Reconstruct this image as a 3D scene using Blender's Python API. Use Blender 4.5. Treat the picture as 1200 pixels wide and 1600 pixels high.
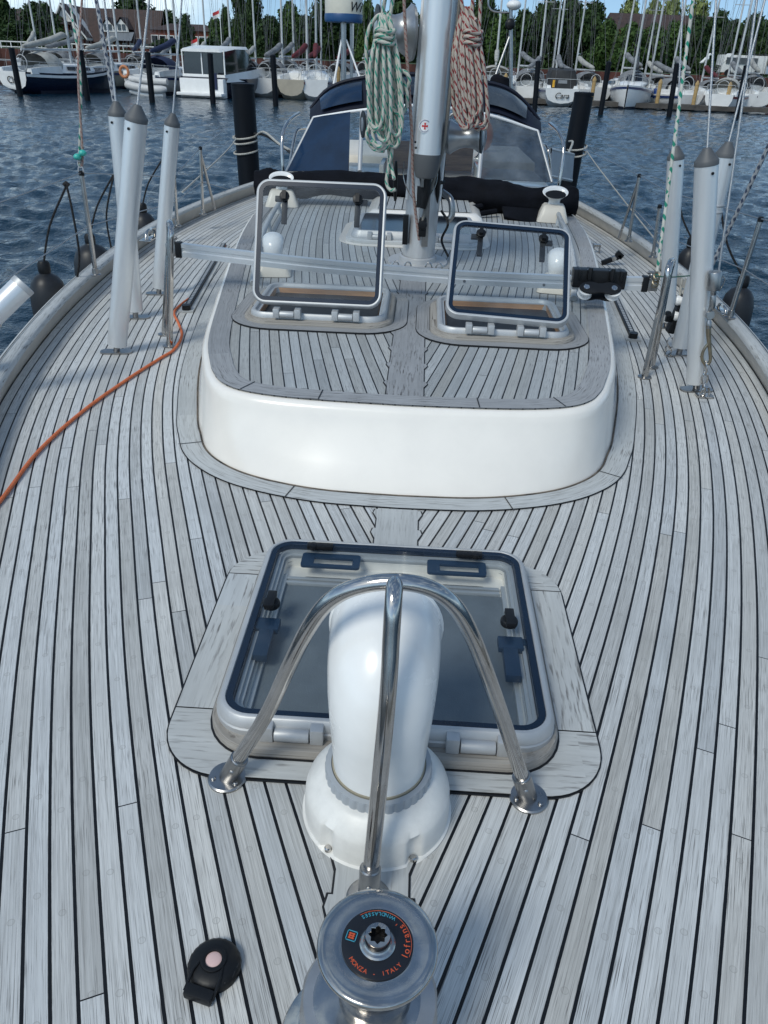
import bpy, bmesh, math, random
import numpy as np
from mathutils import Vector, Matrix, Euler, noise
for o in list(bpy.data.objects): bpy.data.objects.remove(o)
R = math.radians
random.seed(7)
scene = bpy.context.scene
COL = scene.collection

# ------------------------------------------------------------------ camera
PITCH, YAW, ROLL = R(30.3), R(1.8), R(2.22)
CAM = Vector((.02, 0, 1.08)); FPX = 1202.0
_f = Vector((-math.sin(YAW)*math.cos(PITCH), math.cos(YAW)*math.cos(PITCH), -math.sin(PITCH)))
_r0 = Vector((math.cos(YAW), math.sin(YAW), 0)); _u0 = _r0.cross(_f)
_r = _r0*math.cos(ROLL) + _u0*math.sin(ROLL)
_u = -_r0*math.sin(ROLL) + _u0*math.cos(ROLL)
cd = bpy.data.cameras.new('camera'); cam = bpy.data.objects.new('camera', cd); COL.objects.link(cam)
M = Matrix((_r, _u, -_f)).transposed().to_4x4(); M.translation = CAM
cam.matrix_world = M
cd.sensor_fit = 'VERTICAL'; cd.sensor_height = 36; cd.sensor_width = 27
cd.lens = 36*FPX/1600; cd.clip_start = .02; cd.clip_end = 6000
scene.camera = cam
def P(px, py, z=None, y=None):
    """point of the place seen at a pixel of the 1200x1600 photograph, on the level z or in the upright plane y"""
    d = _f*FPX + _r*(px-600) + _u*(800-py)
    t = (z-CAM.z)/d.z if z is not None else (y-CAM.y)/d.y
    return CAM + d*t

# ------------------------------------------------------------------ light
SUN_EL, SUN_AZ = R(48), R(215)      # azimuth clockwise from +y (aft): sun ahead of the bow, to port
w = bpy.data.worlds.new('World'); scene.world = w; w.use_nodes = True
nt = w.node_tree; nt.nodes.clear()
sky = nt.nodes.new('ShaderNodeTexSky'); sky.sky_type = 'NISHITA'; sky.sun_disc = False
sky.sun_elevation = SUN_EL; sky.sun_rotation = SUN_AZ; sky.air_density = 1.0; sky.dust_density = .6; sky.ozone_density = 1.2
# clouds
tc = nt.nodes.new('ShaderNodeTexCoord'); mp = nt.nodes.new('ShaderNodeMapping'); mp.inputs['Scale'].default_value = (1.2, 1.2, 3.2)
av = nt.nodes.new('ShaderNodeVectorMath'); av.operation = 'ADD'; av.inputs[1].default_value = (0, 0, .16)
nz = nt.nodes.new('ShaderNodeTexNoise'); nz.inputs['Scale'].default_value = 2.4; nz.inputs['Detail'].default_value = 7; nz.inputs['Roughness'].default_value = .58
cr = nt.nodes.new('ShaderNodeValToRGB'); cr.color_ramp.elements[0].position = .50; cr.color_ramp.elements[1].position = .72
cr.color_ramp.elements[0].color = (0, 0, 0, 1); cr.color_ramp.elements[1].color = (.85, .85, .85, 1)
mx = nt.nodes.new('ShaderNodeMix'); mx.data_type = 'RGBA'; mx.inputs['B'].default_value = (7.2, 7.7, 8.4, 1)
bg = nt.nodes.new('ShaderNodeBackground'); bg.inputs['Strength'].default_value = .115
out = nt.nodes.new('ShaderNodeOutputWorld')
L = nt.links.new
L(tc.outputs['Generated'], mp.inputs['Vector']); L(tc.outputs['Generated'], av.inputs[0]); L(av.outputs[0], sky.inputs['Vector']); L(mp.outputs['Vector'], nz.inputs['Vector']); L(nz.outputs['Fac'], cr.inputs['Fac'])
L(cr.outputs['Color'], mx.inputs['Factor']); L(sky.outputs['Color'], mx.inputs['A']); wb = nt.nodes.new('ShaderNodeMix'); wb.data_type = 'RGBA'; wb.blend_type = 'MULTIPLY'; wb.inputs['Factor'].default_value = 1; wb.inputs['B'].default_value = (.95, 1.03, .99, 1); L(mx.outputs['Result'], wb.inputs['A']); L(wb.outputs['Result'], bg.inputs['Color']); L(bg.outputs['Background'], out.inputs['Surface'])
sd = bpy.data.lights.new('sun', 'SUN'); sd.energy = 1.45; sd.angle = R(19); sd.color = (1, .985, .90)
sun = bpy.data.objects.new('sun', sd); COL.objects.link(sun)
sdir = Vector((math.sin(SUN_AZ)*math.cos(SUN_EL), math.cos(SUN_AZ)*math.cos(SUN_EL), math.sin(SUN_EL)))
sun.rotation_euler = sdir.to_track_quat('Z', 'Y').to_euler()
scene.view_settings.view_transform = 'Standard'; scene.view_settings.look = 'None'
scene.view_settings.gamma = 1; scene.view_settings.exposure = .43
scene.render.resolution_x = 768; scene.render.resolution_y = 1024
scene.render.engine = 'CYCLES'
scene.cycles.max_bounces = 8; scene.cycles.transparent_max_bounces = 16

# ------------------------------------------------------------------ materials
def new_mat(name):
    m = bpy.data.materials.new(name); m.use_nodes = True
    n = m.node_tree.nodes; b = n['Principled BSDF']
    return m, m.node_tree, b
def mat(name, col, rough=.5, metal=0, var=.08, scale=6, bump=0, bscale=40, col2=None, spec=None, coat=0, stretch=(1, 1, 1)):
    """plain surface with mottling, uneven gloss and fine bump"""
    m, t, b = new_mat(name); n = t.nodes; L = t.links.new
    tc = n.new('ShaderNodeTexCoord'); mp = n.new('ShaderNodeMapping'); mp.inputs['Scale'].default_value = stretch
    L(tc.outputs['Object'], mp.inputs['Vector'])
    a = n.new('ShaderNodeTexNoise'); a.inputs['Scale'].default_value = scale; a.inputs['Detail'].default_value = 6; a.inputs['Roughness'].default_value = .65
    L(mp.outputs['Vector'], a.inputs['Vector'])
    r = n.new('ShaderNodeValToRGB'); e = r.color_ramp.elements
    c2 = col2 if col2 else tuple(max(0, c*(1-var*2)) for c in col)
    e[0].position = .3; e[0].color = (*c2, 1); e[1].position = .62; e[1].color = (*col, 1)
    L(a.outputs['Fac'], r.inputs['Fac']); L(r.outputs['Color'], b.inputs['Base Color'])
    mr = n.new('ShaderNodeMapRange'); mr.inputs['To Min'].default_value = max(.02, rough*.75); mr.inputs['To Max'].default_value = min(1, rough*1.25)
    L(a.outputs['Fac'], mr.inputs['Value']); L(mr.outputs['Result'], b.inputs['Roughness'])
    b.inputs['Metallic'].default_value = metal
    if spec is not None: b.inputs['Specular IOR Level'].default_value = spec
    if coat: b.inputs['Coat Weight'].default_value = coat; b.inputs['Coat Roughness'].default_value = .08
    if bump:
        c = n.new('ShaderNodeTexNoise'); c.inputs['Scale'].default_value = bscale; c.inputs['Detail'].default_value = 4
        L(mp.outputs['Vector'], c.inputs['Vector'])
        bp = n.new('ShaderNodeBump'); bp.inputs['Strength'].default_value = bump; bp.inputs['Distance'].default_value = .002
        L(c.outputs['Fac'], bp.inputs['Height']); L(bp.outputs['Normal'], b.inputs['Normal'])
    return m
def math_node(t, op, a=None, b=None, c=None):
    x = t.nodes.new('ShaderNodeMath'); x.operation = op
    for i, v in enumerate((a, b, c)):
        if v is None: continue
        if isinstance(v, (int, float)): x.inputs[i].default_value = v
        else: t.links.new(v, x.inputs[i])
    return x.outputs[0]
PITCHW = .0345
def teak_mat(name, light, dark, contrast=1.0, caulk=.055, joints=True, bungs=True):
    """weathered teak: UV.x counts planks, UV.y runs along them in metres"""
    m, t, b = new_mat(name); n = t.nodes; L = t.links.new
    uv = n.new('ShaderNodeUVMap'); uv.uv_map = 'UVMap'
    sp = n.new('ShaderNodeSeparateXYZ'); L(uv.outputs['UV'], sp.inputs[0]); u, v = sp.outputs['X'], sp.outputs['Y']
    # gentle waver of the seams
    pid = math_node(t, 'FLOOR', u); fr = math_node(t, 'FRACT', u)
    wn = n.new('ShaderNodeTexWhiteNoise'); wn.noise_dimensions = '1D'; L(pid, wn.inputs['W']); rnd = wn.outputs['Value']
    vv = math_node(t, 'ADD', math_node(t, 'DIVIDE', v, 1.9), math_node(t, 'MULTIPLY', rnd, 7.3))
    seg = math_node(t, 'FLOOR', vv); fj = math_node(t, 'FRACT', vv)
    sid = math_node(t, 'ADD', math_node(t, 'MULTIPLY', pid, 13.7), math_node(t, 'MULTIPLY', seg, 5.31))
    w2 = n.new('ShaderNodeTexWhiteNoise'); w2.noise_dimensions = '1D'; L(sid, w2.inputs['W']); tone = w2.outputs['Value']
    # caulk
    dist = math_node(t, 'ABSOLUTE', math_node(t, 'SUBTRACT', fr, .5))
    cb = n.new('ShaderNodeCombineXYZ'); L(pid, cb.inputs[0]); L(math_node(t, 'MULTIPLY', v, 60), cb.inputs[1])
    ln = n.new('ShaderNodeTexNoise'); ln.inputs['Scale'].default_value = 1; ln.inputs['Detail'].default_value = 2; L(cb.outputs[0], ln.inputs['Vector'])
    thr = math_node(t, 'SUBTRACT', .5 - caulk + .009, math_node(t, 'MULTIPLY', ln.outputs['Fac'], .018))
    line = math_node(t, 'GREATER_THAN', dist, thr)
    if joints:
        jl = math_node(t, 'LESS_THAN', fj, .0011)
        line = math_node(t, 'MAXIMUM', line, jl)
    # grain
    g = n.new('ShaderNodeCombineXYZ'); L(math_node(t, 'MULTIPLY', u, PITCHW*430), g.inputs[0]); L(math_node(t, 'MULTIPLY', v, 3.2), g.inputs[1]); L(math_node(t, 'MULTIPLY', tone, 40), g.inputs[2])
    gn = n.new('ShaderNodeTexNoise'); gn.inputs['Scale'].default_value = 1; gn.inputs['Detail'].default_value = 5; gn.inputs['Roughness'].default_value = .7; gn.inputs['Distortion'].default_value = .35; L(g.outputs[0], gn.inputs['Vector'])
    g2 = n.new('ShaderNodeCombineXYZ'); L(math_node(t, 'MULTIPLY', u, PITCHW*900), g2.inputs[0]); L(math_node(t, 'MULTIPLY', v, 15), g2.inputs[1]); L(math_node(t, 'MULTIPLY', tone, 70), g2.inputs[2])
    pn = n.new('ShaderNodeTexNoise'); pn.inputs['Scale'].default_value = 1; pn.inputs['Detail'].default_value = 3; L(g2.outputs[0], pn.inputs['Vector'])
    pore = n.new('ShaderNodeMapRange'); pore.inputs['From Min'].default_value = .54; pore.inputs['From Max'].default_value = .68; L(pn.outputs['Fac'], pore.inputs['Value'])
    tc = n.new('ShaderNodeTexCoord')
    bn = n.new('ShaderNodeTexNoise'); bn.inputs['Scale'].default_value = 3.2; bn.inputs['Detail'].default_value = 5; bn.inputs['Roughness'].default_value = .6; L(tc.outputs['Object'], bn.inputs['Vector'])
    # where pores bite: worn patches
    wear = n.new('ShaderNodeMapRange'); wear.inputs['From Min'].default_value = .42; wear.inputs['From Max'].default_value = .6; wear.inputs['To Min'].default_value = .25; L(bn.outputs['Fac'], wear.inputs['Value'])
    tn = math_node(t, 'ADD', math_node(t, 'MULTIPLY', tone, .24), math_node(t, 'MULTIPLY', gn.outputs['Fac'], .75*contrast))
    tn = math_node(t, 'ADD', tn, math_node(t, 'MULTIPLY', bn.outputs['Fac'], .5))
    mr = n.new('ShaderNodeMapRange'); mr.inputs['From Min'].default_value = .21+.19*contrast; mr.inputs['From Max'].default_value = .75+.42*contrast; L(tn, mr.inputs['Value'])
    mix = n.new('ShaderNodeMix'); mix.data_type = 'RGBA'; mix.inputs['A'].default_value = (*dark, 1); mix.inputs['B'].default_value = (*light, 1); L(mr.outputs['Result'], mix.inputs['Factor'])
    # warm / cool drift between planks
    hue = n.new('ShaderNodeMix'); hue.data_type = 'RGBA'; hue.blend_type = 'MULTIPLY'; hue.inputs['Factor'].default_value = 1
    hm = n.new('ShaderNodeMix'); hm.data_type = 'RGBA'; hm.inputs['A'].default_value = (1, .985, .955, 1); hm.inputs['B'].default_value = (.97, 1, 1.03, 1)
    w3 = n.new('ShaderNodeTexWhiteNoise'); w3.noise_dimensions = '1D'; L(math_node(t, 'ADD', sid, .77), w3.inputs['W']); L(w3.outputs['Value'], hm.inputs['Factor'])
    L(mix.outputs['Result'], hue.inputs['A']); L(hm.outputs['Result'], hue.inputs['B'])
    pm = n.new('ShaderNodeMix'); pm.data_type = 'RGBA'; pm.inputs['B'].default_value = (dark[0]*.45, dark[1]*.43, dark[2]*.42, 1)
    L(math_node(t, 'MULTIPLY', math_node(t, 'MULTIPLY', pore.outputs['Result'], wear.outputs['Result']), .95), pm.inputs['Factor']); L(hue.outputs['Result'], pm.inputs['A'])
    last = pm.outputs['Result']
    if bungs:
        du = math_node(t, 'MULTIPLY', math_node(t, 'SUBTRACT', fr, .5), PITCHW)
        fb = math_node(t, 'FRACT', math_node(t, 'ADD', math_node(t, 'DIVIDE', v, .19), math_node(t, 'MULTIPLY', rnd, 11)))
        dv = math_node(t, 'MULTIPLY', math_node(t, 'SUBTRACT', fb, .5), .19)
        dd = math_node(t, 'SQRT', math_node(t, 'ADD', math_node(t, 'MULTIPLY', du, du), math_node(t, 'MULTIPLY', dv, dv)))
        ring = math_node(t, 'LESS_THAN', math_node(t, 'ABSOLUTE', math_node(t, 'SUBTRACT', dd, .0050)), .0006)
        disc = math_node(t, 'LESS_THAN', dd, .0050)
        dm = n.new('ShaderNodeMix'); dm.data_type = 'RGBA'; dm.inputs['B'].default_value = (dark[0]*.9, dark[1]*.88, dark[2]*.85, 1)
        L(math_node(t, 'ADD', math_node(t, 'MULTIPLY', disc, .12), math_node(t, 'MULTIPLY', ring, .38)), dm.inputs['Factor']); L(last, dm.inputs['A']); last = dm.outputs['Result']
    fin = n.new('ShaderNodeMix'); fin.data_type = 'RGBA'; fin.inputs['B'].default_value = (.006, .007, .009, 1); L(line, fin.inputs['Factor']); L(last, fin.inputs['A'])
    L(fin.outputs['Result'], b.inputs['Base Color'])
    rr = n.new('ShaderNodeMapRange'); rr.inputs['To Min'].default_value = .72; rr.inputs['To Max'].default_value = .45; L(line, rr.inputs['Value']); L(rr.outputs['Result'], b.inputs['Roughness'])
    b.inputs['Specular IOR Level'].default_value = .3
    hgt = math_node(t, 'SUBTRACT', math_node(t, 'MULTIPLY', gn.outputs['Fac'], .5), math_node(t, 'ADD', math_node(t, 'MULTIPLY', pore.outputs['Result'], .5), math_node(t, 'MULTIPLY', line, .9)))
    bp = n.new('ShaderNodeBump'); bp.inputs['Strength'].default_value = .45; bp.inputs['Distance'].default_value = .0012
    L(hgt, bp.inputs['Height']); L(bp.outputs['Normal'], b.inputs['Normal'])
    return m
def glass_mat(name, tint, amount=1.0, rough=.02, refl=1.0, haze=0.0):
    m, t, b = new_mat(name); n = t.nodes; L = t.links.new
    n.remove(b); o = n['Material Output']
    tr = n.new('ShaderNodeBsdfTransparent'); tr.inputs['Color'].default_value = (*tint, 1)
    gl = n.new('ShaderNodeBsdfGlossy'); gl.inputs['Roughness'].default_value = rough
    ge = n.new('ShaderNodeNewGeometry'); dp = n.new('ShaderNodeVectorMath'); dp.operation = 'DOT_PRODUCT'; L(ge.outputs['Normal'], dp.inputs[0]); L(ge.outputs['Incoming'], dp.inputs[1])
    q = math_node(t, 'POWER', math_node(t, 'SUBTRACT', 1, math_node(t, 'ABSOLUTE', dp.outputs['Value'])), 4.5)
    k = math_node(t, 'MULTIPLY', math_node(t, 'ADD', math_node(t, 'MULTIPLY', q, .93), .055), refl)
    mx = n.new('ShaderNodeMixShader'); L(k, mx.inputs[0]); L(tr.outputs[0], mx.inputs[1]); L(gl.outputs[0], mx.inputs[2])
    last = mx.outputs[0]
    if haze:
        df = n.new('ShaderNodeBsdfDiffuse'); df.inputs['Color'].default_value = (.55, .6, .65, 1)
        tcn = n.new('ShaderNodeTexCoord'); nn = n.new('ShaderNodeTexNoise'); nn.inputs['Scale'].default_value = 7; nn.inputs['Detail'].default_value = 6; L(tcn.outputs['Object'], nn.inputs['Vector'])
        m2 = n.new('ShaderNodeMixShader'); L(math_node(t, 'MULTIPLY', math_node(t, 'POWER', nn.outputs['Fac'], 3), haze*9), m2.inputs[0]); L(last, m2.inputs[1]); L(df.outputs[0], m2.inputs[2]); last = m2.outputs[0]
    L(last, o.inputs['Surface'])
    return m
def rope_mat(name, base, fleck, k=1.0, n_u=2.0, n_v=40.0, thr=.78):
    """braided rope: UV.x once round, UV.y metres along"""
    m, t, b = new_mat(name); n = t.nodes; L = t.links.new
    uv = n.new('ShaderNodeUVMap'); uv.uv_map = 'UVMap'; sp = n.new('ShaderNodeSeparateXYZ'); L(uv.outputs['UV'], sp.inputs[0])
    a = math_node(t, 'ADD', math_node(t, 'MULTIPLY', sp.outputs['X'], n_u), math_node(t, 'MULTIPLY', sp.outputs['Y'], n_v))
    c = math_node(t, 'SUBTRACT', math_node(t, 'MULTIPLY', sp.outputs['X'], n_u), math_node(t, 'MULTIPLY', sp.outputs['Y'], n_v*.8))
    f1 = math_node(t, 'GREATER_THAN', math_node(t, 'FRACT', a), thr-.15); f2 = math_node(t, 'GREATER_THAN', math_node(t, 'FRACT', c), 1-thr)
    fl = math_node(t, 'MULTIPLY', f1, f2)
    mix = n.new('ShaderNodeMix'); mix.data_type = 'RGBA'; mix.inputs['A'].default_value = (*base, 1); mix.inputs['B'].default_value = (*fleck, 1)
    L(math_node(t, 'MULTIPLY', fl, k), mix.inputs['Factor'])
    tcn = n.new('ShaderNodeTexCoord'); nn = n.new('ShaderNodeTexNoise'); nn.inputs['Scale'].default_value = 18; nn.inputs['Detail'].default_value = 4; L(tcn.outputs['Object'], nn.inputs['Vector'])
    mul = n.new('ShaderNodeMix'); mul.data_type = 'RGBA'; mul.blend_type = 'MULTIPLY'; mul.inputs['Factor'].default_value = .55
    L(mix.outputs['Result'], mul.inputs['A']); L(nn.outputs['Fac'], mul.inputs['B']); L(mul.outputs['Result'], b.inputs['Base Color'])
    b.inputs['Roughness'].default_value = .85
    wv = math_node(t, 'MULTIPLY', math_node(t, 'SINE', math_node(t, 'MULTIPLY', math_node(t, 'ADD', math_node(t, 'MULTIPLY', sp.outputs['X'], 5), math_node(t, 'MULTIPLY', sp.outputs['Y'], 260)), 6.283)), .5)
    bp = n.new('ShaderNodeBump'); bp.inputs['Strength'].default_value = .5; bp.inputs['Distance'].default_value = .001; L(wv, bp.inputs['Height']); L(bp.outputs['Normal'], b.inputs['Normal'])
    return m
MT = {}
MT['teak'] = teak_mat('weathered teak', (.76, .765, .755), (.27, .27, .262), contrast=1.35, caulk=.074)
MT['teak_margin'] = teak_mat('weathered teak boards', (.60, .612, .605), (.34, .343, .335), caulk=.0, joints=False, bungs=False)
MT['teak_roof'] = teak_mat('weathered roof teak', (.545, .56, .558), (.235, .24, .238), caulk=.062)
MT['teak_worn'] = teak_mat('worn teak plinth', (.44, .42, .39), (.15, .13, .11), contrast=1.3, caulk=.0, joints=False, bungs=False)
MT['rubber'] = mat('black caulk', (.008, .009, .011), .5)
MT['gel'] = mat('white gelcoat', (.85, .805, .735), .24, var=.05, scale=2.2, bump=.06, bscale=14, coat=.3)
MT['gelgrey'] = mat('pale toe rail paint', (.60, .56, .50), .4, var=.12, scale=5, bump=.1)
MT['cowl'] = mat('white plastic', (.82, .82, .80), .26, var=.03, scale=9, bump=.05, bscale=20, coat=.35)
MT['cowl_base'] = mat('chalky white plastic', (.78, .77, .73), .4, var=.1, scale=11, bump=.1, bscale=30)
MT['cream'] = mat('cream gelcoat', (.76, .69, .58), .35, var=.05)
MT['steel'] = mat('stainless steel', (.53, .51, .49), .10, 1, var=.1, scale=20, bump=.03, bscale=60)
MT['steel_dull'] = mat('brushed stainless', (.38, .375, .37), .30, 1, var=.12, scale=25)
MT['chrome'] = mat('polished alloy', (.52, .50, .475), .15, 1, var=.18, scale=9, bump=.12, bscale=50)
MT['alu'] = mat('anodised aluminium', (.50, .51, .515), .48, .4, var=.06, scale=9, bump=.05, stretch=(1, 1, 1))
MT['tube'] = mat('silver plastic tube', (.72, .735, .74), .33, .55, var=.02, scale=3, bump=.03, stretch=(4, 4, .6))
MT['tubecap'] = mat('grey rubber', (.09, .095, .10), .55)
MT['mastal'] = mat('mast aluminium', (.62, .63, .635), .38, .5, var=.1, scale=5, stretch=(6, 6, .8))
MT['ring'] = mat('grey plastic ring', (.36, .39, .42), .4)
MT['black'] = mat('black plastic', (.009, .010, .012), .42, var=.2, spec=.28)
MT['blackcloth'] = mat('black canvas', (.007, .008, .012), .9, var=.3, scale=9, bump=.9, bscale=30, spec=.12)
MT['bluecloth'] = mat('navy acrylic canvas', (.007, .011, .026), .6, spec=.3, var=.25, scale=6, bump=.4, bscale=60)
MT['gasket'] = mat('dark blue gasket', (.006, .016, .035), .22)
MT['handle'] = mat('dark blue plastic', (.008, .03, .065), .4)
MT['screen'] = mat('grey fly screen', (.15, .17, .185), .75, var=.1, scale=12, bump=.4, bscale=400)
MT['wood'] = mat('varnished mahogany', (.66, .36, .18), .35, var=.25, scale=4, stretch=(1, 8, 8), coat=.3)
MT['fender'] = mat('dark grey vinyl', (.018, .020, .024), .42, spec=.35, var=.2, scale=6)
MT['white'] = mat('white paint', (.8, .8, .79), .35, var=.05)
MT['glass_lid'] = glass_mat('smoked acrylic', (.86, .90, .92), refl=.6, haze=.01)
MT['glass_open'] = glass_mat('clear acrylic', (.80, .84, .86), refl=.9, haze=.03)
MT['glass_hood'] = glass_mat('tinted window film', (.10, .20, .40), refl=1.0, haze=.02)
MT['glass_hood2'] = glass_mat('clear vinyl window', (.40, .45, .50), refl=1.3, haze=.05)
MT['darkglass'] = mat('dark glass', (.012, .016, .022), .08, spec=.8)
MT['rope_green'] = rope_mat('green flecked rope', (.66, .65, .57), (.06, .38, .27), n_u=2, n_v=22, thr=.83)
MT['rope_red'] = rope_mat('red flecked rope', (.55, .48, .41), (.30, .03, .035), n_u=2, n_v=24, thr=.84)
MT['rope_white'] = rope_mat('off white rope', (.62, .60, .54), (.25, .24, .22), k=.5)
MT['rope_blue'] = rope_mat('blue grey flecked rope', (.40, .42, .44), (.05, .07, .12), n_u=2, n_v=30, thr=.6)
MT['rope_pink'] = rope_mat('faded red rope', (.42, .33, .29), (.30, .10, .09), k=.8, n_v=50)
MT['rope_orange'] = rope_mat('orange line', (.88, .22, .08), (.55, .10, .04), k=.3, n_v=80)
MT['rope_black'] = rope_mat('black cord', (.01, .01, .012), (.03, .03, .03))
MT['rope_whitegreen'] = rope_mat('white green rope', (.68, .68, .62), (.02, .30, .20), n_u=1, n_v=22, thr=.75)
MT['wire'] = mat('steel wire', (.42, .43, .44), .35, .9, bump=.5, bscale=900)
MT['turq'] = mat('turquoise plastic', (.05, .45, .38), .3)
MT['winch'] = mat('satin winch alloy', (.42, .43, .44), .32, .7, var=.12, scale=12)
MT['orange'] = mat('orange plastic', (.7, .16, .04), .4)

# ------------------------------------------------------------------ mesh helpers
OFF = {}      # things whose parts are modelled in place: where their Empty stands
def attach(o, parent):
    o.parent = parent
    if parent.name in OFF:
        OFF[o.name] = OFF[parent.name]; o.data.transform(Matrix.Translation(-OFF[parent.name]))
class MB:
    def __init__(s): s.v = []; s.f = []; s.uv = {}
    def add(s, vs, fs, uvs=None, mtx=None):
        o = len(s.v)
        for p in vs:
            p = Vector(p); s.v.append(tuple(mtx @ p) if mtx else tuple(p))
        for i, f in enumerate(fs):
            s.f.append(tuple(o+k for k in f))
            if uvs is not None: s.uv[len(s.f)-1] = [uvs[k] for k in f] if not isinstance(uvs, dict) else uvs[i]
        return s
    def build(s, name, m, parent=None, smooth=True, angle=38, bevel=0, seg=2):
        me = bpy.data.meshes.new(name); me.from_pydata(s.v, [], s.f)
        if s.uv:
            l = me.uv_layers.new(name='UVMap')
            for p in me.polygons:
                if p.index in s.uv:
                    for li, c in zip(p.loop_indices, s.uv[p.index]): l.data[li].uv = c
        if bevel:
            bm = bmesh.new(); bm.from_mesh(me)
            bmesh.ops.remove_doubles(bm, verts=bm.verts, dist=1e-6)
            ed = [e for e in bm.edges if len(e.link_faces) == 2 and e.calc_face_angle(0) > R(35)]
            bmesh.ops.bevel(bm, geom=ed, offset=bevel, segments=seg, affect='EDGES', profile=.6, clamp_overlap=True)
            bm.to_mesh(me); bm.free()
        me.materials.append(m)
        if smooth:
            me.polygons.foreach_set('use_smooth', [True]*len(me.polygons)); me.set_sharp_from_angle(angle=R(angle))
        me.update()
        o = bpy.data.objects.new(name, me); COL.objects.link(o)
        if parent: attach(o, parent)
        return o
    def box(s, c, d, rot=None):
        x, y, z = (k/2 for k in d)
        vs = [(sx*x, sy*y, sz*z) for sz in (-1, 1) for sy in (-1, 1) for sx in (-1, 1)]
        m = Matrix.Translation(Vector(c)) @ (rot.to_4x4() if rot else Matrix())
        return s.add(vs, [(0, 2, 3, 1), (4, 5, 7, 6), (0, 1, 5, 4), (2, 6, 7, 3), (0, 4, 6, 2), (1, 3, 7, 5)], mtx=m)
    def prism(s, poly, z0, z1, mtx=None, cap=True):
        n = len(poly); vs = [(p[0], p[1], z0) for p in poly]+[(p[0], p[1], z1) for p in poly]
        fs = [(i, (i+1) % n, n+(i+1) % n, n+i) for i in range(n)]
        if cap: fs += [tuple(range(n, 2*n)), tuple(reversed(range(n)))]
        return s.add(vs, fs, mtx=mtx)
    def loft(s, rings, closed=True, caps=False, uv=None):
        n = len(rings[0]); vs = [p for r in rings for p in r]; fs = []; uvs = {}
        m = n if closed else n-1
        for i in range(len(rings)-1):
            for j in range(m):
                k = (j+1) % n
                fs.append((i*n+j, i*n+k, (i+1)*n+k, (i+1)*n+j))
                if uv: uvs[len(fs)-1] = [uv(i, j), uv(i, j+1), uv(i+1, j+1), uv(i+1, j)]
        if caps:
            fs.append(tuple(reversed(range(n)))); uvs[len(fs)-1] = [(0, 0)]*n
            fs.append(tuple(range((len(rings)-1)*n, len(rings)*n))); uvs[len(fs)-1] = [(0, 0)]*n
        return s.add(vs, fs, uvs if uv else None)
    def lathe(s, prof, n=40, mtx=None, mod=None):
        """prof: (radius, z) pairs from bottom to top"""
        rings = []
        for i, (r, z) in enumerate(prof):
            ring = []
            for k in range(n):
                a = 2*math.pi*k/n; rr = r*(mod(i, a) if mod else 1)
                p = Vector((rr*math.cos(a), rr*math.sin(a), z)); ring.append(tuple(mtx @ p) if mtx else tuple(p))
            rings.append(ring)
        return s.loft(rings, caps=True)
    def tube(s, pts, r, n=10, closed=False, smooth=0, caps=True, flat=None):
        """pipe along points; r number or list; UV = (once round, metres)"""
        pts = [Vector(p) for p in pts]
        rs = list(r) if isinstance(r, (list, tuple)) else [r]*len(pts)
        if smooth: pts, rs = catmull(pts, rs, smooth, closed)
        N = len(pts); rings = []; ref = None; ls = [0]
        for i in range(N):
            if closed: t = pts[(i+1) % N]-pts[i-1]
            else: t = pts[min(i+1, N-1)]-pts[max(i-1, 0)]
            if t.length < 1e-9: t = Vector((0, 0, 1))
            t.normalize()
            if ref is None:
                ref = Vector((0, 0, 1)) if abs(t.z) < .9 else Vector((1, 0, 0))
            a = (ref - t*ref.dot(t)); a.normalize(); b = t.cross(a); ref = a
            if i: ls.append(ls[-1]+(pts[i]-pts[i-1]).length)
            rings.append([tuple(pts[i]+a*(math.cos(2*math.pi*k/n)*rs[i])+b*(math.sin(2*math.pi*k/n)*rs[i]*(flat or 1))) for k in range(n)])
        if closed: rings.append(rings[0]); ls.append(ls[-1]+(pts[0]-pts[-1]).length)
        return s.loft(rings, caps=(caps and not closed), uv=lambda i, j: (j/n, ls[i]))
    def ball(s, c, r, n=16, m=10, sc=(1, 1, 1)):
        prof = [(max(1e-4, math.sin(math.pi*i/m)), -math.cos(math.pi*i/m)) for i in range(m+1)]
        mt = Matrix.Translation(Vector(c)) @ Matrix.Diagonal((r*sc[0], r*sc[1], r*sc[2], 1))
        return s.lathe(prof, n, mt)
def catmull(pts, rs, k, closed=False):
    N = len(pts); op = []; orr = []
    for i in range(N if closed else N-1):
        g = (lambda j: pts[j % N]) if closed else (lambda j: pts[min(max(j, 0), N-1)])
        p0, p1, p2, p3 = g(i-1), g(i), g(i+1), g(i+2); r1, r2 = rs[i % N], rs[(i+1) % N]
        for q in range(k):
            t = q/k
            op.append(.5*((2*p1)+(p2-p0)*t+(2*p0-5*p1+4*p2-p3)*t*t+(3*p1-p0-3*p2+p3)*t**3)); orr.append(r1+(r2-r1)*t)
    if not closed: op.append(pts[-1]); orr.append(rs[-1])
    return op, orr
def axis(c, d, up=None):
    """matrix whose z axis points along d at c"""
    d = Vector(d).normalized(); q = d.to_track_quat('Z', 'Y')
    return Matrix.Translation(Vector(c)) @ q.to_matrix().to_4x4()
def rrect(x0, x1, y0, y1, r, n=7):
    p = []
    for cx, cy, a0 in ((x1-r, y1-r, 0), (x0+r, y1-r, 90), (x0+r, y0+r, 180), (x1-r, y0+r, 270)):
        for k in range(n+1):
            a = R(a0+90*k/n); p.append((cx+r*math.cos(a), cy+r*math.sin(a)))
    return p
def circ(cx, cy, r, n=32): return [(cx+r*math.cos(2*math.pi*k/n), cy+r*math.sin(2*math.pi*k/n)) for k in range(n)]
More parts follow.
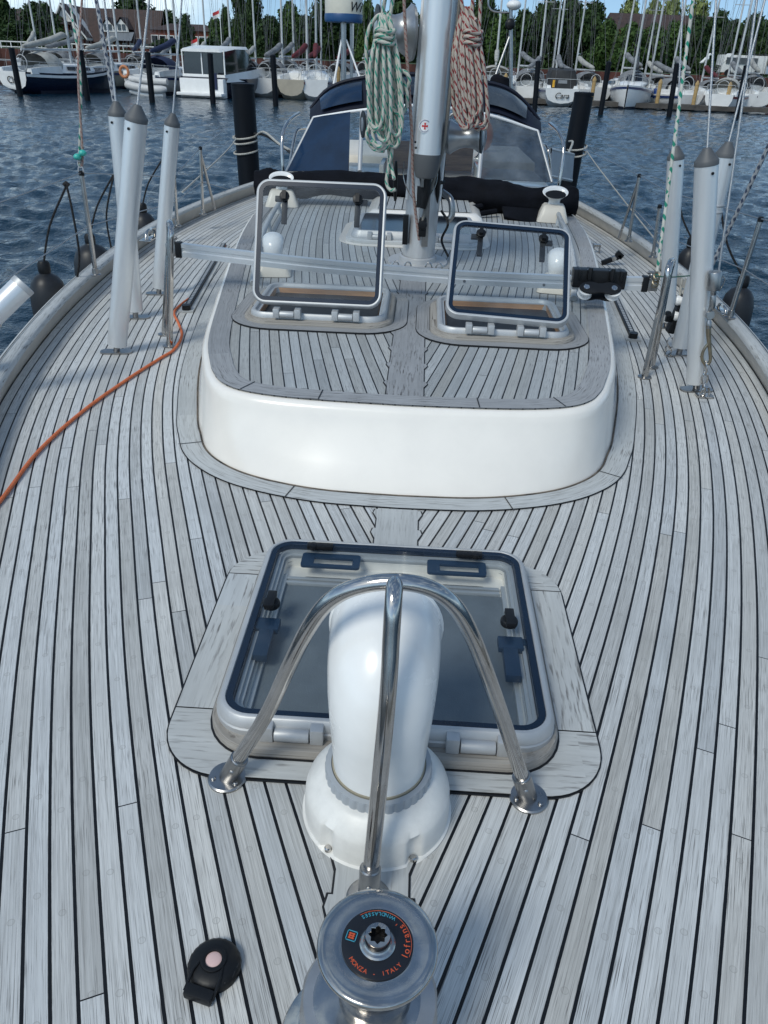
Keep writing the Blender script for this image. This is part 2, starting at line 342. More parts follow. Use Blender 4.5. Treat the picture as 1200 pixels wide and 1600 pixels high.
def thing(name, label, cat, loc=(0, 0, 0), rot=None, group=None, inplace=False):
    o = bpy.data.objects.new(name, None); COL.objects.link(o); o.location = loc; o.empty_display_size = .1
    if rot is not None: o.rotation_euler = rot
    o['label'] = label; o['category'] = cat
    if group: o['group'] = group
    if inplace: OFF[o.name] = Vector(loc)
    return o
def tag(o, label, cat, group=None):
    o['label'] = label; o['category'] = cat
    if group: o['group'] = group
    return o
def struct(o): o['kind'] = 'structure'; return o
def copy_thing(root, label, loc=None, rot=None, mirror=False):
    def rec(o, parent):
        c = o.copy(); COL.objects.link(c); c.parent = parent
        for ch in list(o.children): rec(ch, c)
        return c
    r = rec(root, None); r['label'] = label
    if loc is not None: r.location = loc
    if rot is not None: r.rotation_euler = rot
    return r
def text_mesh(name, body, size, m, parent, mtx, ext=.0004, align='CENTER', shear=0):
    cu = bpy.data.curves.new(name, 'FONT'); cu.body = body; cu.size = size; cu.extrude = ext; cu.align_x = align; cu.align_y = 'CENTER'; cu.shear = shear
    tmp = bpy.data.objects.new('tmp', cu); COL.objects.link(tmp)
    me = bpy.data.meshes.new_from_object(tmp.evaluated_get(bpy.context.evaluated_depsgraph_get()))
    bpy.data.objects.remove(tmp); me.name = name; me.materials.clear(); me.materials.append(m)
    me.transform(mtx)
    o = bpy.data.objects.new(name, me); COL.objects.link(o)
    if parent: attach(o, parent)
    return o
def spline(tab):
    ys = np.array([a for a, b in tab], float); xs = np.array([b for a, b in tab], float)
    n = len(ys); m = np.gradient(xs, ys)
    def f(y):
        i = int(np.clip(np.searchsorted(ys, y)-1, 0, n-2)); h = ys[i+1]-ys[i]; t = (y-ys[i])/h
        return float((2*t**3-3*t*t+1)*xs[i]+(t**3-2*t*t+t)*h*m[i]+(-2*t**3+3*t*t)*xs[i+1]+(t**3-t*t)*h*m[i+1])
    return f
# ------------------------------------------------------------------ water, ground
m, t, b = new_mat('harbour water'); n = t.nodes; L = t.links.new
b.inputs['Base Color'].default_value = (.004, .023, .042, 1); b.inputs['Roughness'].default_value = .06; b.inputs['IOR'].default_value = 1.33
tc = n.new('ShaderNodeTexCoord')
a = n.new('ShaderNodeTexNoise'); a.inputs['Scale'].default_value = 7; a.inputs['Detail'].default_value = 4; a.inputs['Roughness'].default_value = .6; L(tc.outputs['Object'], a.inputs['Vector'])
bp = n.new('ShaderNodeBump'); bp.inputs['Strength'].default_value = 1; bp.inputs['Distance'].default_value = .035; L(a.outputs['Fac'], bp.inputs['Height']); L(bp.outputs['Normal'], b.inputs['Normal'])
MT['water'] = m
WZ = -1.25
# one sheet to the horizon, its middle cut finely enough to carry the real chop
rg = np.random.default_rng(11)
ry = np.concatenate([[-300, -60, -12], -6+5*np.exp(np.arange(0, 2.83, .0062)), [90, 130, 220, 400, 900, 2500]])
ru = np.concatenate([[-20, -6, -2, -1.2], np.linspace(-.9, .9, 560), [1.2, 2, 6, 20]])
YY, UU = np.meshgrid(ry, ru, indexing='ij'); XX = UU*np.maximum(YY+6, 12)
H = np.zeros_like(XX); 
for i in range(64):
    lam = .24*(6.0**rg.uniform(0, 1)); k = 2*np.pi/lam; th = rg.normal(R(62), .62); ph = rg.uniform(0, 6.28); am = .0052*lam**.95
    ar = k*(np.cos(th)*XX+np.sin(th)*YY)+ph; H += am*(np.sin(ar)+.25*np.sin(2*ar+1.3))
gust = .72+.38*np.sin(XX*.11+YY*.05+1)*np.sin(YY*.09-XX*.03)
inner = (np.abs(UU) <= .9) & (YY > -1.5) & (YY < 80)
H = np.where(inner, H*gust*1.15, 0)
vs = np.stack([XX, YY, WZ+H], -1).reshape(-1, 3); nr, nc_ = XX.shape
q = (np.arange(nr-1)[:, None]*nc_+np.arange(nc_-1)[None, :]).reshape(-1); fs = np.stack([q, q+1, q+nc_+1, q+nc_], -1)
me = bpy.data.meshes.new('water'); me.vertices.add(len(vs)); me.vertices.foreach_set('co', vs.ravel().astype(np.float32))
me.loops.add(fs.size); me.loops.foreach_set('vertex_index', fs.ravel().astype(np.int32)); me.polygons.add(len(fs)); me.polygons.foreach_set('loop_start', np.arange(0, fs.size, 4, dtype=np.int32)); me.polygons.foreach_set('use_smooth', [True]*len(fs))
me.update(calc_edges=True); me.validate(); me.materials.append(m); wo = bpy.data.objects.new('water', me); COL.objects.link(wo); struct(wo)

# ------------------------------------------------------------------ the yacht we stand on
EDGE_R = spline([(-1.0, .0), (-.5, .22), (0, .455), (.5, .665), (1, .862), (1.5, 1.045), (2, 1.205), (2.5, 1.335), (3, 1.435), (3.5, 1.50), (4, 1.535), (4.5, 1.55), (5, 1.55), (5.5, 1.53), (6, 1.495), (7, 1.38), (8, 1.22), (9, 1.05), (10.5, .8)])
EDGE_L = spline([(-1.0, .0), (-.5, .23), (0, .475), (.5, .70), (1, .91), (1.5, 1.10), (2, 1.28), (2.5, 1.43), (3, 1.54), (3.5, 1.625), (4, 1.685), (4.5, 1.73), (5, 1.755), (5.5, 1.755), (6, 1.72), (7, 1.59), (8, 1.40), (9, 1.2), (10.5, .95)])
ROOF_E = spline([(1.0, .24), (1.5, .355), (2, .465), (2.5, .57), (3, .665), (3.5, .745), (4, .815), (4.5, .87), (5, .91), (5.5, .94), (6.2, .95), (7, .95)])
class PlankField:
    """distance from a side curve counts the planks"""
    def __init__(s, fn, y0, y1):
        ys = np.arange(y0, y1, .01); xs = np.array([fn(y) for y in ys]); s.p = np.stack([xs, ys], 1)
        s.l = np.concatenate([[0], np.cumsum(np.hypot(np.diff(xs), np.diff(ys)))])
    def uv(s, x, y, off=0):
        d = (s.p[:, 0]-x)**2+(s.p[:, 1]-y)**2; i = int(d.argmin())
        t = s.p[min(i+1, len(s.p)-1)]-s.p[max(i-1, 0)]; t = t/np.hypot(*t); q = np.array([x, y])-s.p[i]
        perp = -(q[0]*t[1]-q[1]*t[0]) ; al = q@t
        return (perp/PITCHW+off, s.l[i]+al)
FR, FL = PlankField(EDGE_R, -1, 9), PlankField(EDGE_L, -1, 9)
RF = PlankField(ROOF_E, 1.0, 6.6)
ZR = .22                                     # coachroof top
def mirror(pts): return [(-x, y) for x, y in reversed(pts)]
def smooth2(pts, k=6):
    p, _ = catmull([Vector((x, y, 0)) for x, y in pts], [0]*len(pts), k); return [(v.x, v.y) for v in p]
BASE = smooth2([(0, 1.94), (.2, 1.948), (.35, 1.98), (.47, 2.03), (.56, 2.10), (.62, 2.18), (.66, 2.28), (.715, 2.45), (.84, 2.98), (.96, 3.8), (1.04, 4.6), (1.09, 5.4), (1.10, 6.6)])
TOP = smooth2([(0, 2.085), (.22, 2.092), (.38, 2.108), (.49, 2.14), (.555, 2.19), (.597, 2.26), (.635, 2.36), (.70, 2.60), (.775, 3.06), (.90, 3.9), (1.0, 4.7), (1.045, 5.4), (1.05, 6.6)])
def off_poly(pts, d):
    """shift an open right-hand outline (front centre -> aft) outwards by d"""
    r = []
    for i in range(len(pts)):
        a = pts[max(i-1, 0)]; b2 = pts[min(i+1, len(pts)-1)]; tx, ty = b2[0]-a[0], b2[1]-a[1]; l = math.hypot(tx, ty)
        nx, ny = ty/l, -tx/l
        if i == 0: nx, ny = 0, -1
        r.append((pts[i][0]+nx*d, pts[i][1]+ny*d))
    return r
def full(half): return [(-x, y) for x, y in reversed(half)]+half[1:]

yacht = thing('sailing_yacht', 'sailing yacht seen from its bow, with silvery teak decks and white coachroof', 'sailboat', (0, 0, -1.25), inplace=True)
# hull shell with toe rail cap above
def side_rows(fn, sgn, offs):
    return [[(sgn*(fn(y)+o), y, z) for y in np.arange(-1.0, 10.6, .15)] for o, z in offs]
mb = MB()
for fn, s in ((EDGE_R, 1), (EDGE_L, -1)):
    mb.loft(side_rows(fn, s, [(.027, .085), (.030, .05), (.050, .03), (.055, -.01), (.045, -.04), (.04, -.5), (-.02, -1.0), (-.14, -1.35)]), closed=False)
mb.build('hull', MT['gel'], yacht)
# deck in fine cells so that the planks follow the curve of the side
mb = MB()
vs = []; uvs = []; fs = []
for s, fn, fld, off in ((1, EDGE_R, FR, 400), (-1, EDGE_L, FL, 900)):
    ys = list(np.arange(-.9, 3.2, .04))+list(np.arange(3.2, 9.0, .1)); nc = 34; o = len(vs)
    for y in ys:
        e = fn(y)
        for k in range(nc+1):
            x = e*k/nc; vs.append((s*x, y, 0)); uvs.append(fld.uv(x, y, off))
    for i in range(len(ys)-1):
        for k in range(nc):
            q = (o+i*(nc+1)+k, o+i*(nc+1)+k+1, o+(i+1)*(nc+1)+k+1, o+(i+1)*(nc+1)+k)
            cy = (ys[i]+ys[i+1])/2; cx = fn(cy)*(k+.5)/nc
            if cy > 2.4 and cx < .45 and cy < 6.5: continue
            fs.append(q if s > 0 else tuple(reversed(q)))
mb.add(vs, fs, uvs); mb.build('deck_planking', MT['teak'], yacht, smooth=False)

def strip(name, path, w, z, parent, m=None, under=True, closed=False, side=1, uvscale=1.0):
    """a board w wide lying along a flat path, with a seam of black caulk either side"""
    def shifted(d):
        r = []; N = len(path)
        for i in range(N):
            a = path[(i-1) % N] if closed else path[max(i-1, 0)]; b2 = path[(i+1) % N] if closed else path[min(i+1, N-1)]
            tx, ty = b2[0]-a[0], b2[1]-a[1]; l = math.hypot(tx, ty) or 1; r.append((path[i][0]+ty/l*d, path[i][1]-tx/l*d))
        return r
    def ribbon(d0, d1, zz, mt):
        A, B = shifted(d0), shifted(d1); mb = MB(); L_ = [0]
        for i in range(1, len(path)): L_.append(L_[-1]+math.dist(path[i], path[i-1]))
        ua = 3.1+uvscale*w/PITCHW
        vs = [(x, y, zz) for x, y in A]+[(x, y, zz) for x, y in B]; N = len(path)
        fs = [(i, (i+1) % N, N+(i+1) % N, N+i) for i in range(N if closed else N-1)]
        uv = [((.1+.8*0)/1, l) for l in L_]+[(.9, l) for l in L_]
        uv = [(3.1, l) for l in L_]+[(3.9, l) for l in L_]
        fs = [tuple(reversed(f)) for f in fs] if side > 0 else fs
        mb.add(vs, fs, uv); return mb, mt
    if under:
        b_, mt = ribbon(-.0032, w+.0032, z-.0015, MT['rubber']); b_.build(name+'_caulk', mt, parent, smooth=False)
    b_, mt = ribbon(0, w, z, m or MT['teak_margin']); return b_.build(name, mt, parent, smooth=False)
# margin boards round the foot of the coachroof
strip('margin_board', full(off_poly(BASE, .002)), .070, .0045, yacht)
# king plank with nibs cut for the plank ends
def king(fld, kw, y0, y1, z, parent, nib=.011, off=0):
    def half(pad):
        pts = [(kw+pad, y0)]
        y = y0; last = math.floor(fld.uv(kw, y0, off)[0])
        while y < y1:
            y += .002; k = math.floor(fld.uv(kw, y, off)[0])
            if k != last:
                last = k; dy = .05
                if y+dy < y1 and y-.01 > pts[-1][1]:
                    pts += [(kw+pad, y-pad), (kw+nib+pad, y+dy*.6), (kw+nib+pad-.004, y+dy+pad), (kw+pad, y+dy+pad)]
                    y += dy+.004
        pts.append((kw+pad, y1)); return pts
    for pad, zz, mt, nm in ((.0035, z-.0015, MT['rubber'], 'king_plank_caulk'), (0, z, MT['teak_roof_margin'] if fld is RF else MT['teak_margin'], 'king_plank')):
        h = half(pad); mb = MB()
        vs = []; uv = []
        for x, y in h: vs += [(-x, y, zz), (x, y, zz)]; uv += [(5.5-x/.17, y), (5.5+x/.17, y)]
        mb.add(vs, [(2*i, 2*i+1, 2*i+3, 2*i+2) for i in range(len(h)-1)], uv); mb.build(nm, mt, parent, smooth=False)
king(FR, .056, 1.615, 1.862, .003, yacht); king(FR, .056, -.3, .905, .003, yacht)

# toe rails: painted inner face and bleached teak cap, both sides
for fn, s, lab in ((EDGE_R, 1, 'starboard toe rail running aft along the right edge'), (EDGE_L, -1, 'port toe rail running aft along the left edge')):
    mb = MB(); ys = list(np.arange(-1.0, 10.5, .1))
    rows = [[(s*(fn(y)+o), y, z) for y in ys] for o, z in ((.010, -.01), (.004, .0), (-.018, .06), (-.026, .084))]
    mb.loft(rows, closed=False); tr = mb.build('toe_rail', MT['gelgrey'], yacht)
    rows = [[(s*(fn(y)+o), y, z) for y in ys] for o, z in ((-.033, .080), (-.031, .094), (-.023, .100), (.022, .103), (.030, .098), (.032, .074))]
    acc = [0]
    for i in range(1, len(ys)): acc.append(acc[-1]+math.hypot(ys[i]-ys[i-1], fn(ys[i])-fn(ys[i-1])))
    us = [3.02, 3.1, 3.15, 3.93, 3.95, 3.97]
    mb = MB(); mb.loft(rows, closed=False, uv=lambda i, j: (us[i], acc[j])); mb.build('cap_rail', MT['teak_margin'], tr, angle=60)
    mb = MB(); mb.loft([[(s*(fn(y)+o), y, .1062) for y in ys] for o in (.012, .0155)], closed=False); mb.build('cap_seam', MT['rubber'], tr)

# coachroof shell
mb = MB()
def lerp2(a, b2, t): return [(p[0]+(q[0]-p[0])*t, p[1]+(q[1]-p[1])*t) for p, q in zip(a, b2)]
TOPW = off_poly(TOP, .022)
rings = []
for poly, z in ((off_poly(BASE, .004), -.004), (off_poly(BASE, -.001), .010), (lerp2(BASE, TOPW, .40), .075), (lerp2(BASE, TOPW, .78), .145), (lerp2(BASE, TOPW, .95), .185), (TOPW, .203), (off_poly(TOP, .014), .2145), (off_poly(TOP, .004), .2185), (off_poly(TOP, -.01), .219)):
    rings.append([(x, y, z) for x, y in full(poly)])
mb.loft(rings, closed=False); roof = mb.build('coachroof', MT['gel'], yacht, angle=70)
mb = MB(); mb.tube([(x, y, .0055) for x, y in full(off_poly(BASE, .0045))], .0028, 6); mb.build('sealant_bead', mat('grimy sealant', (.16, .13, .10), .7, var=.5, scale=14), roof)
# roof planking with openings for the two open hatches
HL = (-.570, -.122, 2.86, 3.26); HR = (.140, .550, 2.78, 3.18)       # x0 x1 y0 y1 of the holes
mb = MB(); vs = []; uvs = []; fs = []; nc = 24
T2 = [p for p in TOP if p[1] < 6.5]; rows_y = []
fine = []
for i in range(len(T2)-1):
    k = max(1, int(math.dist(T2[i], T2[i+1])/.06))
    for j in range(k): fine.append((T2[i][0]+(T2[i+1][0]-T2[i][0])*j/k, T2[i][1]+(T2[i+1][1]-T2[i][1])*j/k))
for x0, y in fine:
    for k in range(-nc, nc+1):
        x = x0*k/nc; vs.append((x, y, ZR+.001)); u, v = RF.uv(abs(x), y, 400 if x >= 0 else 900); uvs.append((u, v))
n2 = 2*nc+1; uvl = {}
for i in range(len(fine)-1):
    for k in range(2*nc):
        q = (i*n2+k, i*n2+k+1, (i+1)*n2+k+1, (i+1)*n2+k); fs.append(q)
        if k < nc:    # left half: keep the seam column in the left family
            r = []
            for idx in q:
                x, y, _ = vs[idx]; r.append(RF.uv(abs(x), y, 900))
            uvl[len(fs)-1] = r
        else: uvl[len(fs)-1] = [uvs[idx] for idx in q]
mb.add(vs, fs, uvl); rp = mb.build('roof_planking', MT['teak_roof'], roof, smooth=False)
bm = bmesh.new(); bm.from_mesh(rp.data)
H3 = (-.135, .20, 4.43, 4.80)
offz = 1.25
for (x0, x1, y0, y1) in (HL, HR):
    for co, no in (((x0, 0, 0), (1, 0, 0)), ((x1, 0, 0), (1, 0, 0)), ((0, y0, 0), (0, 1, 0)), ((0, y1, 0), (0, 1, 0))):
        g = [f for f in bm.faces if x0-.2 < f.calc_center_median().x < x1+.2 and y0-.2 < f.calc_center_median().y < y1+.2]
        geo = set(g); 
        for f in g: geo.update(f.verts); geo.update(f.edges)
        bmesh.ops.bisect_plane(bm, geom=list(geo), plane_co=co, plane_no=no)
    kill = [f for f in bm.faces if x0 < f.calc_center_median().x < x1 and y0 < f.calc_center_median().y < y1]
    bmesh.ops.delete(bm, geom=kill, context='FACES')
bm.to_mesh(rp.data); bm.free()
MT['teak_roof_margin'] = teak_mat('roof margin boards', (.43, .43, .435), (.21, .21, .21), caulk=.0, joints=False, bungs=False)
strip('roof_margin_board', [(x, y) for x, y in full(TOP)], -.072, ZR+.0045, roof, MT['teak_roof_margin'], side=-1)
king(RF, .056, 2.16, 3.9, ZR+.0035, roof)
# butt seams across the margins
mb = MB()
def seam(a, b2, z, w=.0035):
    a = Vector((*a, z)); b2 = Vector((*b2, z)); d = (b2-a).normalized(); q = Vector((-d.y, d.x, 0))*w/2
    mb.add([a-q, a+q, b2+q, b2-q], [(0, 1, 2, 3)])
for px, z, src, inn in ((497, ZR+.0062, TOP, -.074), (755, ZR+.0062, TOP, -.074), (372, ZR+.0062, TOP, -.074), (880, ZR+.0062, TOP, -.074), (460, .0062, BASE, .08), (785, .0062, BASE, .08), (318, .0062, BASE, .08), (935, .0062, BASE, .08)):
    fl = full(src); o2 = full(off_poly(src, inn))
    best = None
    for i, (x, y) in enumerate(fl):
        if y > 2.5: continue
        v = Vector((x, y, z))-CAM; kx = 600+v.dot(_r)*FPX/v.dot(_f)
        if best is None or abs(kx-px) < best[0]: best = (abs(kx-px), i)
    seam(fl[best[1]], o2[best[1]], z)
mb.build('margin_seams', MT['rubber'], roof, smooth=False)
# oval portlights in the cabin sides
for s, (x, y) in ((-1, (.745, 2.62)), (1, (.765, 2.70))):
    d = Vector((.125, .53, 0)).normalized(); d.x *= s; nrm = Vector((d.y*s, -d.x*s, .28)).normalized()
    Mx = Matrix((d, nrm.cross(d)*-1, nrm)).transposed().to_4x4(); Mx.translation = Vector((s*(x-.018), y, .10))
    mb = MB(); o1 = rrect(-.17, .17, -.045, .045, .044); o2 = rrect(-.157, .157, -.032, .032, .031)
    mb.loft([[tuple(Mx @ Vector((a, b2, z))) for a, b2 in o] for o, z in ((o1, -.02), (o1, .008), (o2, .012), (o2, 0))])
    pf = mb.build('portlight', MT['alu'], roof); mb = MB(); mb.prism(o2, .0, .006, Mx); mb.build('portlight_pane', MT['darkglass'], pf)
# raised step with teak panel behind the mast
def slab(x0, x1, y0, y1, z0, z1, ins, r, m_, name, parent):
    mb = MB(); rr = []
    for k, z in ((0, z0), (.35, z0+(z1-z0)*.7), (.8, z1-.004), (1, z1)): rr.append([(x, y, z) for x, y in rrect(x0+ins*k, x1-ins*k, y0+ins*k, y1-ins*k, r)])
    mb.loft(rr, caps=True); return mb.build(name, m_, parent, angle=50)
step = slab(-.34, .42, 4.95, 6.3, ZR-.01, ZR+.075, .07, .06, MT['gel'], 'roof_step', roof)
mb = MB(); uv = [(a/PITCHW+7.5, 0) for a in (0,)]
x0, x1, y0, y1 = -.25, .33, 5.04, 6.2
mb.add([(x0, y0, ZR+.079), (x1, y0, ZR+.079), (x1, y1, ZR+.079), (x0, y1, ZR+.079)], [(0, 1, 2, 3)], [(0, 0), ((x1-x0)/.05, 0), ((x1-x0)/.05, y1-y0), (0, y1-y0)])
mb.build('step_planking', MT['teak_roof'], step, smooth=False)
# cockpit coaming / companionway bulkhead under the sprayhood
slab(-1.0, 1.0, 6.15, 7.3, ZR-.05, ZR+.10, .04, .1, MT['gel'], 'coaming', yacht)
mb = MB()
for x in (-.30, .44):
    mb.box((x, 6.6, .36), (.035, .5, .10))
mb.build('hatch_garage_side', MT['gel'], yacht, bevel=.008)
mb = MB(); mb.box((.07, 7.0, .40), (.70, .06, .26)); mb.build('companionway_board', MT['wood'], yacht, bevel=.005)
mb = MB(); mb.box((-.45, 8.6, .18), (1.2, 1.6, .3)); mb.box((.6, 8.6, .18), (.9, 1.6, .3)); mb.build('cockpit_seat', MT['cream'], yacht, bevel=.03)

# grab rails in teak on both roof edges
for s, pts in ((-1, [(385, 330), (372, 352), (366, 380), (371, 420)]), (1, [(905, 365), (925, 395), (938, 430), (912, 480)])):
    mb = MB(); edge = [(s*(ROOF_E(y)-.03), y) for y in np.linspace(3.35, 5.6, 12)]
    pp = []
    for i, (x, y) in enumerate(edge):
        z = ZR+.055 if 0 < i < len(edge)-1 else ZR+.012
        pp.append((x, y, z))
    mb.tube(pp, .014, 10, smooth=3)
    for i in (3, 6, 9): mb.tube([(edge[i][0], edge[i][1], ZR), (edge[i][0], edge[i][1], ZR+.05)], [.02, .014], 8)
    mb.build('grab_rail', MT['teak_margin'], yacht)
# curved steel pushpit and grab tubes beside the hood
for s, E_ in ((-1, EDGE_L), (1, EDGE_R)):
    mb = MB(); mb.tube([(s*.98, 6.0, .1), (s*1.0, 6.02, .55), (s*.98, 6.2, .68), (s*.96, 6.6, .72)], .0125, 10, smooth=4)
    mb.build('grab_bow', MT['steel'], yacht)
# ------------------------------------------------------------------ deck hatch in the foreground
def ring(mb, outs, mtx=None):
    """outs: list of (outline, z); equal point counts; swept one after the other"""
    mb.loft([[tuple(mtx @ Vector((x, y, z))) if mtx else (x, y, z) for x, y in o] for o, z in outs]); return mb
def rr(b, d, r, n=8):
    """rounded rectangle b=(x0,x1,y0,y1) shrunk by d"""
    return rrect(b[0]+d, b[1]-d, b[2]+d, b[3]-d, max(.004, r-d), n)
def hinge(x, y, z, parent, w=.032, s=1, k=1.0):
    """barrel with a knuckle at either end"""
    h = MB()
    h.tube([(x-w*.95, y, z), (x+w*.95, y, z)], .0115*k, 16)
    for sx in (-1, 1):
        h.box((x+sx*(w+.0105*k), y+.008*k, z+.004*k), (.021*k, .034*k, .030*k))
    return h.build('hinge', MT['alu'], parent, bevel=.003, angle=50)

hatch = thing('deck_hatch', 'closed smoked glass hatch on a raised teak frame behind the big white cowl', 'hatch', (0, 1.29, 0), inplace=True)
MB_ = (-.395, .400, .905, 1.615)
mb = MB(); mb.prism(rr(MB_, -.004, .12), .0012, .0035); mb.build('margin_caulk', MT['rubber'], hatch, smooth=False)
# margin boards: two end pieces with the rounded corners and two side pieces
def clip_poly(poly, y0, y1):
    def cut(p, yy, keep_above):
        o = []
        for i in range(len(p)):
            a, b2 = p[i-1], p[i]; ia = (a[1] >= yy) == keep_above; ib = (b2[1] >= yy) == keep_above
            if ia != ib:
                t = (yy-a[1])/(b2[1]-a[1]); o.append((a[0]+t*(b2[0]-a[0]), yy))
            if ib: o.append(b2)
        return o
    return cut(cut(poly, y0, True), y1, False)
for y0, y1, along in ((.90, 1.058, 'x'), (1.061, 1.505, 'y'), (1.508, 1.62, 'x')):
    pl = clip_poly(rr(MB_, 0, .116, 12), y0, y1); mb = MB()
    uv = [((y*8+.3), x+.7) for x, y in pl] if along == 'x' else [((x*5.0+40.5), y) for x, y in pl]
    if along == 'x':
        mid = (y0+y1)/2; uv = [(7.5+(y-mid)/.2, x+3) for x, y in pl]
        mb.add([(x, y, .0062) for x, y in pl], [tuple(range(len(pl)))], uv)
    else:
        for sx in (-1, 1):
            q = [(sx*.28 if abs(x) < .2 else x, y) for x, y in pl]
            xa, xb = (-.395, -.25) if sx < 0 else (.25, .400)
            mb.add([(xa, y0, .0062), (xb, y0, .0062), (xb, y1, .0062), (xa, y1, .0062)], [(0, 1, 2, 3)], [(13.1 if sx < 0 else 17.1, 0), (13.9 if sx < 0 else 17.9, 0), (13.9 if sx < 0 else 17.9, y1-y0), (13.1 if sx < 0 else 17.1, y1-y0)])
            mb.build('margin_board', MT['teak_margin'], hatch, smooth=False); mb = MB()
    if mb.v: mb.build('margin_board', MT['teak_margin'], hatch, smooth=False)
PB = (-.320, .326, .950, 1.602)
mb = MB(); mb.prism(rr(PB, -.004, .10), .003, .0078); mb.build('plinth_caulk', MT['rubber'], hatch, smooth=False)
mb = MB(); o = [(rr(PB, 0, .10), .004), (rr(PB, .0, .10), .019), (rr(PB, .004, .10), .024), (rr(PB, .05, .10), .0245)]
acc = lambda j: 0.9*j/36
mb.loft([[(x, y, z) for x, y in a_] for a_, z in o], uv=lambda i, j: (21.1+.22*i, acc(j)*2)); mb.build('plinth', MT['teak_worn'], hatch, angle=50)
LB = (-.304, .310, .988, 1.590); RR = .062
mb = MB(); ring(mb, [(rr(LB, -.006, RR), .022), (rr(LB, -.007, RR), .036), (rr(LB, -.004, RR), .040), (rr(LB, -.002, RR), .0405)]); mb.build('base_frame', MT['alu'], hatch)
mb = MB(); ring(mb, [(rr(LB, -.006, RR), .041), (rr(LB, -.006, RR), .046), (rr(LB, .001, RR), .060), (rr(LB, .004, RR), .0625), (rr(LB, .010, RR), .0628), (rr(LB, .0115, RR), .0600)]); lid = mb.build('lid_frame', MT['alu'], hatch)
mb = MB(); ring(mb, [(rr(LB, .011, RR), .0590), (rr(LB, .012, RR), .0612), (rr(LB, .024, RR), .0612), (rr(LB, .0255, RR), .0590), (rr(LB, .0255, RR), .048)]); mb.build('gasket', MT['gasket'], lid)
mb = MB(); pl = rr(LB, .0245, RR); mb.add([(x, y, .0590) for x, y in pl], [tuple(range(len(pl)))]); mb.build('pane', MT['glass_lid'], lid, smooth=False)
MT['liner'] = mat('pale hatch liner', (.84, .79, .72), .5, var=.12, scale=7, stretch=(1, 1, 1))
mb = MB(); ring(mb, [(rr(LB, .0265, RR), .047), (rr(LB, .034, RR), .047), (rr(LB, .034, RR), .039), (rr(LB, .041, RR), .039), (rr(LB, .041, RR), .030), (rr(LB, .045, RR), .030)]); mb.build('inner_frame', MT['alu'], hatch, angle=20)
mb = MB(); ring(mb, [(rr(LB, .0445, RR), .033), (rr(LB, .0450, RR), .0100)]); ring(mb, [(rr(LB, .040, RR), .0100), (rr(LB, .086, .10), .0100)]); mb.build('liner', MT['liner'], hatch)
SB = (-.262, .268, 1.02, 1.475)
mb = MB()
for x in (SB[0]+.006, SB[1]-.006): mb.box((x, 1.27, .0155), (.013, .45, .011)); mb.box((x+(.018 if x > 0 else -.018), 1.27, .0135), (.006, .45, .007))
for y in (1.468, 1.484): mb.box((0, y, .0150), (.50, .009, .010))
mb.build('screen_rail', MT['alu'], hatch, bevel=.001)
mb = MB(); mb.prism([(SB[0], 1.03), (SB[1], 1.03), (SB[1], 1.463), (SB[0], 1.463)], .0095, .0125); mb.build('fly_screen', MT['screen'], hatch, smooth=False)
hinge(-.160, .978, .037, hatch, .033, k=1.15); hinge(.172, .978, .037, hatch, .033, k=1.15)
# catches: black knob over the glass, blue arm under it
for x, y, s in ((-.256, 1.318, -1), (.253, 1.303, 1)):
    mb = MB(); mb.lathe([(.0175, .0594), (.0185, .063), (.0185, .071), (.016, .0745), (.004, .075)], 28, Matrix.Translation((x, y, 0)))
    mb.box((x, y-.006, .080), (.019, .054, .013)); k = mb.build('catch_knob', MT['black'], lid, bevel=.0015)
    mb = MB(); mb.box((x-s*.0, y-.052, .047), (.052, .038, .015)); mb.box((x-s*.002, y-.105, .044), (.031, .095, .019)); mb.box((x+s*.022, y-.043, .045), (.03, .02, .010)); mb.build('catch_arm', MT['handle'], lid, bevel=.003)
for x, s in ((-.150, -1), (.150, 1)):
    mb = MB(); a = rrect(x-.070, x+.070, 1.492, 1.548, .008, 4)
    h = [(max(x-.040, min(x+.052, p[0]))+0*s, max(1.504, min(1.530, p[1]))) for p in a]
    ring(mb, [(a, .044), (a, .050), (h, .050), (h, .044)]); mb.build('catch_bracket', MT['handle'], lid, smooth=False)
    mb = MB(); mb.box((x+s*.030, 1.555, .066), (.062, .018, .010)); mb.lathe([(.011, .0594), (.011, .072), (.003, .0725)], 16, Matrix.Translation((x+s*.046, 1.553, 0))); mb.build('catch_knob', MT['black'], lid, bevel=.002)

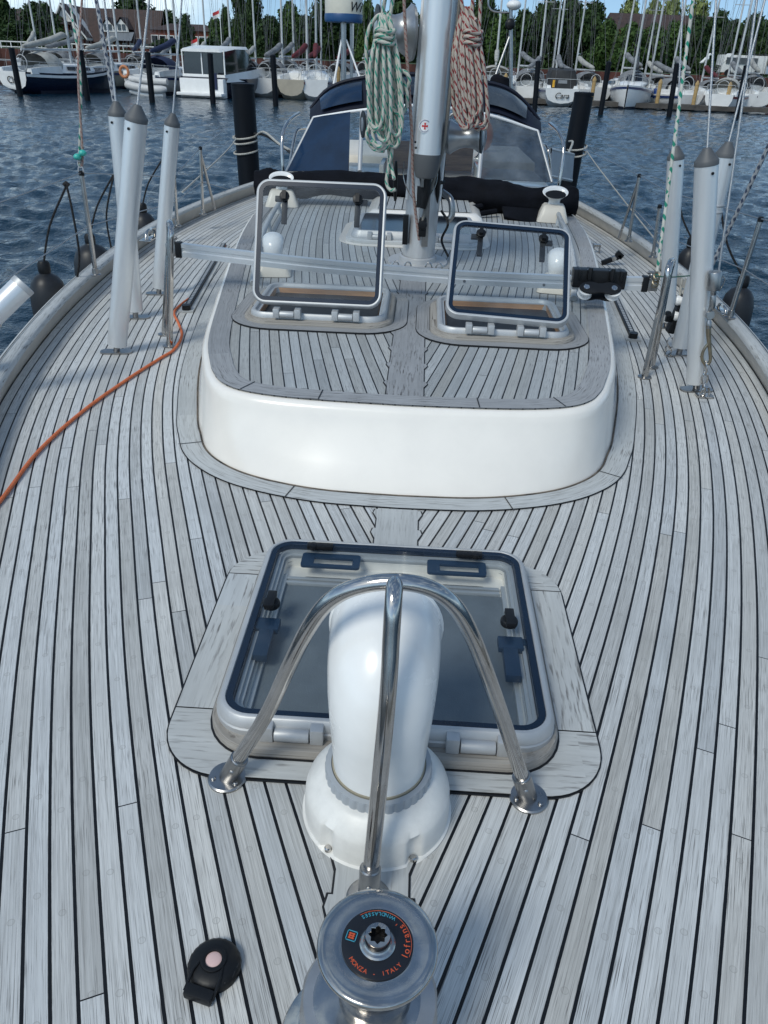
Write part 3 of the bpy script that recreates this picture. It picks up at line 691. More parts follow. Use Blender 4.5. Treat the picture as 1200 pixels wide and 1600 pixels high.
# ------------------------------------------------------------------ hatches on the coachroof
def open_hatch(nm, label, X0, X1, Y0, Lh, z0, tilt, lift, hole):
    t_ = thing('roof_hatch', label, 'hatch', ((X0+X1)/2, Y0, ZR), inplace=True, group='hatches standing open on the coachroof')
    B = (X0-.012, X1+.010, Y0+.002, Y0+Lh-.005)
    # teak margin around
    mm = rr(B, -.095, .12, 8)
    mb = MB(); mb.prism(rr(B, -.088, .085, 8), ZR+.002, ZR+.0055); mb.build('margin_caulk', MT['rubber'], t_, smooth=False)
    def bridge(d0, d1, z, r, name, m_, uvk=31):
        mb = MB(); a_, b_ = rr(B, d0, r, 8), rr(B, d1, r, 8); n_ = len(a_)
        mb.add([(x, y, z) for x, y in a_]+[(x, y, z) for x, y in b_], [(i, (i+1) % n_, n_+(i+1) % n_, n_+i) for i in range(n_)], {i: [(uvk+.1, i*.05), (uvk+.1, i*.05+.05), (uvk+.9, i*.05+.05), (uvk+.9, i*.05)] for i in range(n_)}); return mb.build(name, m_, t_, smooth=False)
    bridge(-.085, -.036, ZR+.0075, .082, 'margin_board', MT['teak_roof_margin'])
    mb = MB()
    for sx in (-1, 1):
        for yy in (Y0+.03, Y0+Lh-.09):
            xx = B[0]-.060 if sx < 0 else B[1]+.060; seam((xx-.024, yy), (xx+.024, yy), ZR+.0085)
    for xx in (X0+.08, X1-.08): seam((xx, B[2]-.084), (xx-.004, B[2]-.037), ZR+.0085)
    mb2 = mb; mb2.build('margin_seam', MT['rubber'], t_, smooth=False)
    o = [(rr(B, -.034, .07), ZR+.003), (rr(B, -.033, .07), ZR+.017), (rr(B, -.027, .07), ZR+.022), (rr(B, .01, .07), ZR+.023), (rr(B, .012, .07), ZR+.0)]
    mb = MB(); mb.loft([[(x, y, z) for x, y in a_] for a_, z in o], uv=lambda i, j: (41.1+.18*i, .06*j)); mb.build('plinth', MT['teak_worn'], t_, angle=50)
    zb = ZR+.022
    mb = MB(); ring(mb, [(rr(B, -.008, .06), zb), (rr(B, -.008, .06), zb+.012), (rr(B, -.002, .06), zb+.020), (rr(B, .004, .06), zb+.021), (rr(B, .010, .06), zb+.018), (rr(B, .014, .06), zb+.008), (rr(B, .022, .05), zb+.006), (rr(B, .024, .05), ZR-.01)])
    mb.build('base_frame', MT['alu'], t_)
    # wooden shaft below, its shallow floor coloured dark to stand in for shade
    mb = MB(); ring(mb, [(rr(B, .026, .04), zb+.004), (rr(B, .020, .04), ZR-.15)]); mb.build('shaft_lining', MT['wood'], t_)
    mb = MB(); mb.prism(rr(B, .018, .04), ZR-.165, ZR-.150); mb.build('dark_well_floor', MT['screen'], t_, smooth=False)
    # lid about its hinge
    W = X1-X0; c_, s_ = math.cos(tilt), math.sin(tilt)
    Mx = Matrix(((1, 0, 0, (X0+X1)/2), (0, c_, -s_, Y0-.012), (0, s_, c_, z0), (0, 0, 0, 1))) @ Matrix.Rotation(lift, 4, 'Z')
    LBx = (-W/2, W/2, .012, Lh)
    mb = MB(); ring(mb, [(rr(LBx, .005, .05), -.010), (rr(LBx, .0, .05), -.010), (rr(LBx, -.001, .05), .0), (rr(LBx, .002, .05), .015), (rr(LBx, .005, .05), .017), (rr(LBx, .010, .05), .0165), (rr(LBx, .010, .05), .010), (rr(LBx, .005, .05), .008), (rr(LBx, .005, .05), -.010)], Mx)
    lid = mb.build('lid_frame', MT['alu'], t_)
    mb = MB(); ring(mb, [(rr(LBx, .0095, .05), .0160), (rr(LBx, .025, .05), .0160), (rr(LBx, .025, .05), .004), (rr(LBx, .0095, .05), .004), (rr(LBx, .0095, .05), .0160)], Mx); mb.build('gasket', MT['gasket'], lid)
    mb = MB(); pl = rr(LBx, .026, .05); mb.add([(x, y, .012) for x, y in pl], [tuple(range(len(pl)))], mtx=Mx); mb.build('pane', MT['glass_open'], lid, smooth=False)
    for sx in (-1, 1):
        mb = MB(); cx = sx*(W/2-.105)
        mb.lathe([(.016, -.004), (.018, 0.0), (.018, .008), (.012, .010), (.003, .0105)], 20, Mx @ Matrix.Translation((cx, Lh-.062, .0137)))
        mb.box((cx, Lh-.062, .03), (.014, .030, .012)); mb.v[-8:] = [tuple(Mx @ Vector(v)) for v in mb.v[-8:]]
        mb.build('catch_knob', MT['black'], lid)
        mb = MB(); mb.add([], []); n0 = len(mb.v)
        mb.box((cx, Lh-.105, .002), (.020, .105, .012)); mb.box((cx-sx*-.018, Lh-.068, .002), (.036, .020, .012)); mb.v = [tuple(Mx @ Vector(v)) for v in mb.v]
        mb.build('catch_arm', MT['black'], lid, bevel=.002)
    for cx in (-W/2+.13, W/2-.13):
        q = Mx @ Vector((cx, 0, 0))
        hinge(q.x, Y0-.022, zb+.022, t_, .028, k=1.1)
    return t_
open_hatch('a', 'opened glass hatch on the coachroof left of the mast, lid standing upright', -.585, -.108, 2.822, .46, .285, R(63), 0, HL)
open_hatch('b', 'opened glass hatch on the coachroof right of the mast, lid leaning back at a slant', .122, .566, 2.742, .46, .285, R(36), R(-3.2), HR)

t_ = thing('small_hatch', 'small closed smoked hatch on the coachroof right behind the mast foot', 'hatch', (-.08, 4.7, ZR), inplace=True)
B = (-.36, .34, 4.36, 4.98)
mb = MB(); mb.prism(rr(B, -.07, .10), ZR+.002, ZR+.006); mb.build('margin_board', MT['gel'], t_, smooth=False)
o = [(rr(B, -.03, .07), ZR+.004), (rr(B, -.03, .07), ZR+.020), (rr(B, -.02, .07), ZR+.026), (rr(B, .02, .07), ZR+.027)]
mb = MB(); mb.loft([[(x, y, z) for x, y in a_] for a_, z in o], uv=lambda i, j: (51.1+.18*i, .06*j)); mb.build('plinth', MT['teak_margin'], t_)
mb = MB(); ring(mb, [(rr(B, 0, .06), ZR+.026), (rr(B, 0, .06), ZR+.04), (rr(B, .02, .06), ZR+.066), (rr(B, .03, .06), ZR+.068), (rr(B, .04, .06), ZR+.066)]); mb.build('lid_frame', MT['alu'], t_)
mb = MB(); mb.prism(rr(B, .038, .05), ZR+.055, ZR+.064); mb.build('pane', MT['darkglass'], t_, smooth=False)
hinge(-.20, 4.352, ZR+.04, t_, .04, k=1.2); hinge(.16, 4.352, ZR+.04, t_, .04, k=1.2)

# ------------------------------------------------------------------ the big cowl ventilator
vent = thing('cowl_ventilator', 'large white plastic cowl vent standing in front of the closed deck hatch', 'ventilator', (0, .868, 0), inplace=True)
T = Matrix.Translation((0, .868, 0))
def lug(i, a):
    # shallow pockets with the fixing screws
    if 1 <= i <= 4:
        for c0 in (R(-128), R(-58), R(62), R(122)):
            d = abs((a-c0+math.pi) % (2*math.pi)-math.pi)
            if d < R(6): return 1-.065*(1-(d/R(6))**4)
    return 1
mb = MB(); mb.lathe([(.124, 0), (.1245, .003), (.1205, .005), (.1200, .022), (.1185, .050), (.1165, .057), (.108, .069), (.097, .080), (.088, .0865), (.06, .087)], 144, T, lug)
vb = mb.build('vent_base', MT['cowl_base'], vent, angle=50)
mb = MB()
for c0 in (R(-128), R(-58), R(62), R(122)):
    cx, cy = .1175*math.cos(c0), .868+.1175*math.sin(c0)
    mb.lathe([(.0055, .004), (.0055, .010), (.004, .0118), (.0015, .0115)], 14, Matrix.Translation((cx, cy, 0)))
mb.build('base_screw', MT['steel'], vb)
mb = MB(); N_ = 36
mb.lathe([(.0860, .083), (.0865, .085), (.0865, .103), (.0850, .106), (.0765, .1065), (.076, .10)], N_*8, T, lambda i, a: 1-(.026*(abs(math.cos(a*N_/2))**6) if i in (1, 2) else 0))
mb.build('locking_ring', MT['ring'], vent, angle=40)
mb = MB(); mb.lathe([(.0755, .104), (.0755, .109), (.073, .110)], 48, T); mb.build('seal', mat('yellowed sealant', (.30, .27, .20), .6), vent)
# hood: shaft rising, bending aft, opening with a flared lip
mb = MB(); prof = []
path = [((0, .868, .098), .0725, .0725), ((0, .868, .15), .0755, .0765), ((0, .869, .205), .0795, .081), ((0, .875, .245), .083, .086), ((0, .890, .275), .0855, .088), ((0, .915, .292), .087, .090), ((0, .945, .297), .088, .091), ((0, .972, .297), .090, .093), ((0, .978, .297), .091, .094), ((0, .976, .297), .086, .089), ((0, .93, .295), .078, .080), ((0, .90, .285), .06, .06)]
pp, ww = catmull([Vector(p) for p, a_, b_ in path], [a_ for p, a_, b_ in path], 5); _, hh = catmull([Vector(p) for p, a_, b_ in path], [b_ for p, a_, b_ in path], 5)
# direction of each section turns smoothly from up to aft
rings = []
for i, p in enumerate(pp):
    f_ = min(1, max(0, (i-8)/17)); f_ = f_*f_*(3-2*f_); an = f_*math.pi/2
    n_ = Vector((0, math.sin(an), math.cos(an))); up_ = Vector((0, -math.cos(an), math.sin(an)))
    rings.append([tuple(p+Vector((1, 0, 0))*math.cos(2*math.pi*k/48)*ww[i]+up_*math.sin(2*math.pi*k/48)*(hh[i] if math.sin(2*math.pi*k/48) < 0 or f_ > .0 else ww[i])) for k in range(48)])
mb.loft(rings); hood = mb.build('cowl_hood', MT['cowl'], vent, angle=80)
mb = MB(); mb.tube([(.086*math.cos(2*math.pi*k/40), .974, .297+.089*math.sin(2*math.pi*k/40)) for k in range(40)], .0065, 8, closed=True); mb.build('cowl_lip', MT['cowl'], vent)

# ------------------------------------------------------------------ three legged stainless guard over it
guard = thing('cowl_guard', 'polished steel tube guard with three legs arching over the big white cowl', 'guard rail', (0, .84, 0), inplace=True)
fl_, fr_, ff_ = Vector((-.262, .905, 0)), Vector((.258, .903, 0)), Vector((-.003, .700, 0)); apex = P(617, 910, y=.862)
arch = [fl_+Vector((.004, 0, .015))]+[P(a, b2, y=q) for a, b2, q in ((414, 1120, .895), (452, 1040, .885), (484, 978, .877), (516, 938, .870), (560, 916, .865), (617, 909, .862), (670, 918, .865), (708, 944, .870), (735, 988, .877), (760, 1050, .885), (790, 1135, .895))]+[fr_+Vector((-.004, 0, .015))]
mb = MB(); mb.tube(arch, .0121, 20, smooth=6); mb.build('arch_tube', MT['steel'], guard)
mb = MB(); mb.tube([apex+Vector((0, .004, -.001)), P(616, 922, y=.842), P(614, 950, y=.824), P(611, 1000, y=.810), P(604, 1110, y=.780), ff_+Vector((.0, .003, .015))], .0121, 20, smooth=6); mb.build('front_tube', MT['steel'], guard)
for f_, d in ((fl_, arch[1]), (fr_, arch[-2]), (ff_, Vector((.001, .745, .27)))):
    mb = MB(); T2_ = Matrix.Translation(f_)
    mb.lathe([(.033, .0), (.0335, .004), (.031, .0062), (.017, .0068)], 40, T2_)
    dd = (Vector(d)-f_).normalized(); mb.tube([f_+dd*.004, f_+dd*.060], .0160, 20); mb.tube([f_+dd*.058, f_+dd*.0625], [.0160, .0135], 20)
    fo = mb.build('foot', MT['steel_dull'], guard)
    mb = MB()
    for k in range(3):
        a = R(200+120*k); mb.lathe([(.0045, .0062), (.0045, .0085), (.003, .0102), (.001, .0104)], 12, Matrix.Translation(f_+Vector((.0235*math.cos(a), .0235*math.sin(a), 0))))
    q = f_+dd*.034; mb.lathe([(.0045, .013), (.0045, .0175), (.002, .019)], 12, axis(q, (0, -1, .35))); mb.build('foot_screw', MT['steel_dull'], fo)

# ------------------------------------------------------------------ anchor windlass
wz = .28; WC = Vector((.016, .470, 0)); T = Matrix.Translation(WC)
wl = thing('anchor_windlass', 'polished alloy anchor windlass with a black maker\'s disc, in front of the cowl', 'windlass', tuple(WC), inplace=True)
mb = MB(); mb.lathe([(.094, 0), (.096, .01), (.092, .03), (.082, .07), (.075, .12), (.071, .16), (.068, .175), (.05, .18)], 64, Matrix.Translation(WC+Vector((-.008, .0, 0)))); 
mb.build('housing', MT['chrome'], wl)
mb = MB(); mb.lathe([(.084, 0), (.088, .012), (.083, .03), (.078, .09), (.081, .100), (.083, .108), (.080, .116), (.066, .122), (.060, .126)], 64, Matrix.Translation(WC+Vector((-.024, -.014, 0)))); mb.build('gearbox', MT['chrome'], wl)
mb = MB(); mb.lathe([(.060, .118), (.076, .124), (.080, .134), (.076, .144), (.060, .150), (.076, .158), (.079, .166), (.074, .176), (.05, .178)], 64, Matrix.Translation(WC+Vector((-.006, 0, 0))), lambda i, a: 1-(.03*max(0, math.cos(a*6)) if i in (2, 6) else 0)); mb.build('chain_wheel', MT['winch'], wl)
mb = MB(); mb.lathe([(.040, .178), (.0405, .182), (.0395, .188), (.0405, .192), (.0395, .198), (.0405, .205), (.044, .225), (.050, .245), (.058, .262), (.0625, .270), (.0640, .274), (.0638, .2775), (.0620, .2795), (.054, .2805), (.0405, .2795), (.0385, .2790), (.0385, .2785)], 96, T)
drum = mb.build('drum', MT['chrome'], wl, angle=60)
mb = MB(); mb.lathe([(.0380, .2780), (.0380, .2800), (.0377, .2802), (.019, .2802)], 72, T); disc = mb.build('label_disc', mat('black enamel', (.010, .011, .015), .3), wl)
mb = MB()
star = lambda i, a: 1
sp_ = [(( .0098 if k % 2 == 0 else .0074)*math.cos(2*math.pi*k/16), (.0098 if k % 2 == 0 else .0074)*math.sin(2*math.pi*k/16)) for k in range(16)]
prof = [(.0185, .2795), (.0190, .2812), (.0175, .2828), (.0150, .2835), (.0138, .2850), (.0138, .294), (.0132, .2955)]
rings = [[tuple(WC+Vector((r*math.cos(2*math.pi*k/64), r*math.sin(2*math.pi*k/64), z))) for k in range(64)] for r, z in prof]
def starr(k, sc):
    t = 16*k/64; i = int(t) % 16; f_ = t-int(t); a, b2 = sp_[i], sp_[(i+1) % 16]; return ((a[0]+(b2[0]-a[0])*f_)*sc, (a[1]+(b2[1]-a[1])*f_)*sc)
for z, sc in ((.2957, 1.06), (.2950, 1), (.270, 1)): rings.append([tuple(WC+Vector((*starr(k, sc), z))) for k in range(64)])
mb.loft(rings, caps=True); mb.build('crank_socket', MT['chrome'], drum, angle=30)
mb = MB(); mb.prism([(WC.x+x*.98, WC.y+y*.98) for x, y in sp_], .2805, .2812); mb.build('socket_bottom', MT['black'], drum, smooth=False)
MT['redink'] = mat('orange red enamel', (.62, .10, .035), .4); MT['cyanink'] = mat('cyan enamel', (.06, .34, .46), .4)
def arc_text(body, a0, a1, rad, size, m_, name):
    """letters round the disc, tops towards the centre, reading anticlockwise"""
    n_ = len(body); tmp = []
    for i, ch in enumerate(body):
        if ch == ' ': continue
        a = R(a0+(a1-a0)*i/(n_-1))
        Mx = Matrix.Translation((WC.x+rad*math.cos(a), WC.y+rad*math.sin(a), .2804)) @ Matrix.Rotation(a+math.pi/2, 4, 'Z')
        tmp.append(text_mesh(name, ch, size, m_, None, Mx, .0002))
    bm = bmesh.new()
    for o in tmp: bm.from_mesh(o.data); bpy.data.objects.remove(o)
    me = bpy.data.meshes.new(name); bm.to_mesh(me); bm.free(); me.materials.append(m_); o = bpy.data.objects.new(name, me); COL.objects.link(o); attach(o, disc)
arc_text("lofrans'", -22, 48, .0315, .0098, MT['redink'], 'maker_name')
arc_text('WINDLASSES', 62, 122, .0325, .0058, MT['cyanink'], 'maker_name')
arc_text('MONZA - ITALY', 216, 318, .0320, .0064, MT['redink'], 'maker_town')
mb = MB()
mb.tube([(WC.x+.0358*math.cos(R(a)), WC.y+.0358*math.sin(R(a)), .2804) for a in range(-20, 130, 5)], .00028, 6); mb.build('maker_arc', MT['redink'], disc)
mb = MB(); q0 = Vector((WC.x+.0285*math.cos(R(168)), WC.y+.0285*math.sin(R(168)), .2805)); rz = Matrix.Rotation(R(-14), 3, 'Z')
for k in (-1, 1):
    mb.box(q0+rz @ Vector((k*.0052, 0, 0)), (.0008, .0112, .0004), rz); mb.box(q0+rz @ Vector((0, k*.0052, 0)), (.0112, .0008, .0004), rz)
mb.build('maker_emblem', MT['cyanink'], disc, smooth=False)
mb = MB()
for k in (-1, 0, 1): mb.box(q0+rz @ Vector((0, k*.0024, 0)), (.0064, .0015, .0004), rz)
for k in (-1, 1): mb.box(q0+rz @ Vector((k*.0018, 0, .0001)), (.0012, .0066, .0004), rz)
mb.build('maker_emblem', MT['redink'], disc, smooth=False)

# ------------------------------------------------------------------ foot switch
SC = Vector((-.2065, .585, 0)); T = Matrix.Translation(SC) @ Matrix.Rotation(R(-14), 4, 'Z')
fs = thing('foot_switch', 'round black ribbed foot switch with a pale pink button left of the windlass', 'switch', tuple(SC), inplace=True)
mb = MB(); mb.lathe([(.036, 0), (.0365, .006), (.0345, .012), (.029, .017), (.018, .019), (.0175, .0215), (.0145, .0225), (.0115, .0215), (.0112, .017)], 64, T, lambda i, a: 1+(.012*math.cos(40*a) if 1 <= i <= 2 else 0)); body = mb.build('switch_body', MT['black'], fs, angle=50)
mb = MB()
for k in range(-11, 12):
    x = k*.0029; yy = math.sqrt(max(0, .0335**2-x*x)); z = .0125
    for s_ in (1, -1):
        ys_ = [s_*math.sqrt(max(0, .0175**2-x*x)) if abs(x) < .0175 else 0, s_*yy*.97]
        pts = [T @ Vector((x, ys_[0]+(ys_[1]-ys_[0])*q, .0185-.007*(math.hypot(x, ys_[0]+(ys_[1]-ys_[0])*q)/.034)**3)) for q in (0, .35, .7, 1)]
        mb.tube(pts, .0012, 6)
mb.build('grip_rib', mat('lightened black rubber', (.045, .046, .05), .6), body)  # ribs coloured lighter than the body so that they show
mb = MB(); mb.lathe([(.0112, .016), (.011, .0195), (.008, .0208), (.002, .0212)], 32, T); mb.build('button', mat('pale pink rubber', (.72, .50, .47), .5), fs)
mb = MB(); mb.box((0, -.042, .009), (.040, .016, .014)); mb.v = [tuple(T @ Vector(v)) for v in mb.v]; mb.build('cover_hinge', MT['black'], fs, bevel=.003)
for s_ in (-1, 1):
    mb = MB(); mb.tube([T @ Vector((s_*.021, -.044, .010)), T @ Vector((s_*.020, -.020, .019)), T @ Vector((s_*.016, -.004, .019))], .0020, 8)
    mb.build('cover_arm', MT['black'], fs)

# ------------------------------------------------------------------ orange line over the side deck
pts = [P(a, b2, z=.008) for a, b2 in ((-60, 845), (0, 783), (60, 705), (130, 642), (200, 592), (250, 560), (272, 546), (284, 524), (279, 505), (272, 488), (285, 474), (306, 458), (318, 437), (330, 418), (342, 398), (352, 384))]
mb = MB(); mb.tube(pts, .0058, 12, smooth=6); tag(mb.build('orange_line', MT['rope_orange']), 'thin orange line lying over the port side deck from the left edge towards the track', 'rope')

# ------------------------------------------------------------------ low steel hoops and the staysail traveller bar between them
hg = 'steel hoops at the ends of the traveller bar'
for px, bpx, lab in (((265, 541), (257, 523), 'polished steel hoop on the left side deck carrying the left end of the bar'), ((1007, 590), (1018, 574), 'polished steel hoop on the right side deck carrying the right end of the bar')):
    b0 = P(*px, z=0); t_ = thing('steel_hoop', lab, 'support', (b0.x, b0.y, 0), inplace=True, group=hg); s = 1 if b0.x > 0 else -1
    f2_ = P(*bpx, z=0); tf = P(*((267, 364) if s < 0 else (1045, 424)), y=b0.y+.01); tb = Vector((tf.x+(f2_.x-b0.x)*.6, f2_.y-.01, tf.z+.004))
    pts = [b0, b0.lerp(tf, .5), b0.lerp(tf, .88), tf+Vector((0, .008, .006)), tf.lerp(tb, .5)+Vector((0, 0, .022)), tb+Vector((0, -.008, .006)), f2_.lerp(tb, .88), f2_.lerp(tb, .5), f2_]
    mb = MB(); mb.tube(pts, .0135, 16, smooth=6); mb.build('hoop_tube', MT['steel'], t_)
    for q in (b0, f2_):
        mb = MB(); mb.lathe([(.028, 0), (.028, .004), (.015, .006)], 28, Matrix.Translation((q.x, q.y, .001))); mb.build('foot', MT['steel_dull'], t_)
bar = thing('traveller_bar', 'long silver sail traveller bar crossing the coachroof in front of the mast', 'track', (0, 3.3, .35), inplace=True)
bp_ = [P(a, b2+5, y=3.30) for a, b2 in ((283, 385), (400, 399), (500, 410), (590, 418), (700, 427), (800, 432), (900, 436), (1004, 438))]
pc, _ = catmull(bp_, [0]*len(bp_), 4)
def sweep_rect(pts, w, h, notch=0):
    mb = MB(); rings = []
    sec = [(-w, -h), (w, -h), (w, -h*.25), (w*.72, -h*.1), (w*.72, h*.25), (w, h*.4), (w, h), (-w, h), (-w, h*.4), (-w*.72, h*.25), (-w*.72, -h*.1), (-w, -h*.25)]
    for i, p in enumerate(pts):
        t = (pts[min(i+1, len(pts)-1)]-pts[max(i-1, 0)]).normalized(); a = Vector((0, 1, 0)); b2 = a.cross(t)*-1
        if b2.z < 0: b2 = -b2
        rings.append([tuple(p+a*x+b2*z) for x, z in sec])
    return mb.loft(rings, caps=True)
sweep_rect(pc, .0145, .0265).build('bar_profile', MT['tube'], bar, angle=25)
mb = MB()
for i in (12, 17, 22): mb.lathe([(.006, 0), (.006, .002), (.001, .0022)], 12, axis(pc[i]+Vector((0, -.0145, -.012)), (0, -1, 0)))
mb.build('bar_screw', MT['steel_dull'], bar)
for e, s in ((pc[0], -1), (pc[-1], 1)):
    mb = MB(); mb.box(e+Vector((s*.008, 0, 0)), (.026, .040, .062)); mb.build('end_stop', MT['black'], bar, bevel=.004)
    mb = MB(); mb.box(e+Vector((s*.038, .0, .0)), (.045, .036, .052)); mb.lathe([(.010, .026), (.010, .040), (.004, .045)], 12, Matrix.Translation(e+Vector((s*.03, 0, 0)))); mb.tube([e+Vector((s*.012, 0, .046)), e+Vector((s*.055, 0, .046))], .006, 8); mb.build('end_bracket', MT['steel_dull'], bar, bevel=.004)
car = thing('traveller_car', 'black ball bearing car with two white sheaves riding on the right end of the bar', 'traveller car', tuple(P(935, 440, y=3.27)), inplace=True)
c0 = P(934, 438, y=3.285)
mb = MB(); mb.box(c0+Vector((0, -.004, .010)), (.215, .062, .072))
for k in (-.085, -.042, .042, .085): mb.box(c0+Vector((k, -.008, .028)), (.012, .068, .040))
mb.build('car_body', MT['black'], car, bevel=.004)
mb = MB()
for k in (-.045, .045): mb.box(c0+Vector((k, -.04, .035)), (.020, .03, .035)); mb.tube([c0+Vector((k, -.05, .06)), c0+Vector((k, -.05, .01))], .009, 12)
mb.build('car_post', MT['black'], car, bevel=.003)
cc = Vector((0, 0, 0)); CT = Matrix.Translation(c0+Vector((-.005, -.075, -.030))) @ Matrix.Rotation(R(38), 4, 'X')
plate = []
for a in range(0, 360, 12):
    x = .085*math.cos(R(a)); plate.append((x+(.030 if x > 0 else -.030)*0, (.036-.015*math.exp(-(x/.03)**2))*math.sin(R(a))))
mb = MB(); mb.prism(plate, .0, .007, CT @ Matrix.Translation((0, 0, .022))); mb.prism(plate, .0, .006, CT @ Matrix.Translation((0, 0, -.020))); mb.build('sheave_plate', MT['black'], car, bevel=.0015)
mb = MB()
for k in (-.056, .056): mb.lathe([(.026, -.012), (.030, -.010), (.026, .0), (.030, .012), (.029, .02), (.01, .02)], 28, CT @ Matrix.Translation((k, -.004, 0)))
mb.build('sheave', MT['white'], car)
mb = MB()
for k in (-.056, .056): mb.lathe([(.012, .028), (.012, .032), (.005, .034)], 16, CT @ Matrix.Translation((k, 0, 0)))
for k in (-.045, .045): mb.lathe([(.013, 0), (.013, .003), (.004, .005)], 16, Matrix.Translation(c0+Vector((k, -.036, .046))))
mb.build('pivot', MT['steel'], car)
# ------------------------------------------------------------------ shrouds in their silver cover tubes
sg = 'shrouds in silver cover tubes'
def shroud(foot, top, wiretop, label, dia=.078, y_top=None, collar=False):
    f = P(*foot, z=.005); yt = y_top if y_top else f.y-.02
    tp = P(*top, y=yt); t_ = thing('shroud', label, 'shroud', tuple(f), inplace=True, group=sg)
    d = (tp-f).normalized(); L_ = (tp-f).length
    # tube with an eased lower edge
    mb = MB(); Mx = axis(f+d*.03, d); r = dia/2
    mb.lathe([(r*.9, 0), (r, .002), (r, L_-.035), (r*1.0, L_-.03)], 32, Mx)
    mb.build('cover_tube', MT['tube'], t_)
    mb = MB(); mb.lathe([(r*1.03, -.006), (r*1.03, .008), (r*.95, .012), (r*.42, .042), (r*.34, .048), (.005, .049)], 28, axis(tp-d*.002, d)); mb.build('rubber_cap', MT['tubecap'], t_)
    mb = MB(); mb.lathe([(.005, 0), (.0052, .002)], 10, axis(tp-d*.03+Vector((.010 if f.x > 0 else -.012, -r, 0)), (0, -1, 0))); mb.build('rivet_hole', MT['black'], t_)
    wt = P(*wiretop, y=yt+.10); dw = (wt-tp).normalized()
    mb = MB(); mb.tube([tp+d*.03, wt, wt+dw*2.5], .0042, 8); mb.build('wire', MT['wire'], t_)
    mb = MB(); mb.prism(rrect(-.065, .065, -.028, .028, .024, 6), 0, .006, Matrix.Translation(f-Vector((0, 0, .004))) @ Matrix.Rotation(R(8), 4, 'Z')); mb.tube([f, f+d*.05], .013, 10); mb.build('deck_plate', MT['steel_dull'], t_)
    if collar:
        mb = MB()
        for z in (.60, .625): mb.lathe([(r*1.0, z-.006), (r*1.05, z-.002), (r*1.05, z+.002), (r, z+.006)], 32, axis(f, d))
        mb.build('tape_collar', MT['alu'], t_)
    return t_
shroud((182, 549), (213, 186), (233, 0), 'front silver shroud tube on the left side deck, the widest of the left three')
shroud((212, 495), (183, 178), (163, 0), 'silver shroud tube on the left leaning left behind the widest one', .073, collar=False)
shroud((248, 458), (269, 194), (284, 0), 'rear silver shroud tube on the left, beside the left steel hoop', .070)
shroud((1088, 608), (1104, 254), (1119, 0), 'front silver shroud tube on the right side deck with a snap shackle at its foot', .078)
shroud((1061, 552), (1134, 242), (1195, 0), 'silver shroud tube on the right slanting outward behind the front one, with a taped collar', .078, collar=True)
shroud((1041, 510), (1056, 246), (1067, 0), 'rear silver shroud tube on the right, behind the right steel hoop', .072)

def line(name, label, pts, r, m_, cat='rope', smooth=0, group=None, n=8):
    mb = MB(); mb.tube(pts, r, n, smooth=smooth); return tag(mb.build(name, m_), label, cat, group)
def up(p0, p1, y0, y1, ext=1.5):
    a = P(*p0, y=y0) if not isinstance(p0, Vector) else p0; b2 = P(*p1, y=y1); return [a, b2, b2+(b2-a).normalized()*ext]
# other wires and halyards passing the side decks
line('backup_line', 'thick blue grey flecked rope running up beside the left leaning shroud tube', up((180, 168), (150, -2), 3.6, 3.75), .0085, MT['rope_blue'])
line('flag_halyard', 'white and green flecked halyard beside the rear right shroud tube', up((1026, 432), (1083, 0), 3.3, 3.6), .0070, MT['rope_whitegreen'])
line('halyard', 'grey blue flecked rope slanting up along the right edge', up((1106, 428), (1212, 205), 3.35, 3.2), .0085, MT['rope_blue'])
line('inner_wire', 'thin stay wire left of the right front shroud tube', up((1122, 430), (1163, 140), 3.0, 3.1), .0045, MT['wire'], 'wire')
line('tie_line', 'thin dark green cord tied across the right shroud tubes', [P(1022, 432, y=3.2), P(1052, 433, y=3.1), P(1088, 430, y=2.9), P(1122, 428, y=3.0)], .0022, mat('dark green cord', (.02, .10, .07), .7))

# stanchions with wires
stg = 'stanchions of the guard rails'
stan = {}
def stanchion(foot, top, label, brace=None, r=.0115, z0=.104):
    f = P(*foot, z=z0); tp = P(*top, y=f.y); t_ = thing('stanchion', label, 'stanchion', tuple(f), inplace=True, group=stg)
    mb = MB(); mb.tube([f, tp], [r, r*.92], 12); mb.build('post', MT['steel'], t_)
    mb = MB(); mb.lathe([(.026, 0), (.026, .006), (.016, .010), (.015, .035), (r, .037)], 20, Matrix.Translation(f-Vector((0, 0, .002)))); mb.build('socket', MT['steel_dull'], t_)
    mb = MB(); mb.lathe([(r*1.15, -.012), (r*1.15, .004), (r*.6, .010)], 12, axis(tp, tp-f)); mb.build('top_cap', MT['black'], t_)
    if brace:
        b0 = P(*brace, z=z0); mb = MB(); mb.tube([b0, tp+(f-tp)*.08], r*.8, 10); mb.build('brace', MT['steel'], t_)
    return f, tp
SL = [stanchion((150, 430), (127, 270), 'steel stanchion on the left rail between two black fenders with a halyard on top'),
      stanchion((277, 353), (272, 276), 'thin steel stanchion on the left rail just behind the rear left shroud tube'),
      stanchion((317, 335), (313, 231), 'steel stanchion with a slanting brace on the left rail short of the black piling', (336, 328))]
SR = [stanchion((1140, 496), (1189, 342), 'slanting steel stanchion on the right rail next to the big black fender'),
      stanchion((1020, 402), (1031, 322), 'steel stanchion on the right rail half hidden behind the rear shroud tube'),
      stanchion((982, 377), (999, 274), 'steel stanchion with a brace on the right rail nearest the right black piling', (967, 372))]
wm = MT['wire']
lw = []
def lifeline(label, pts, r=.0028):
    line('lifeline', label, pts, r, wm, 'guard wire', group='guard wires strung along the rails')
f0, t0 = SL[0]; f1, t1 = SL[1]; f2, t2 = SL[2]
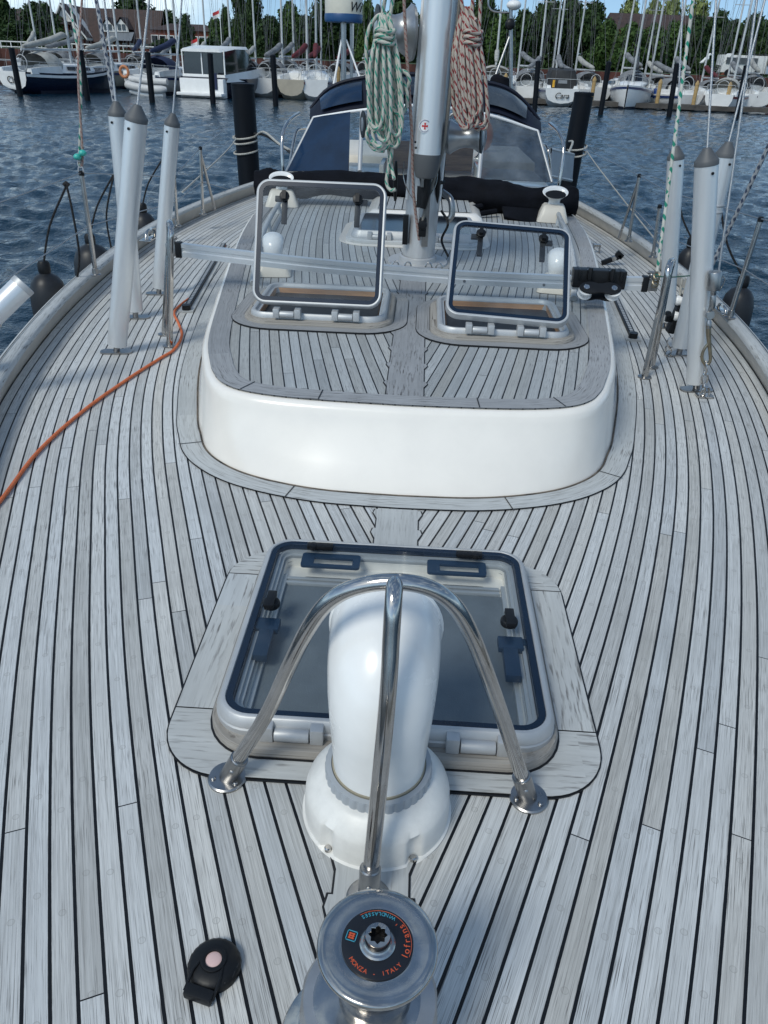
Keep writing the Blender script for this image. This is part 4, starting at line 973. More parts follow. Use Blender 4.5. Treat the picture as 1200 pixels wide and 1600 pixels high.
lifeline('upper guard wire along the left rail', [P(-40, 330, y=2.9), t0+Vector((-.0, 0, .0)), t1, t2, P(362, 196, y=8.6)])
lifeline('lower guard wire along the left rail', [P(-40, 470, y=2.7), (f0+t0)/2, (f1+t1)/2, (f2+t2)/2, P(372, 300, y=8.0)])
f0, t0 = SR[0]; f1, t1 = SR[1]; f2, t2 = SR[2]
lifeline('upper guard wire along the right rail', [P(1240, 352, y=3.0), t0, P(1040, 298, y=4.9), t2, P(912, 232, y=8.0)])
lifeline('lower guard wire along the right rail', [P(1240, 470, y=3.0), (f0+t0)/2, (f1+t1)/2, (f2+t2)/2, P(915, 296, y=8.0)])

# halyards clipped to the first left stanchion, with turquoise beads
s0 = SL[0][1]
t_ = thing('flag_halyard', 'pair of thin halyards with turquoise beads clipped to the first left stanchion', 'rope', tuple(s0), inplace=True)
mb = MB(); mb.tube([s0+Vector((0, 0, .03)), P(124, 240, y=3.9), P(126, 120, y=3.95), P(109, 0, y=4.1), P(100, -80, y=4.1)], .0055, 8, smooth=4); mb.build('rope_strand', MT['rope_whitegreen'], t_)
mb = MB(); mb.tube([s0+Vector((.006, 0, .03)), P(129, 235, y=3.88), P(122, 110, y=3.93), P(128, 0, y=4.1), P(131, -80, y=4.1)], .0055, 8, smooth=4); mb.build('rope_strand', MT['rope_pink'], t_)
for px in ((121, 245), (129, 239)):
    mb = MB(); mb.ball(P(*px, y=3.86), .018, 16, 10, (1, 1, .8)); mb.build('bead', MT['turq'], t_)
mb = MB()
for i, z in enumerate((.0, .028, .055)):
    mb.tube([s0+Vector((.012*math.cos(a), (.006 if i % 2 else -.0)+.004*math.sin(a), z+.018*math.sin(a)+.012)) for a in [2*math.pi*k/14 for k in range(14)]], .0035, 6, closed=True)
mb.build('snap_hook', MT['steel_dull'], t_)

# tubes of the bow rail coming in at the left edge
t_ = thing('rolled_cover_tube', 'capped silver tube jutting into the picture at the left edge above the water', 'tube', tuple(P(10, 470, y=2.6)), inplace=True)
a, b2 = P(36, 446, y=2.6), P(-60, 540, y=2.45); d = (b2-a).normalized()
mb = MB(); mb.lathe([(.034, .0), (.0395, .004), (.0395, .4), (.0395, .41)], 32, axis(a, d)); mb.build('tube_body', MT['tube'], t_)
mb = MB(); mb.lathe([(.037, -.008), (.0405, -.006), (.0405, .012), (.039, .013)], 32, axis(a, d)); mb.build('end_cap', MT['alu'], t_)
mb = MB(); q = a+d*.155; mb.lathe([(.041, -.006), (.043, -.002), (.043, .004), (.041, .006)], 32, axis(q, d)); mb.build('hose_clamp', MT['steel'], t_)

# ------------------------------------------------------------------ fenders
fg = 'black fenders hung along the toe rails'
def fender(px, py, y, wpx, label, tops, side):
    s = wpx/1202*math.hypot(y, 1.1)/2*.96; c_ = P(px, py, y=y)
    t_ = thing('fender', label, 'fender', tuple(c_), inplace=True, group=fg)
    T = Matrix.Translation(c_)
    mb = MB(); mb.lathe([(.02, -.62), (s*.6, -.58), (s*.95, -.48), (s, -.36), (s, -.02), (s*.96, .035), (s*.82, .085), (s*.58, .115), (s*.30, .130), (.026, .140), (.024, .165)], 32, T); mb.build('fender_body', MT['fender'], t_)
    mb = MB(); mb.lathe([(.026, .128), (.030, .140), (.030, .175), (.022, .190), (.010, .192)], 20, T); e_ = mb.build('fender_eye', MT['black'], t_)
    tp = P(*tops, y=y+.02); eye = c_+Vector((0, 0, .17))
    mb = MB(); mb.tube([eye, (eye+tp)/2+Vector((-.025, 0, 0)), tp], .0055, 8, smooth=4); mb.build('lanyard', MT['rope_black'], t_)
    return c_, eye, tp, t_
f_ = fender(78, 468, 3.80, 58, 'front black fender at the left rail, nearest the left edge', (104, 290), -1)
mb = MB(); mb.tube([f_[2], P(113, 330, y=3.80), P(124, 400, y=3.82), P(118, 446, y=3.84)], .0055, 8, smooth=4); mb.tube([f_[2]+Vector((-.01, 0, 0)), f_[2]+Vector((.0, 0, .01)), f_[2]+Vector((.01, 0, 0))], .012, 8); mb.build('lanyard', MT['rope_black'], f_[3])
f_ = fender(147, 417, 4.60, 60, 'middle black fender at the left rail behind the first stanchion', (178, 272), -1)
mb = MB(); mb.tube([f_[2], P(168, 320, y=4.6), P(167, 350, y=4.6), P(176, 398, y=4.6)], .0055, 8, smooth=4); mb.build('lanyard', MT['rope_black'], f_[3])
fender(227, 362, 5.6, 38, 'rear black fender at the left rail, glimpsed between the shroud tubes', (253, 250), -1)
fender(1149, 487, 4.15, 50, 'big black fender at the right rail beside the slanting stanchion', (1127, 332), 1)
fender(1072, 420, 5.0, 34, 'small black fender at the right rail, hidden behind the shroud tubes', (1062, 300), 1)

# ------------------------------------------------------------------ snap shackle and chain at the right front shroud
c_ = P(1100, 620, z=0); t_ = thing('snap_shackle', 'bronze snap shackle with short chain fixed to the deck at the right front shroud tube', 'shackle', tuple(c_), inplace=True)
yy = c_.y
mb = MB(); mb.prism(rrect(-.032, .032, -.022, .022, .006, 3), .002, .008, Matrix.Translation(c_)); mb.tube([c_+Vector((-.018, 0, .006)), c_+Vector((-.012, 0, .03)), c_+Vector((0, 0, .040)), c_+Vector((.012, 0, .03)), c_+Vector((.018, 0, .006))], .004, 8, smooth=3); mb.build('eye_plate', MT['steel'], t_)
MT['bronze'] = mat('tarnished bronze', (.34, .29, .21), .3, .9, var=.2, scale=20)
def link(c1, c2, parent, r=.0042, wdt=.011, turn=0, m_='steel'):
    d = (c2-c1); L_ = d.length; Mx = axis((c1+c2)/2, d) @ Matrix.Rotation(turn, 4, 'Z'); pts = []
    for k in range(20):
        a = 2*math.pi*k/20; pts.append(Mx @ Vector((wdt*math.cos(a), 0, L_*.55*math.sin(a)+0)))
    mb = MB(); mb.tube(pts, r, 8, closed=True); return mb.build('chain_link', MT[m_], parent)
q = [P(1100, 618, y=yy), P(1100, 600, y=yy), P(1102, 584, y=yy), P(1103, 566, y=yy)]
for i in range(3): link(q[i], q[i+1], t_, turn=R(90*(i % 2)))
h1 = P(1103, 572, y=yy); 
mb = MB(); mb.tube([P(1108, 535, y=yy), P(1099, 548, y=yy), P(1097, 560, y=yy), P(1103, 570, y=yy), P(1110, 562, y=yy), P(1108, 535, y=yy), P(1107, 520, y=yy), P(1107, 508, y=yy)], [.005, .0055, .006, .006, .006, .008, .010, .010], 10, smooth=4); mb.tube([P(1094, 558, y=yy), P(1099, 553, y=yy)], .003, 6); mb.build('hook', MT['bronze'], t_)
mb = MB(); a = P(1107, 512, y=yy); d = (P(1109, 480, y=yy)-a).normalized(); mb.lathe([(.008, -.01), (.010, 0), (.010, .022), (.007, .026), (.006, .034)], 16, axis(a, d)); mb.build('swivel', MT['steel_dull'], t_)
mb = MB(); a = P(1109, 492, y=yy); mb.lathe([(.014, -.01), (.016, -.006), (.016, .006), (.014, .01)], 20, axis(a, (0, -1, .1))); mb.tube([P(1109, 485, y=yy), P(1113, 470, y=yy), P(1114, 460, y=yy)], .007, 10); mb.build('toggle', MT['steel_dull'], t_)
mb = MB(); a = P(1113, 478, y=yy); d = (P(1116, 440, y=yy)-a).normalized(); mb.lathe([(.008, -.01), (.011, 0), (.011, .035), (.009, .04), (.0105, .045), (.0105, .055), (.023, .06), (.024, .066), (.024, .120), (.022, .124), (.008, .125)], 24, axis(a, d)); mb.build('turnbuckle', MT['steel_dull'], t_)
mb = MB(); mb.tube([P(1122, 450, y=yy), P(1128, 435, y=yy), P(1131, 432, y=yy), P(1132, 440, y=yy), P(1124, 455, y=yy)], .0022, 6, smooth=3); mb.build('split_pin', MT['steel'], t_)

# block and tackle between the rear right tubes
yy = 3.45
t_ = thing('tackle_block', 'black and white tackle blocks hooked between the right shroud tubes', 'block', tuple(P(1057, 500, y=yy)), inplace=True)
mb = MB(); mb.box(P(1056, 494, y=yy), (.030, .05, .150), Matrix.Rotation(R(10), 3, 'Y')); mb.box(P(1063, 470, y=yy), (.022, .05, .06), Matrix.Rotation(R(10), 3, 'Y')); mb.build('block_cheek', MT['black'], t_, bevel=.006)
for px in ((1061, 494), (1064, 470)):
    mb = MB(); mb.lathe([(.020, -.02), (.022, -.012), (.018, 0), (.022, .012), (.02, .02)], 20, axis(P(*px, y=yy-.02), (1, -.3, 0))); mb.build('sheave', MT['white'], t_)
mb = MB(); mb.lathe([(.010, -.014), (.012, -.01), (.012, .01), (.010, .014)], 16, axis(P(1044, 490, y=yy-.03), (0, -1, .2))); mb.box(P(1044, 497, y=yy), (.022, .02, .03)); mb.build('cam_cleat', MT['black'], t_)
mb = MB()
for a, b2 in (((1052, 527), (1048, 543)), ((1046, 540), (1046, 556))): mb.tube([P(a[0]-4, a[1], y=yy-.06), P(a[0]+3, (a[1]+b2[1])/2, y=yy-.06), P(b2[0], b2[1], y=yy-.06), P(b2[0]-6, (a[1]+b2[1])/2, y=yy-.06)], .0035, 8, closed=True, smooth=3)
mb.lathe([(.024, 0), (.024, .005), (.01, .007)], 16, Matrix.Translation(P(1046, 556, z=0))); mb.build('deck_shackle', MT['steel'], t_)
line('tackle_rope', 'pale rope falling through the blocks between the right shroud tubes', [P(1073, 435, y=yy), P(1070, 452, y=yy), P(1064, 470, y=yy), P(1060, 495, y=yy), P(1063, 455, y=yy), P(1066, 436, y=yy)], .006, MT['rope_white'], smooth=4)
a = P(1025, 437, y=3.2)
mb = MB()
for i in range(4): mb.tube([a+Vector((.012*math.cos(2*math.pi*k/10), (i % 2)*.01*math.sin(2*math.pi*k/10), .012*i-.02+.012*math.sin(2*math.pi*k/10))) for k in range(10)], .0035, 6, closed=True)
tag(mb.build('shackle', MT['bronze']), 'small bronze shackle on top of the right hoop holding the green and white halyard', 'shackle')

# sheet tracks on the side decks
for s, a, b2, lab in ((-1, (292, 486), (350, 385), 'black sheet track with numbered scale on the left side deck beside the orange line'), (1, (988, 530), (948, 440), 'black sheet track on the right side deck beside the coachroof')):
    A, B_ = P(*a, z=.0), P(*b2, z=.0); d = (B_-A); L_ = d.length; ang = math.atan2(d.y, d.x)
    t_ = thing('sheet_track', lab, 'track', tuple(A), inplace=True, group='sheet tracks on the side decks'); Mx = Matrix.Translation(A) @ Matrix.Rotation(ang, 4, 'Z')
    mb = MB(); mb.box((L_/2-.01, 0, .004), (L_+.05, .07, .008)); mb.v = [tuple(Mx @ Vector(v)) for v in mb.v]; mb.build('track_pad', MT['teak_margin'], t_)
    mb = MB(); mb.box((L_/2, 0, .014), (L_, .030, .016)); mb.v = [tuple(Mx @ Vector(v)) for v in mb.v]; mb.build('track_rail', MT['black'], t_, bevel=.002)
    mb = MB()
    for k in range(int(L_/.03)): mb.box((.05+k*.03, 0, .0225), (.018, .014, .0015))
    mb.v = [tuple(Mx @ Vector(v)) for v in mb.v]; mb.build('track_top', MT['alu'], t_, smooth=False)
    mb = MB(); mb.prism(rrect(-.022, .02, -.02, .02, .014, 5), .006, .032, Mx); mb.build('track_stop', MT['black'], t_)
a = P(954, 414, z=0)
t_ = thing('deck_block', 'black folding block on the right side deck above the traveller car', 'block', tuple(a), inplace=True)
mb = MB(); mb.box(a+Vector((0, 0, .035)), (.13, .03, .03), Matrix.Rotation(R(-24), 3, 'Y')); mb.box(a+Vector((.045, 0, .065)), (.05, .03, .035), Matrix.Rotation(R(35), 3, 'Y')); mb.build('block_arm', MT['black'], t_, bevel=.005)
mb = MB(); mb.lathe([(.014, -.018), (.016, -.015), (.016, .015), (.014, .018)], 16, axis(a+Vector((.01, -.012, .045)), (0, -1, 0))); mb.build('block_sheave', MT['steel'], t_)
a = P(931, 395, z=0); mb = MB(); mb.box(a+Vector((0, 0, .05)), (.05, .03, .018)); mb.box(a+Vector((-.02, 0, .025)), (.008, .03, .05)); mb.box(a+Vector((.02, 0, .025)), (.008, .03, .05)); tag(mb.build('pad_eye', MT['steel'], bevel=.003), 'small steel bridge fitting beside the roof edge on the right, behind the deck block', 'fitting')
# fairleads on the rail cap
for px, lab in (((236, 372), 'bright steel mooring fairlead on the left toe rail behind the shroud tubes'), ((1085, 462), 'bright steel mooring fairlead on the right toe rail behind the shroud tubes'), ((1127, 487), 'small steel cleat on the right toe rail by the stanchion foot')):
    a = P(*px, z=.105); t_ = thing('fairlead', lab, 'fairlead', tuple(a), inplace=True)
    k = .6 if 'small' in lab else 1
    mb = MB(); mb.box(a+Vector((0, 0, .004)), (.07*k, .24*k, .008)); mb.build('base', MT['chrome'], t_, bevel=.003)
    mb = MB()
    for s in (-1, 1): mb.tube([a+Vector((0, s*.09*k, .005)), a+Vector((0, s*.07*k, .04*k)), a+Vector((0, s*.02*k, .052*k))], [.012*k, .012*k, .008*k], 10, smooth=3)
    mb.build('horn', MT['chrome'], t_)

# ------------------------------------------------------------------ small ventilators on the coachroof
vg = 'small cowl vents on the coachroof'
def roof_vent(px, py, w, label, rear=False, spin=0):
    c_ = P(px, py, z=ZR+.004); t_ = thing('roof_ventilator', label, 'ventilator', (0, 0, 0), group=vg)
    mb = MB(); rings = []
    for k, z in ((1.0, 0), (.99, .008), (.72, .085), (.60, .098), (.3, .101)):
        rings.append([(x, y, z) for x, y in rrect(-w*k*(.5 if k > .8 else .5), w*k*.5, -.11*k, .11*k, .03*k, 5)])
    mb.loft(rings, caps=True); mb.build('vent_box', MT['cream'], t_, angle=50)
    if not rear:
        mb = MB(); path = [((0, 0, .095), .045), ((0, 0, .12), .046), ((0, 0, .15), .052), ((0, .01, .185), .057), ((0, .03, .205), .060), ((0, .055, .21), .062), ((0, .075, .21), .064), ((0, .078, .21), .058), ((0, .05, .205), .045)]
        mb.tube([p for p, r in path], [r for p, r in path], 28, smooth=4); mb.build('vent_hood', MT['cowl'], t_, angle=80)
    else:
        mb = MB(); rings = []
        for rx, ry, z in ((.040, .028, .096), (.036, .026, .115), (.040, .028, .135), (.075, .035, .165), (.082, .038, .172), (.078, .034, .174), (.066, .026, .166), (.03, .014, .14)):
            rings.append([(rx*math.cos(2*math.pi*k/28), -.01*(z-.1)*10+ry*math.sin(2*math.pi*k/28), z+ry*.9*math.sin(2*math.pi*k/28)*min(1, (z-.096)*14)) for k in range(28)])
        mb.loft(rings, caps=True); h_ = mb.build('vent_funnel', MT['cowl'], t_, angle=70)
        mb = MB(); mb.lathe([(.0655, 0), (.0655, .001)], 24, Matrix.Translation((0, -.064, .165)) @ Matrix.Rotation(R(42), 4, 'X') @ Matrix.Diagonal((1, .5, 1, 1))); mb.build('vent_mouth', MT['black'], h_)
    t_.location = c_; t_.rotation_euler = (0, 0, spin); t_.scale = (1, 1, 1) if rear else (.80, .80, .62); return t_
roof_vent(428, 426, .20, 'white cowl vent on a cream box seen through the left open hatch lid', spin=R(8))
roof_vent(866, 452, .19, 'white cowl vent on a cream box seen through the right open hatch lid', spin=R(-10))
roof_vent(441, 320, .22, 'small white funnel vent at the rear left corner of the coachroof, behind the left lid', True, R(8))
roof_vent(862, 344, .20, 'small white funnel vent at the rear right of the coachroof above the right lid', True, R(-6))

# ------------------------------------------------------------------ mast
MF = P(653, 398, z=ZR); my = 3.97
top = P(690, 0, y=my); ax = (Vector((top.x, my, top.z))-Vector((MF.x, my, ZR))).normalized()
mast = thing('mast', 'silver aluminium main mast standing on a grey collar on the coachroof', 'mast', (MF.x, my, ZR), inplace=True)
base = Vector((MF.x, my, ZR))
def oval(c, rx, ry, n=40): return [(c.x+rx*math.cos(2*math.pi*k/n), c.y+ry*math.sin(2*math.pi*k/n), c.z) for k in range(n)]
mb = MB(); mb.loft([oval(base+ax*z, .080, .115) for z in (0, .05, .6, 1.2, 2.4, 5.0)], caps=True); mb.build('mast_tube', MT['mastal'], mast)
mb = MB(); mb.loft([oval(base+Vector((0, 0, z)), rx, ry) for rx, ry, z in ((.15, .19, .001), (.148, .188, .010), (.095, .13, .014), (.092, .127, .035), (.082, .118, .040))], caps=False); mb.build('mast_collar', MT['alu'], mast)
mb = MB()
for x in (-.105, -.045, .055, .105):
    mb = MB(); mb.tube([base+Vector((x, -.17, .012))+Vector((.016*math.cos(R(a)), 0, .024*math.sin(R(a)))) for a in range(0, 181, 30)], .004, 8)
    mb.build('deck_eye', MT['steel'], mast)
# sail luff profile in the mast, small dark slots
mb = MB(); mb.box(base+Vector((-.066, -.095, .17)), (.026, .03, .135)); mb.build('mast_slot', MT['black'], mast, bevel=.003)
mb = MB(); mb.tube([base+ax*.30+Vector((-.078, -.05, 0)), base+ax*2.6+Vector((-.078, -.05, 0))], .008, 8); mb.tube([base+ax*.30+Vector((.078, -.06, 0)), base+ax*2.6+Vector((.078, -.06, 0))], .006, 8); mb.build('mast_conduit', MT['white'], mast)
# track with car on the front face
mb = MB(); mb.box(base+ax*.75+Vector((.0, -.118, 0)), (.030, .012, 1.3)); mb.build('pole_track', MT['steel_dull'], mast, bevel=.002)
mb = MB(); c_ = P(660, 355, y=my-.13); mb.box(c_, (.036, .03, .085)); mb.lathe([(.020, -.012), (.022, 0), (.020, .012)], 20, axis(c_+Vector((0, -.012, .012)), (0, -1, 0))); mb.build('exit_block', MT['black'], mast, bevel=.006)
# winches
def winch(c_, d, r, L_, name='winch'):
    mb = MB(); k = r; mb.lathe([(k*1.05, 0), (k*1.1, L_*.08), (k*.95, L_*.16), (k*.72, L_*.35), (k*.66, L_*.5), (k*.72, L_*.72), (k*.95, L_*.86), (k*1.0, L_*.92), (k*.7, L_*.96), (k*.35, L_)], 40, axis(c_, d)); w_ = mb.build(name, MT['winch'], mast)
    mb = MB(); mb.lathe([(k*1.02, 0), (k*1.03, L_*.03), (k*.8, L_*.05)], 32, axis(Vector(c_)+Vector(d).normalized()*L_*.93, d)); mb.build('winch_cap', MT['black'], w_)
winch(P(700, 214, y=my-.04), (1, -.18, .04), .066, .165)
winch(P(646, 52, y=my-.03), (-1, -.22, 0), .098, .17)
winch(P(603, 195, y=my-.02), (-1, -.3, 0), .055, .115)
# cleats
def cleat(c_, label=None):
    mb = MB(); a = Vector((.0, -.35, 1)).normalized()*.095; c_ = Vector(c_)
    mb.tube([c_-a, c_-a*.4+Vector((0, -.012, 0)), c_+a*.4+Vector((0, -.012, 0)), c_+a], [.005, .011, .011, .005], 8, smooth=3); mb.tube([c_+Vector((0, 0, .012)), c_+Vector((-.03 if c_.x < base.x else .03, .03, .012))], .009, 8); mb.build('cleat', MT['black'], mast)
cleat(P(618, 283, y=my-.08)); cleat(P(684, 290, y=my-.08))
mb = MB(); mb.tube([P(690, 300, y=my), P(704, 312, y=my-.05), P(706, 335, y=my-.06), P(700, 345, y=my-.06)], .016, 12, smooth=4); mb.build('bent_lever', MT['steel_dull'], mast)
mb = MB(); mb.tube([P(632, 252, y=my-.13), P(630, 275, y=my-.13), P(637, 297, y=my-.13), P(647, 312, y=my-.14), P(660, 318, y=my-.15), P(672, 305, y=my-.14), P(682, 285, y=my-.13), P(684, 262, y=my-.13)], .0026, 8, smooth=4); mb.build('wire_bridle', MT['steel'], mast)

# spinnaker pole stowed upright on the front of the mast
py_ = my-.165
a, b2 = P(667, 243, y=py_), P(690, -60, y=py_+.0); d = (b2-a).normalized()
pole = thing('stowed_pole', 'silver pole stowed upright along the front of the mast with a red cross sticker', 'spinnaker pole', tuple(a), inplace=True)
mb = MB(); mb.lathe([(.058, 0), (.060, .002), (.060, 3.0)], 40, axis(a, d)); mb.build('pole_tube', MT['tube'], pole)
mb = MB(); mb.lathe([(.034, -.095), (.045, -.09), (.054, -.06), (.0605, -.01), (.0610, .0), (.0610, .006), (.059, .008)], 32, axis(a, d)); mb.build('pole_socket', MT['tubecap'], pole)
mb = MB(); j0 = P(664, 268, y=py_); j1 = P(660, 325, y=py_); mb.tube([j0, (j0+j1)/2+Vector((.010, 0, 0)), j1], [.030, .024, .017], 12, smooth=3); mb.box((j0+j1)/2+Vector((-.018, -.0, -.03)), (.024, .03, .09)); mb.build('pole_jaw', MT['black'], pole)
mb = MB(); mb.box(P(660, 283, y=py_-.032), (.014, .01, .05)); mb.tube([P(662, 280, y=py_-.03), P(667, 262, y=py_-.03)], .004, 6); mb.build('jaw_pin', MT['steel'], pole)
mb = MB()
for px in ((649, 222), (650, 231), (676, 224), (675, 233)): mb.lathe([(.005, 0), (.0045, .002), (.001, .003)], 10, axis(P(*px, y=py_-.052), (0, -1, 0)))
mb.build('rivet', MT['black'], pole)
# sticker: white round with blue rim of marks and red cross
sc = P(664, 197, y=py_-.0608); Mx = axis(sc, (0, -1, 0)); xr = Vector((1, 0, 0)); Ms = Matrix((xr, d, Vector((0, -1, 0)))).transposed().to_4x4(); Ms.translation = sc
def bend(p): # wrap on the tube
    x = p[0]; return Ms @ Vector((x, p[1], -(.0608-math.sqrt(max(1e-6, .0608**2-x*x)))+p[2]))
def disc_on(r0, r1, z, m_, nm, a0=0, a1=360, st=10):
    mb = MB(); A = [bend((r0*math.cos(R(a)), r0*math.sin(R(a)), z)) for a in range(a0, a1+1, st)]; B_ = [bend((r1*math.cos(R(a)), r1*math.sin(R(a)), z)) for a in range(a0, a1+1, st)]
    n_ = len(A); mb.add(A+B_, [(i, n_+i, n_+i+1, i+1) for i in range(n_-1)]); return mb
st_ = disc_on(.0002, .027, .001, None, '').build('sticker', MT['white'], pole)
MT['blueink'] = mat('blue ink', (.02, .06, .20), .4); MT['redpaint'] = mat('red print', (.6, .02, .02), .4)
mb = MB()
for k in range(26):
    a = k*360/26; m1 = disc_on(.0208, .0248, .0016, None, '', int(a), int(a)+8, 4); mb.add(m1.v, m1.f)
mb.build('sticker_rim_mark', MT['blueink'], st_)
mb = MB()
for an in range(4):
    q = Matrix.Rotation(R(90*an), 3, 'Z'); pts = [q @ Vector(v) for v in ((-.0018, 0, 0), (.0018, 0, 0), (.0042, .013, 0), (-.0042, .013, 0))]
    mb.add([bend((v.x, v.y, .0018)) for v in pts], [(0, 1, 2, 3)])
mb.build('sticker_cross', MT['redpaint'], st_, smooth=False)

# ropes up and down the mast
line('mast_halyard', 'thin faded red halyard running down the front left of the mast', [P(630, -40, y=my-.2), P(634, 60, y=my-.2), P(643, 200, y=my-.18), P(646, 300, y=my-.16), P(655, 375, y=my-.13)], .0068, MT['rope_pink'], smooth=3)
line('mast_halyard', 'grey tarred halyard running down between the mast and the red rope coil', [P(722, -40, y=my-.16), P(712, 60, y=my-.16), P(700, 170, y=my-.16), P(692, 235, y=my-.14), P(672, 300, y=my-.13), P(660, 345, y=my-.14)], .0072, mat('grey rope', (.20, .19, .17), .8, bump=.5, bscale=200), smooth=3)
line('mast_wire', 'dark line close along the right edge of the mast', [P(716, -40, y=my+.0), P(700, 120, y=my-.0), P(694, 250, y=my), P(690, 300, y=my)], .007, MT['rope_black'], smooth=3)
line('mast_line', 'dark thick line drooping from the mast foot behind the right lid', [P(690, 330, y=my), P(700, 350, y=my-.1), P(690, 375, y=my+.1), P(700, 400, y=my-.02)], .006, MT['rope_black'], smooth=5)

# coils of rope: many hanging bights bound at the neck
def coil(label, cat, m_, neck, bottom, w, depth, n, r, seed, tail=None, knot=None, up_px=None, name='rope_coil'):
    rnd = random.Random(seed); t_ = thing(name, label, cat, tuple(P(*neck, y=depth)), inplace=True)
    N_ = P(*neck, y=depth); B_ = P(*bottom, y=depth); ln = (N_-B_).length
    mb = MB(); pts = []
    for i in range(n):
        x = (i/(n-1)-.5)*w*.95; k = rnd.uniform(.86, 1.04); dy = rnd.uniform(-.035, .035)-.02
        hw = rnd.uniform(.018, .032); bt = N_+(B_-N_)*k+Vector((x, dy, 0)); tl = .012
        pts += [N_+Vector((x*.35-hw*.2, dy*.3, .0+rnd.uniform(-.01, .015))), N_+(B_-N_)*.35+Vector((x*.8-hw, dy, 0)), N_+(B_-N_)*(k-.12)+Vector((x-hw, dy, 0)), bt+Vector((0, -.008, 0)), N_+(B_-N_)*(k-.12)+Vector((x+hw, dy-.01, 0)), N_+(B_-N_)*.35+Vector((x*.8+hw, dy-.01, 0)), N_+Vector((x*.35+hw*.2, dy*.3, .02+rnd.uniform(-.01, .015)))]
    mb.tube(pts, r, 8, smooth=6); mb.build('rope_bights', m_, t_, angle=80)
    # binding turns
    mb = MB(); kp = []
    kn = P(*knot, y=depth-.02)
    for k in range(0, 3*12+1):
        a = 2*math.pi*k/12; kp.append(kn+Vector((w*.40*math.cos(a), .052*math.sin(a), .020*(k/12-1.5)+.008*math.sin(a*2))))
    mb.tube(kp, r, 8, smooth=2); mb.build('binding_turns', m_, t_, angle=80)
    if up_px:
        mb = MB()
        for ps in up_px: mb.tube([P(a_, b_, y=depth+rnd.uniform(-.03, .01)) for a_, b_ in ps], r, 8, smooth=5)
        mb.build('rope_lead', m_, t_, angle=80)
    return t_
coil('thick coil of white rope with green flecks hanging on the left side of the mast', 'rope coil', MT['rope_green'], (600, 40), (603, 222), .100, my-.20, 10, .0082, 3, knot=(601, 60),
     up_px=[[(604, 50), (612, 10), (618, -30)], [(590, 60), (598, 20), (606, -30)], [(575, 140), (573, 60), (590, 25), (606, 30)], [(612, 200), (612, 240), (607, 262), (604, 285), (610, 297), (618, 296)], [(606, 225), (612, 262), (616, 280)],
            [(618, 150), (620, 115), (632, 112), (640, 125), (632, 140), (619, 128)], [(620, 140), (614, 165), (622, 178), (634, 170), (636, 145), (628, 122)], [(580, 190), (573, 212), (583, 232), (600, 236)], [(586, 180), (600, 215), (608, 226), (596, 232), (580, 220)]])
coil('coil of white rope with red flecks hanging on the right side of the mast', 'rope coil', MT['rope_red'], (727, 30), (738, 196), .098, my-.16, 9, .0080, 5, knot=(737, 62),
     up_px=[[(727, 45), (722, 10), (718, -30)], [(735, 45), (738, 10), (740, -30)], [(748, 60), (750, 20), (752, -30)], [(735, 42), (724, 32), (732, 22), (744, 32)], [(712, 150), (708, 90), (716, 50), (722, 20)]])
# ------------------------------------------------------------------ rolled black sail cover across the roof
rc = thing('rolled_cover', 'rolled black canvas cover lying across the rear of the coachroof in front of the sprayhood', 'canvas roll', (0, 5.6, .3), inplace=True)
pts = [P(a, b2, y=5.62) for a, b2 in ((400, 284), (430, 286), (480, 287), (560, 289), (640, 292), (700, 297), (760, 305), (820, 312), (870, 314), (900, 316))]
rng = random.Random(4)
mb = MB(); pc, rs = catmull(pts, [.075, .085, .088, .075, .080, .085, .095, .098, .098, .085], 6); rings = []
for i, p in enumerate(pc):
    ring_ = []
    for k in range(24):
        a = 2*math.pi*k/24; nn = noise.noise(Vector((i*.22, math.cos(a)*1.4, math.sin(a)*1.4)))*.35+noise.noise(Vector((i*.7, math.cos(a)*3, math.sin(a)*3)))*.12
        ring_.append((p.x, p.y+rs[i]*(1.25+nn)*math.cos(a), p.z+rs[i]*(.95+nn)*math.sin(a)))
    rings.append(ring_)
mb.loft(rings, caps=True); mb.build('canvas', MT['blackcloth'], rc, angle=70)
mb = MB()
for (a, b2, c_) in (((735, 318), (705, 330), (752, 322)), ((752, 322), (728, 336), (775, 330)), ((690, 322), (715, 334), (740, 326))):
    mb.tube([P(*a, y=5.5), P(*b2, y=5.3), P(*c_, y=5.4)], .018, 8, smooth=4)
mb.build('strap', MT['blackcloth'], rc)
mb = MB(); q = [P(785, 322, y=5.45), P(870, 328, y=5.5), P(845, 352, y=5.25), P(788, 338, y=5.3)]; mb.add([tuple(v) for v in q]+[tuple(v+Vector((0, .02, -.02))) for v in q], [(3, 2, 1, 0), (4, 5, 6, 7), (0, 1, 5, 4), (1, 2, 6, 5), (2, 3, 7, 6), (3, 0, 4, 7)]); mb.build('canvas_flap', MT['blackcloth'], rc, bevel=.004)

# ------------------------------------------------------------------ sprayhood
sh = thing('sprayhood', 'navy canvas sprayhood with tinted windows behind the mast', 'sprayhood', (0, 6.2, .3), inplace=True)
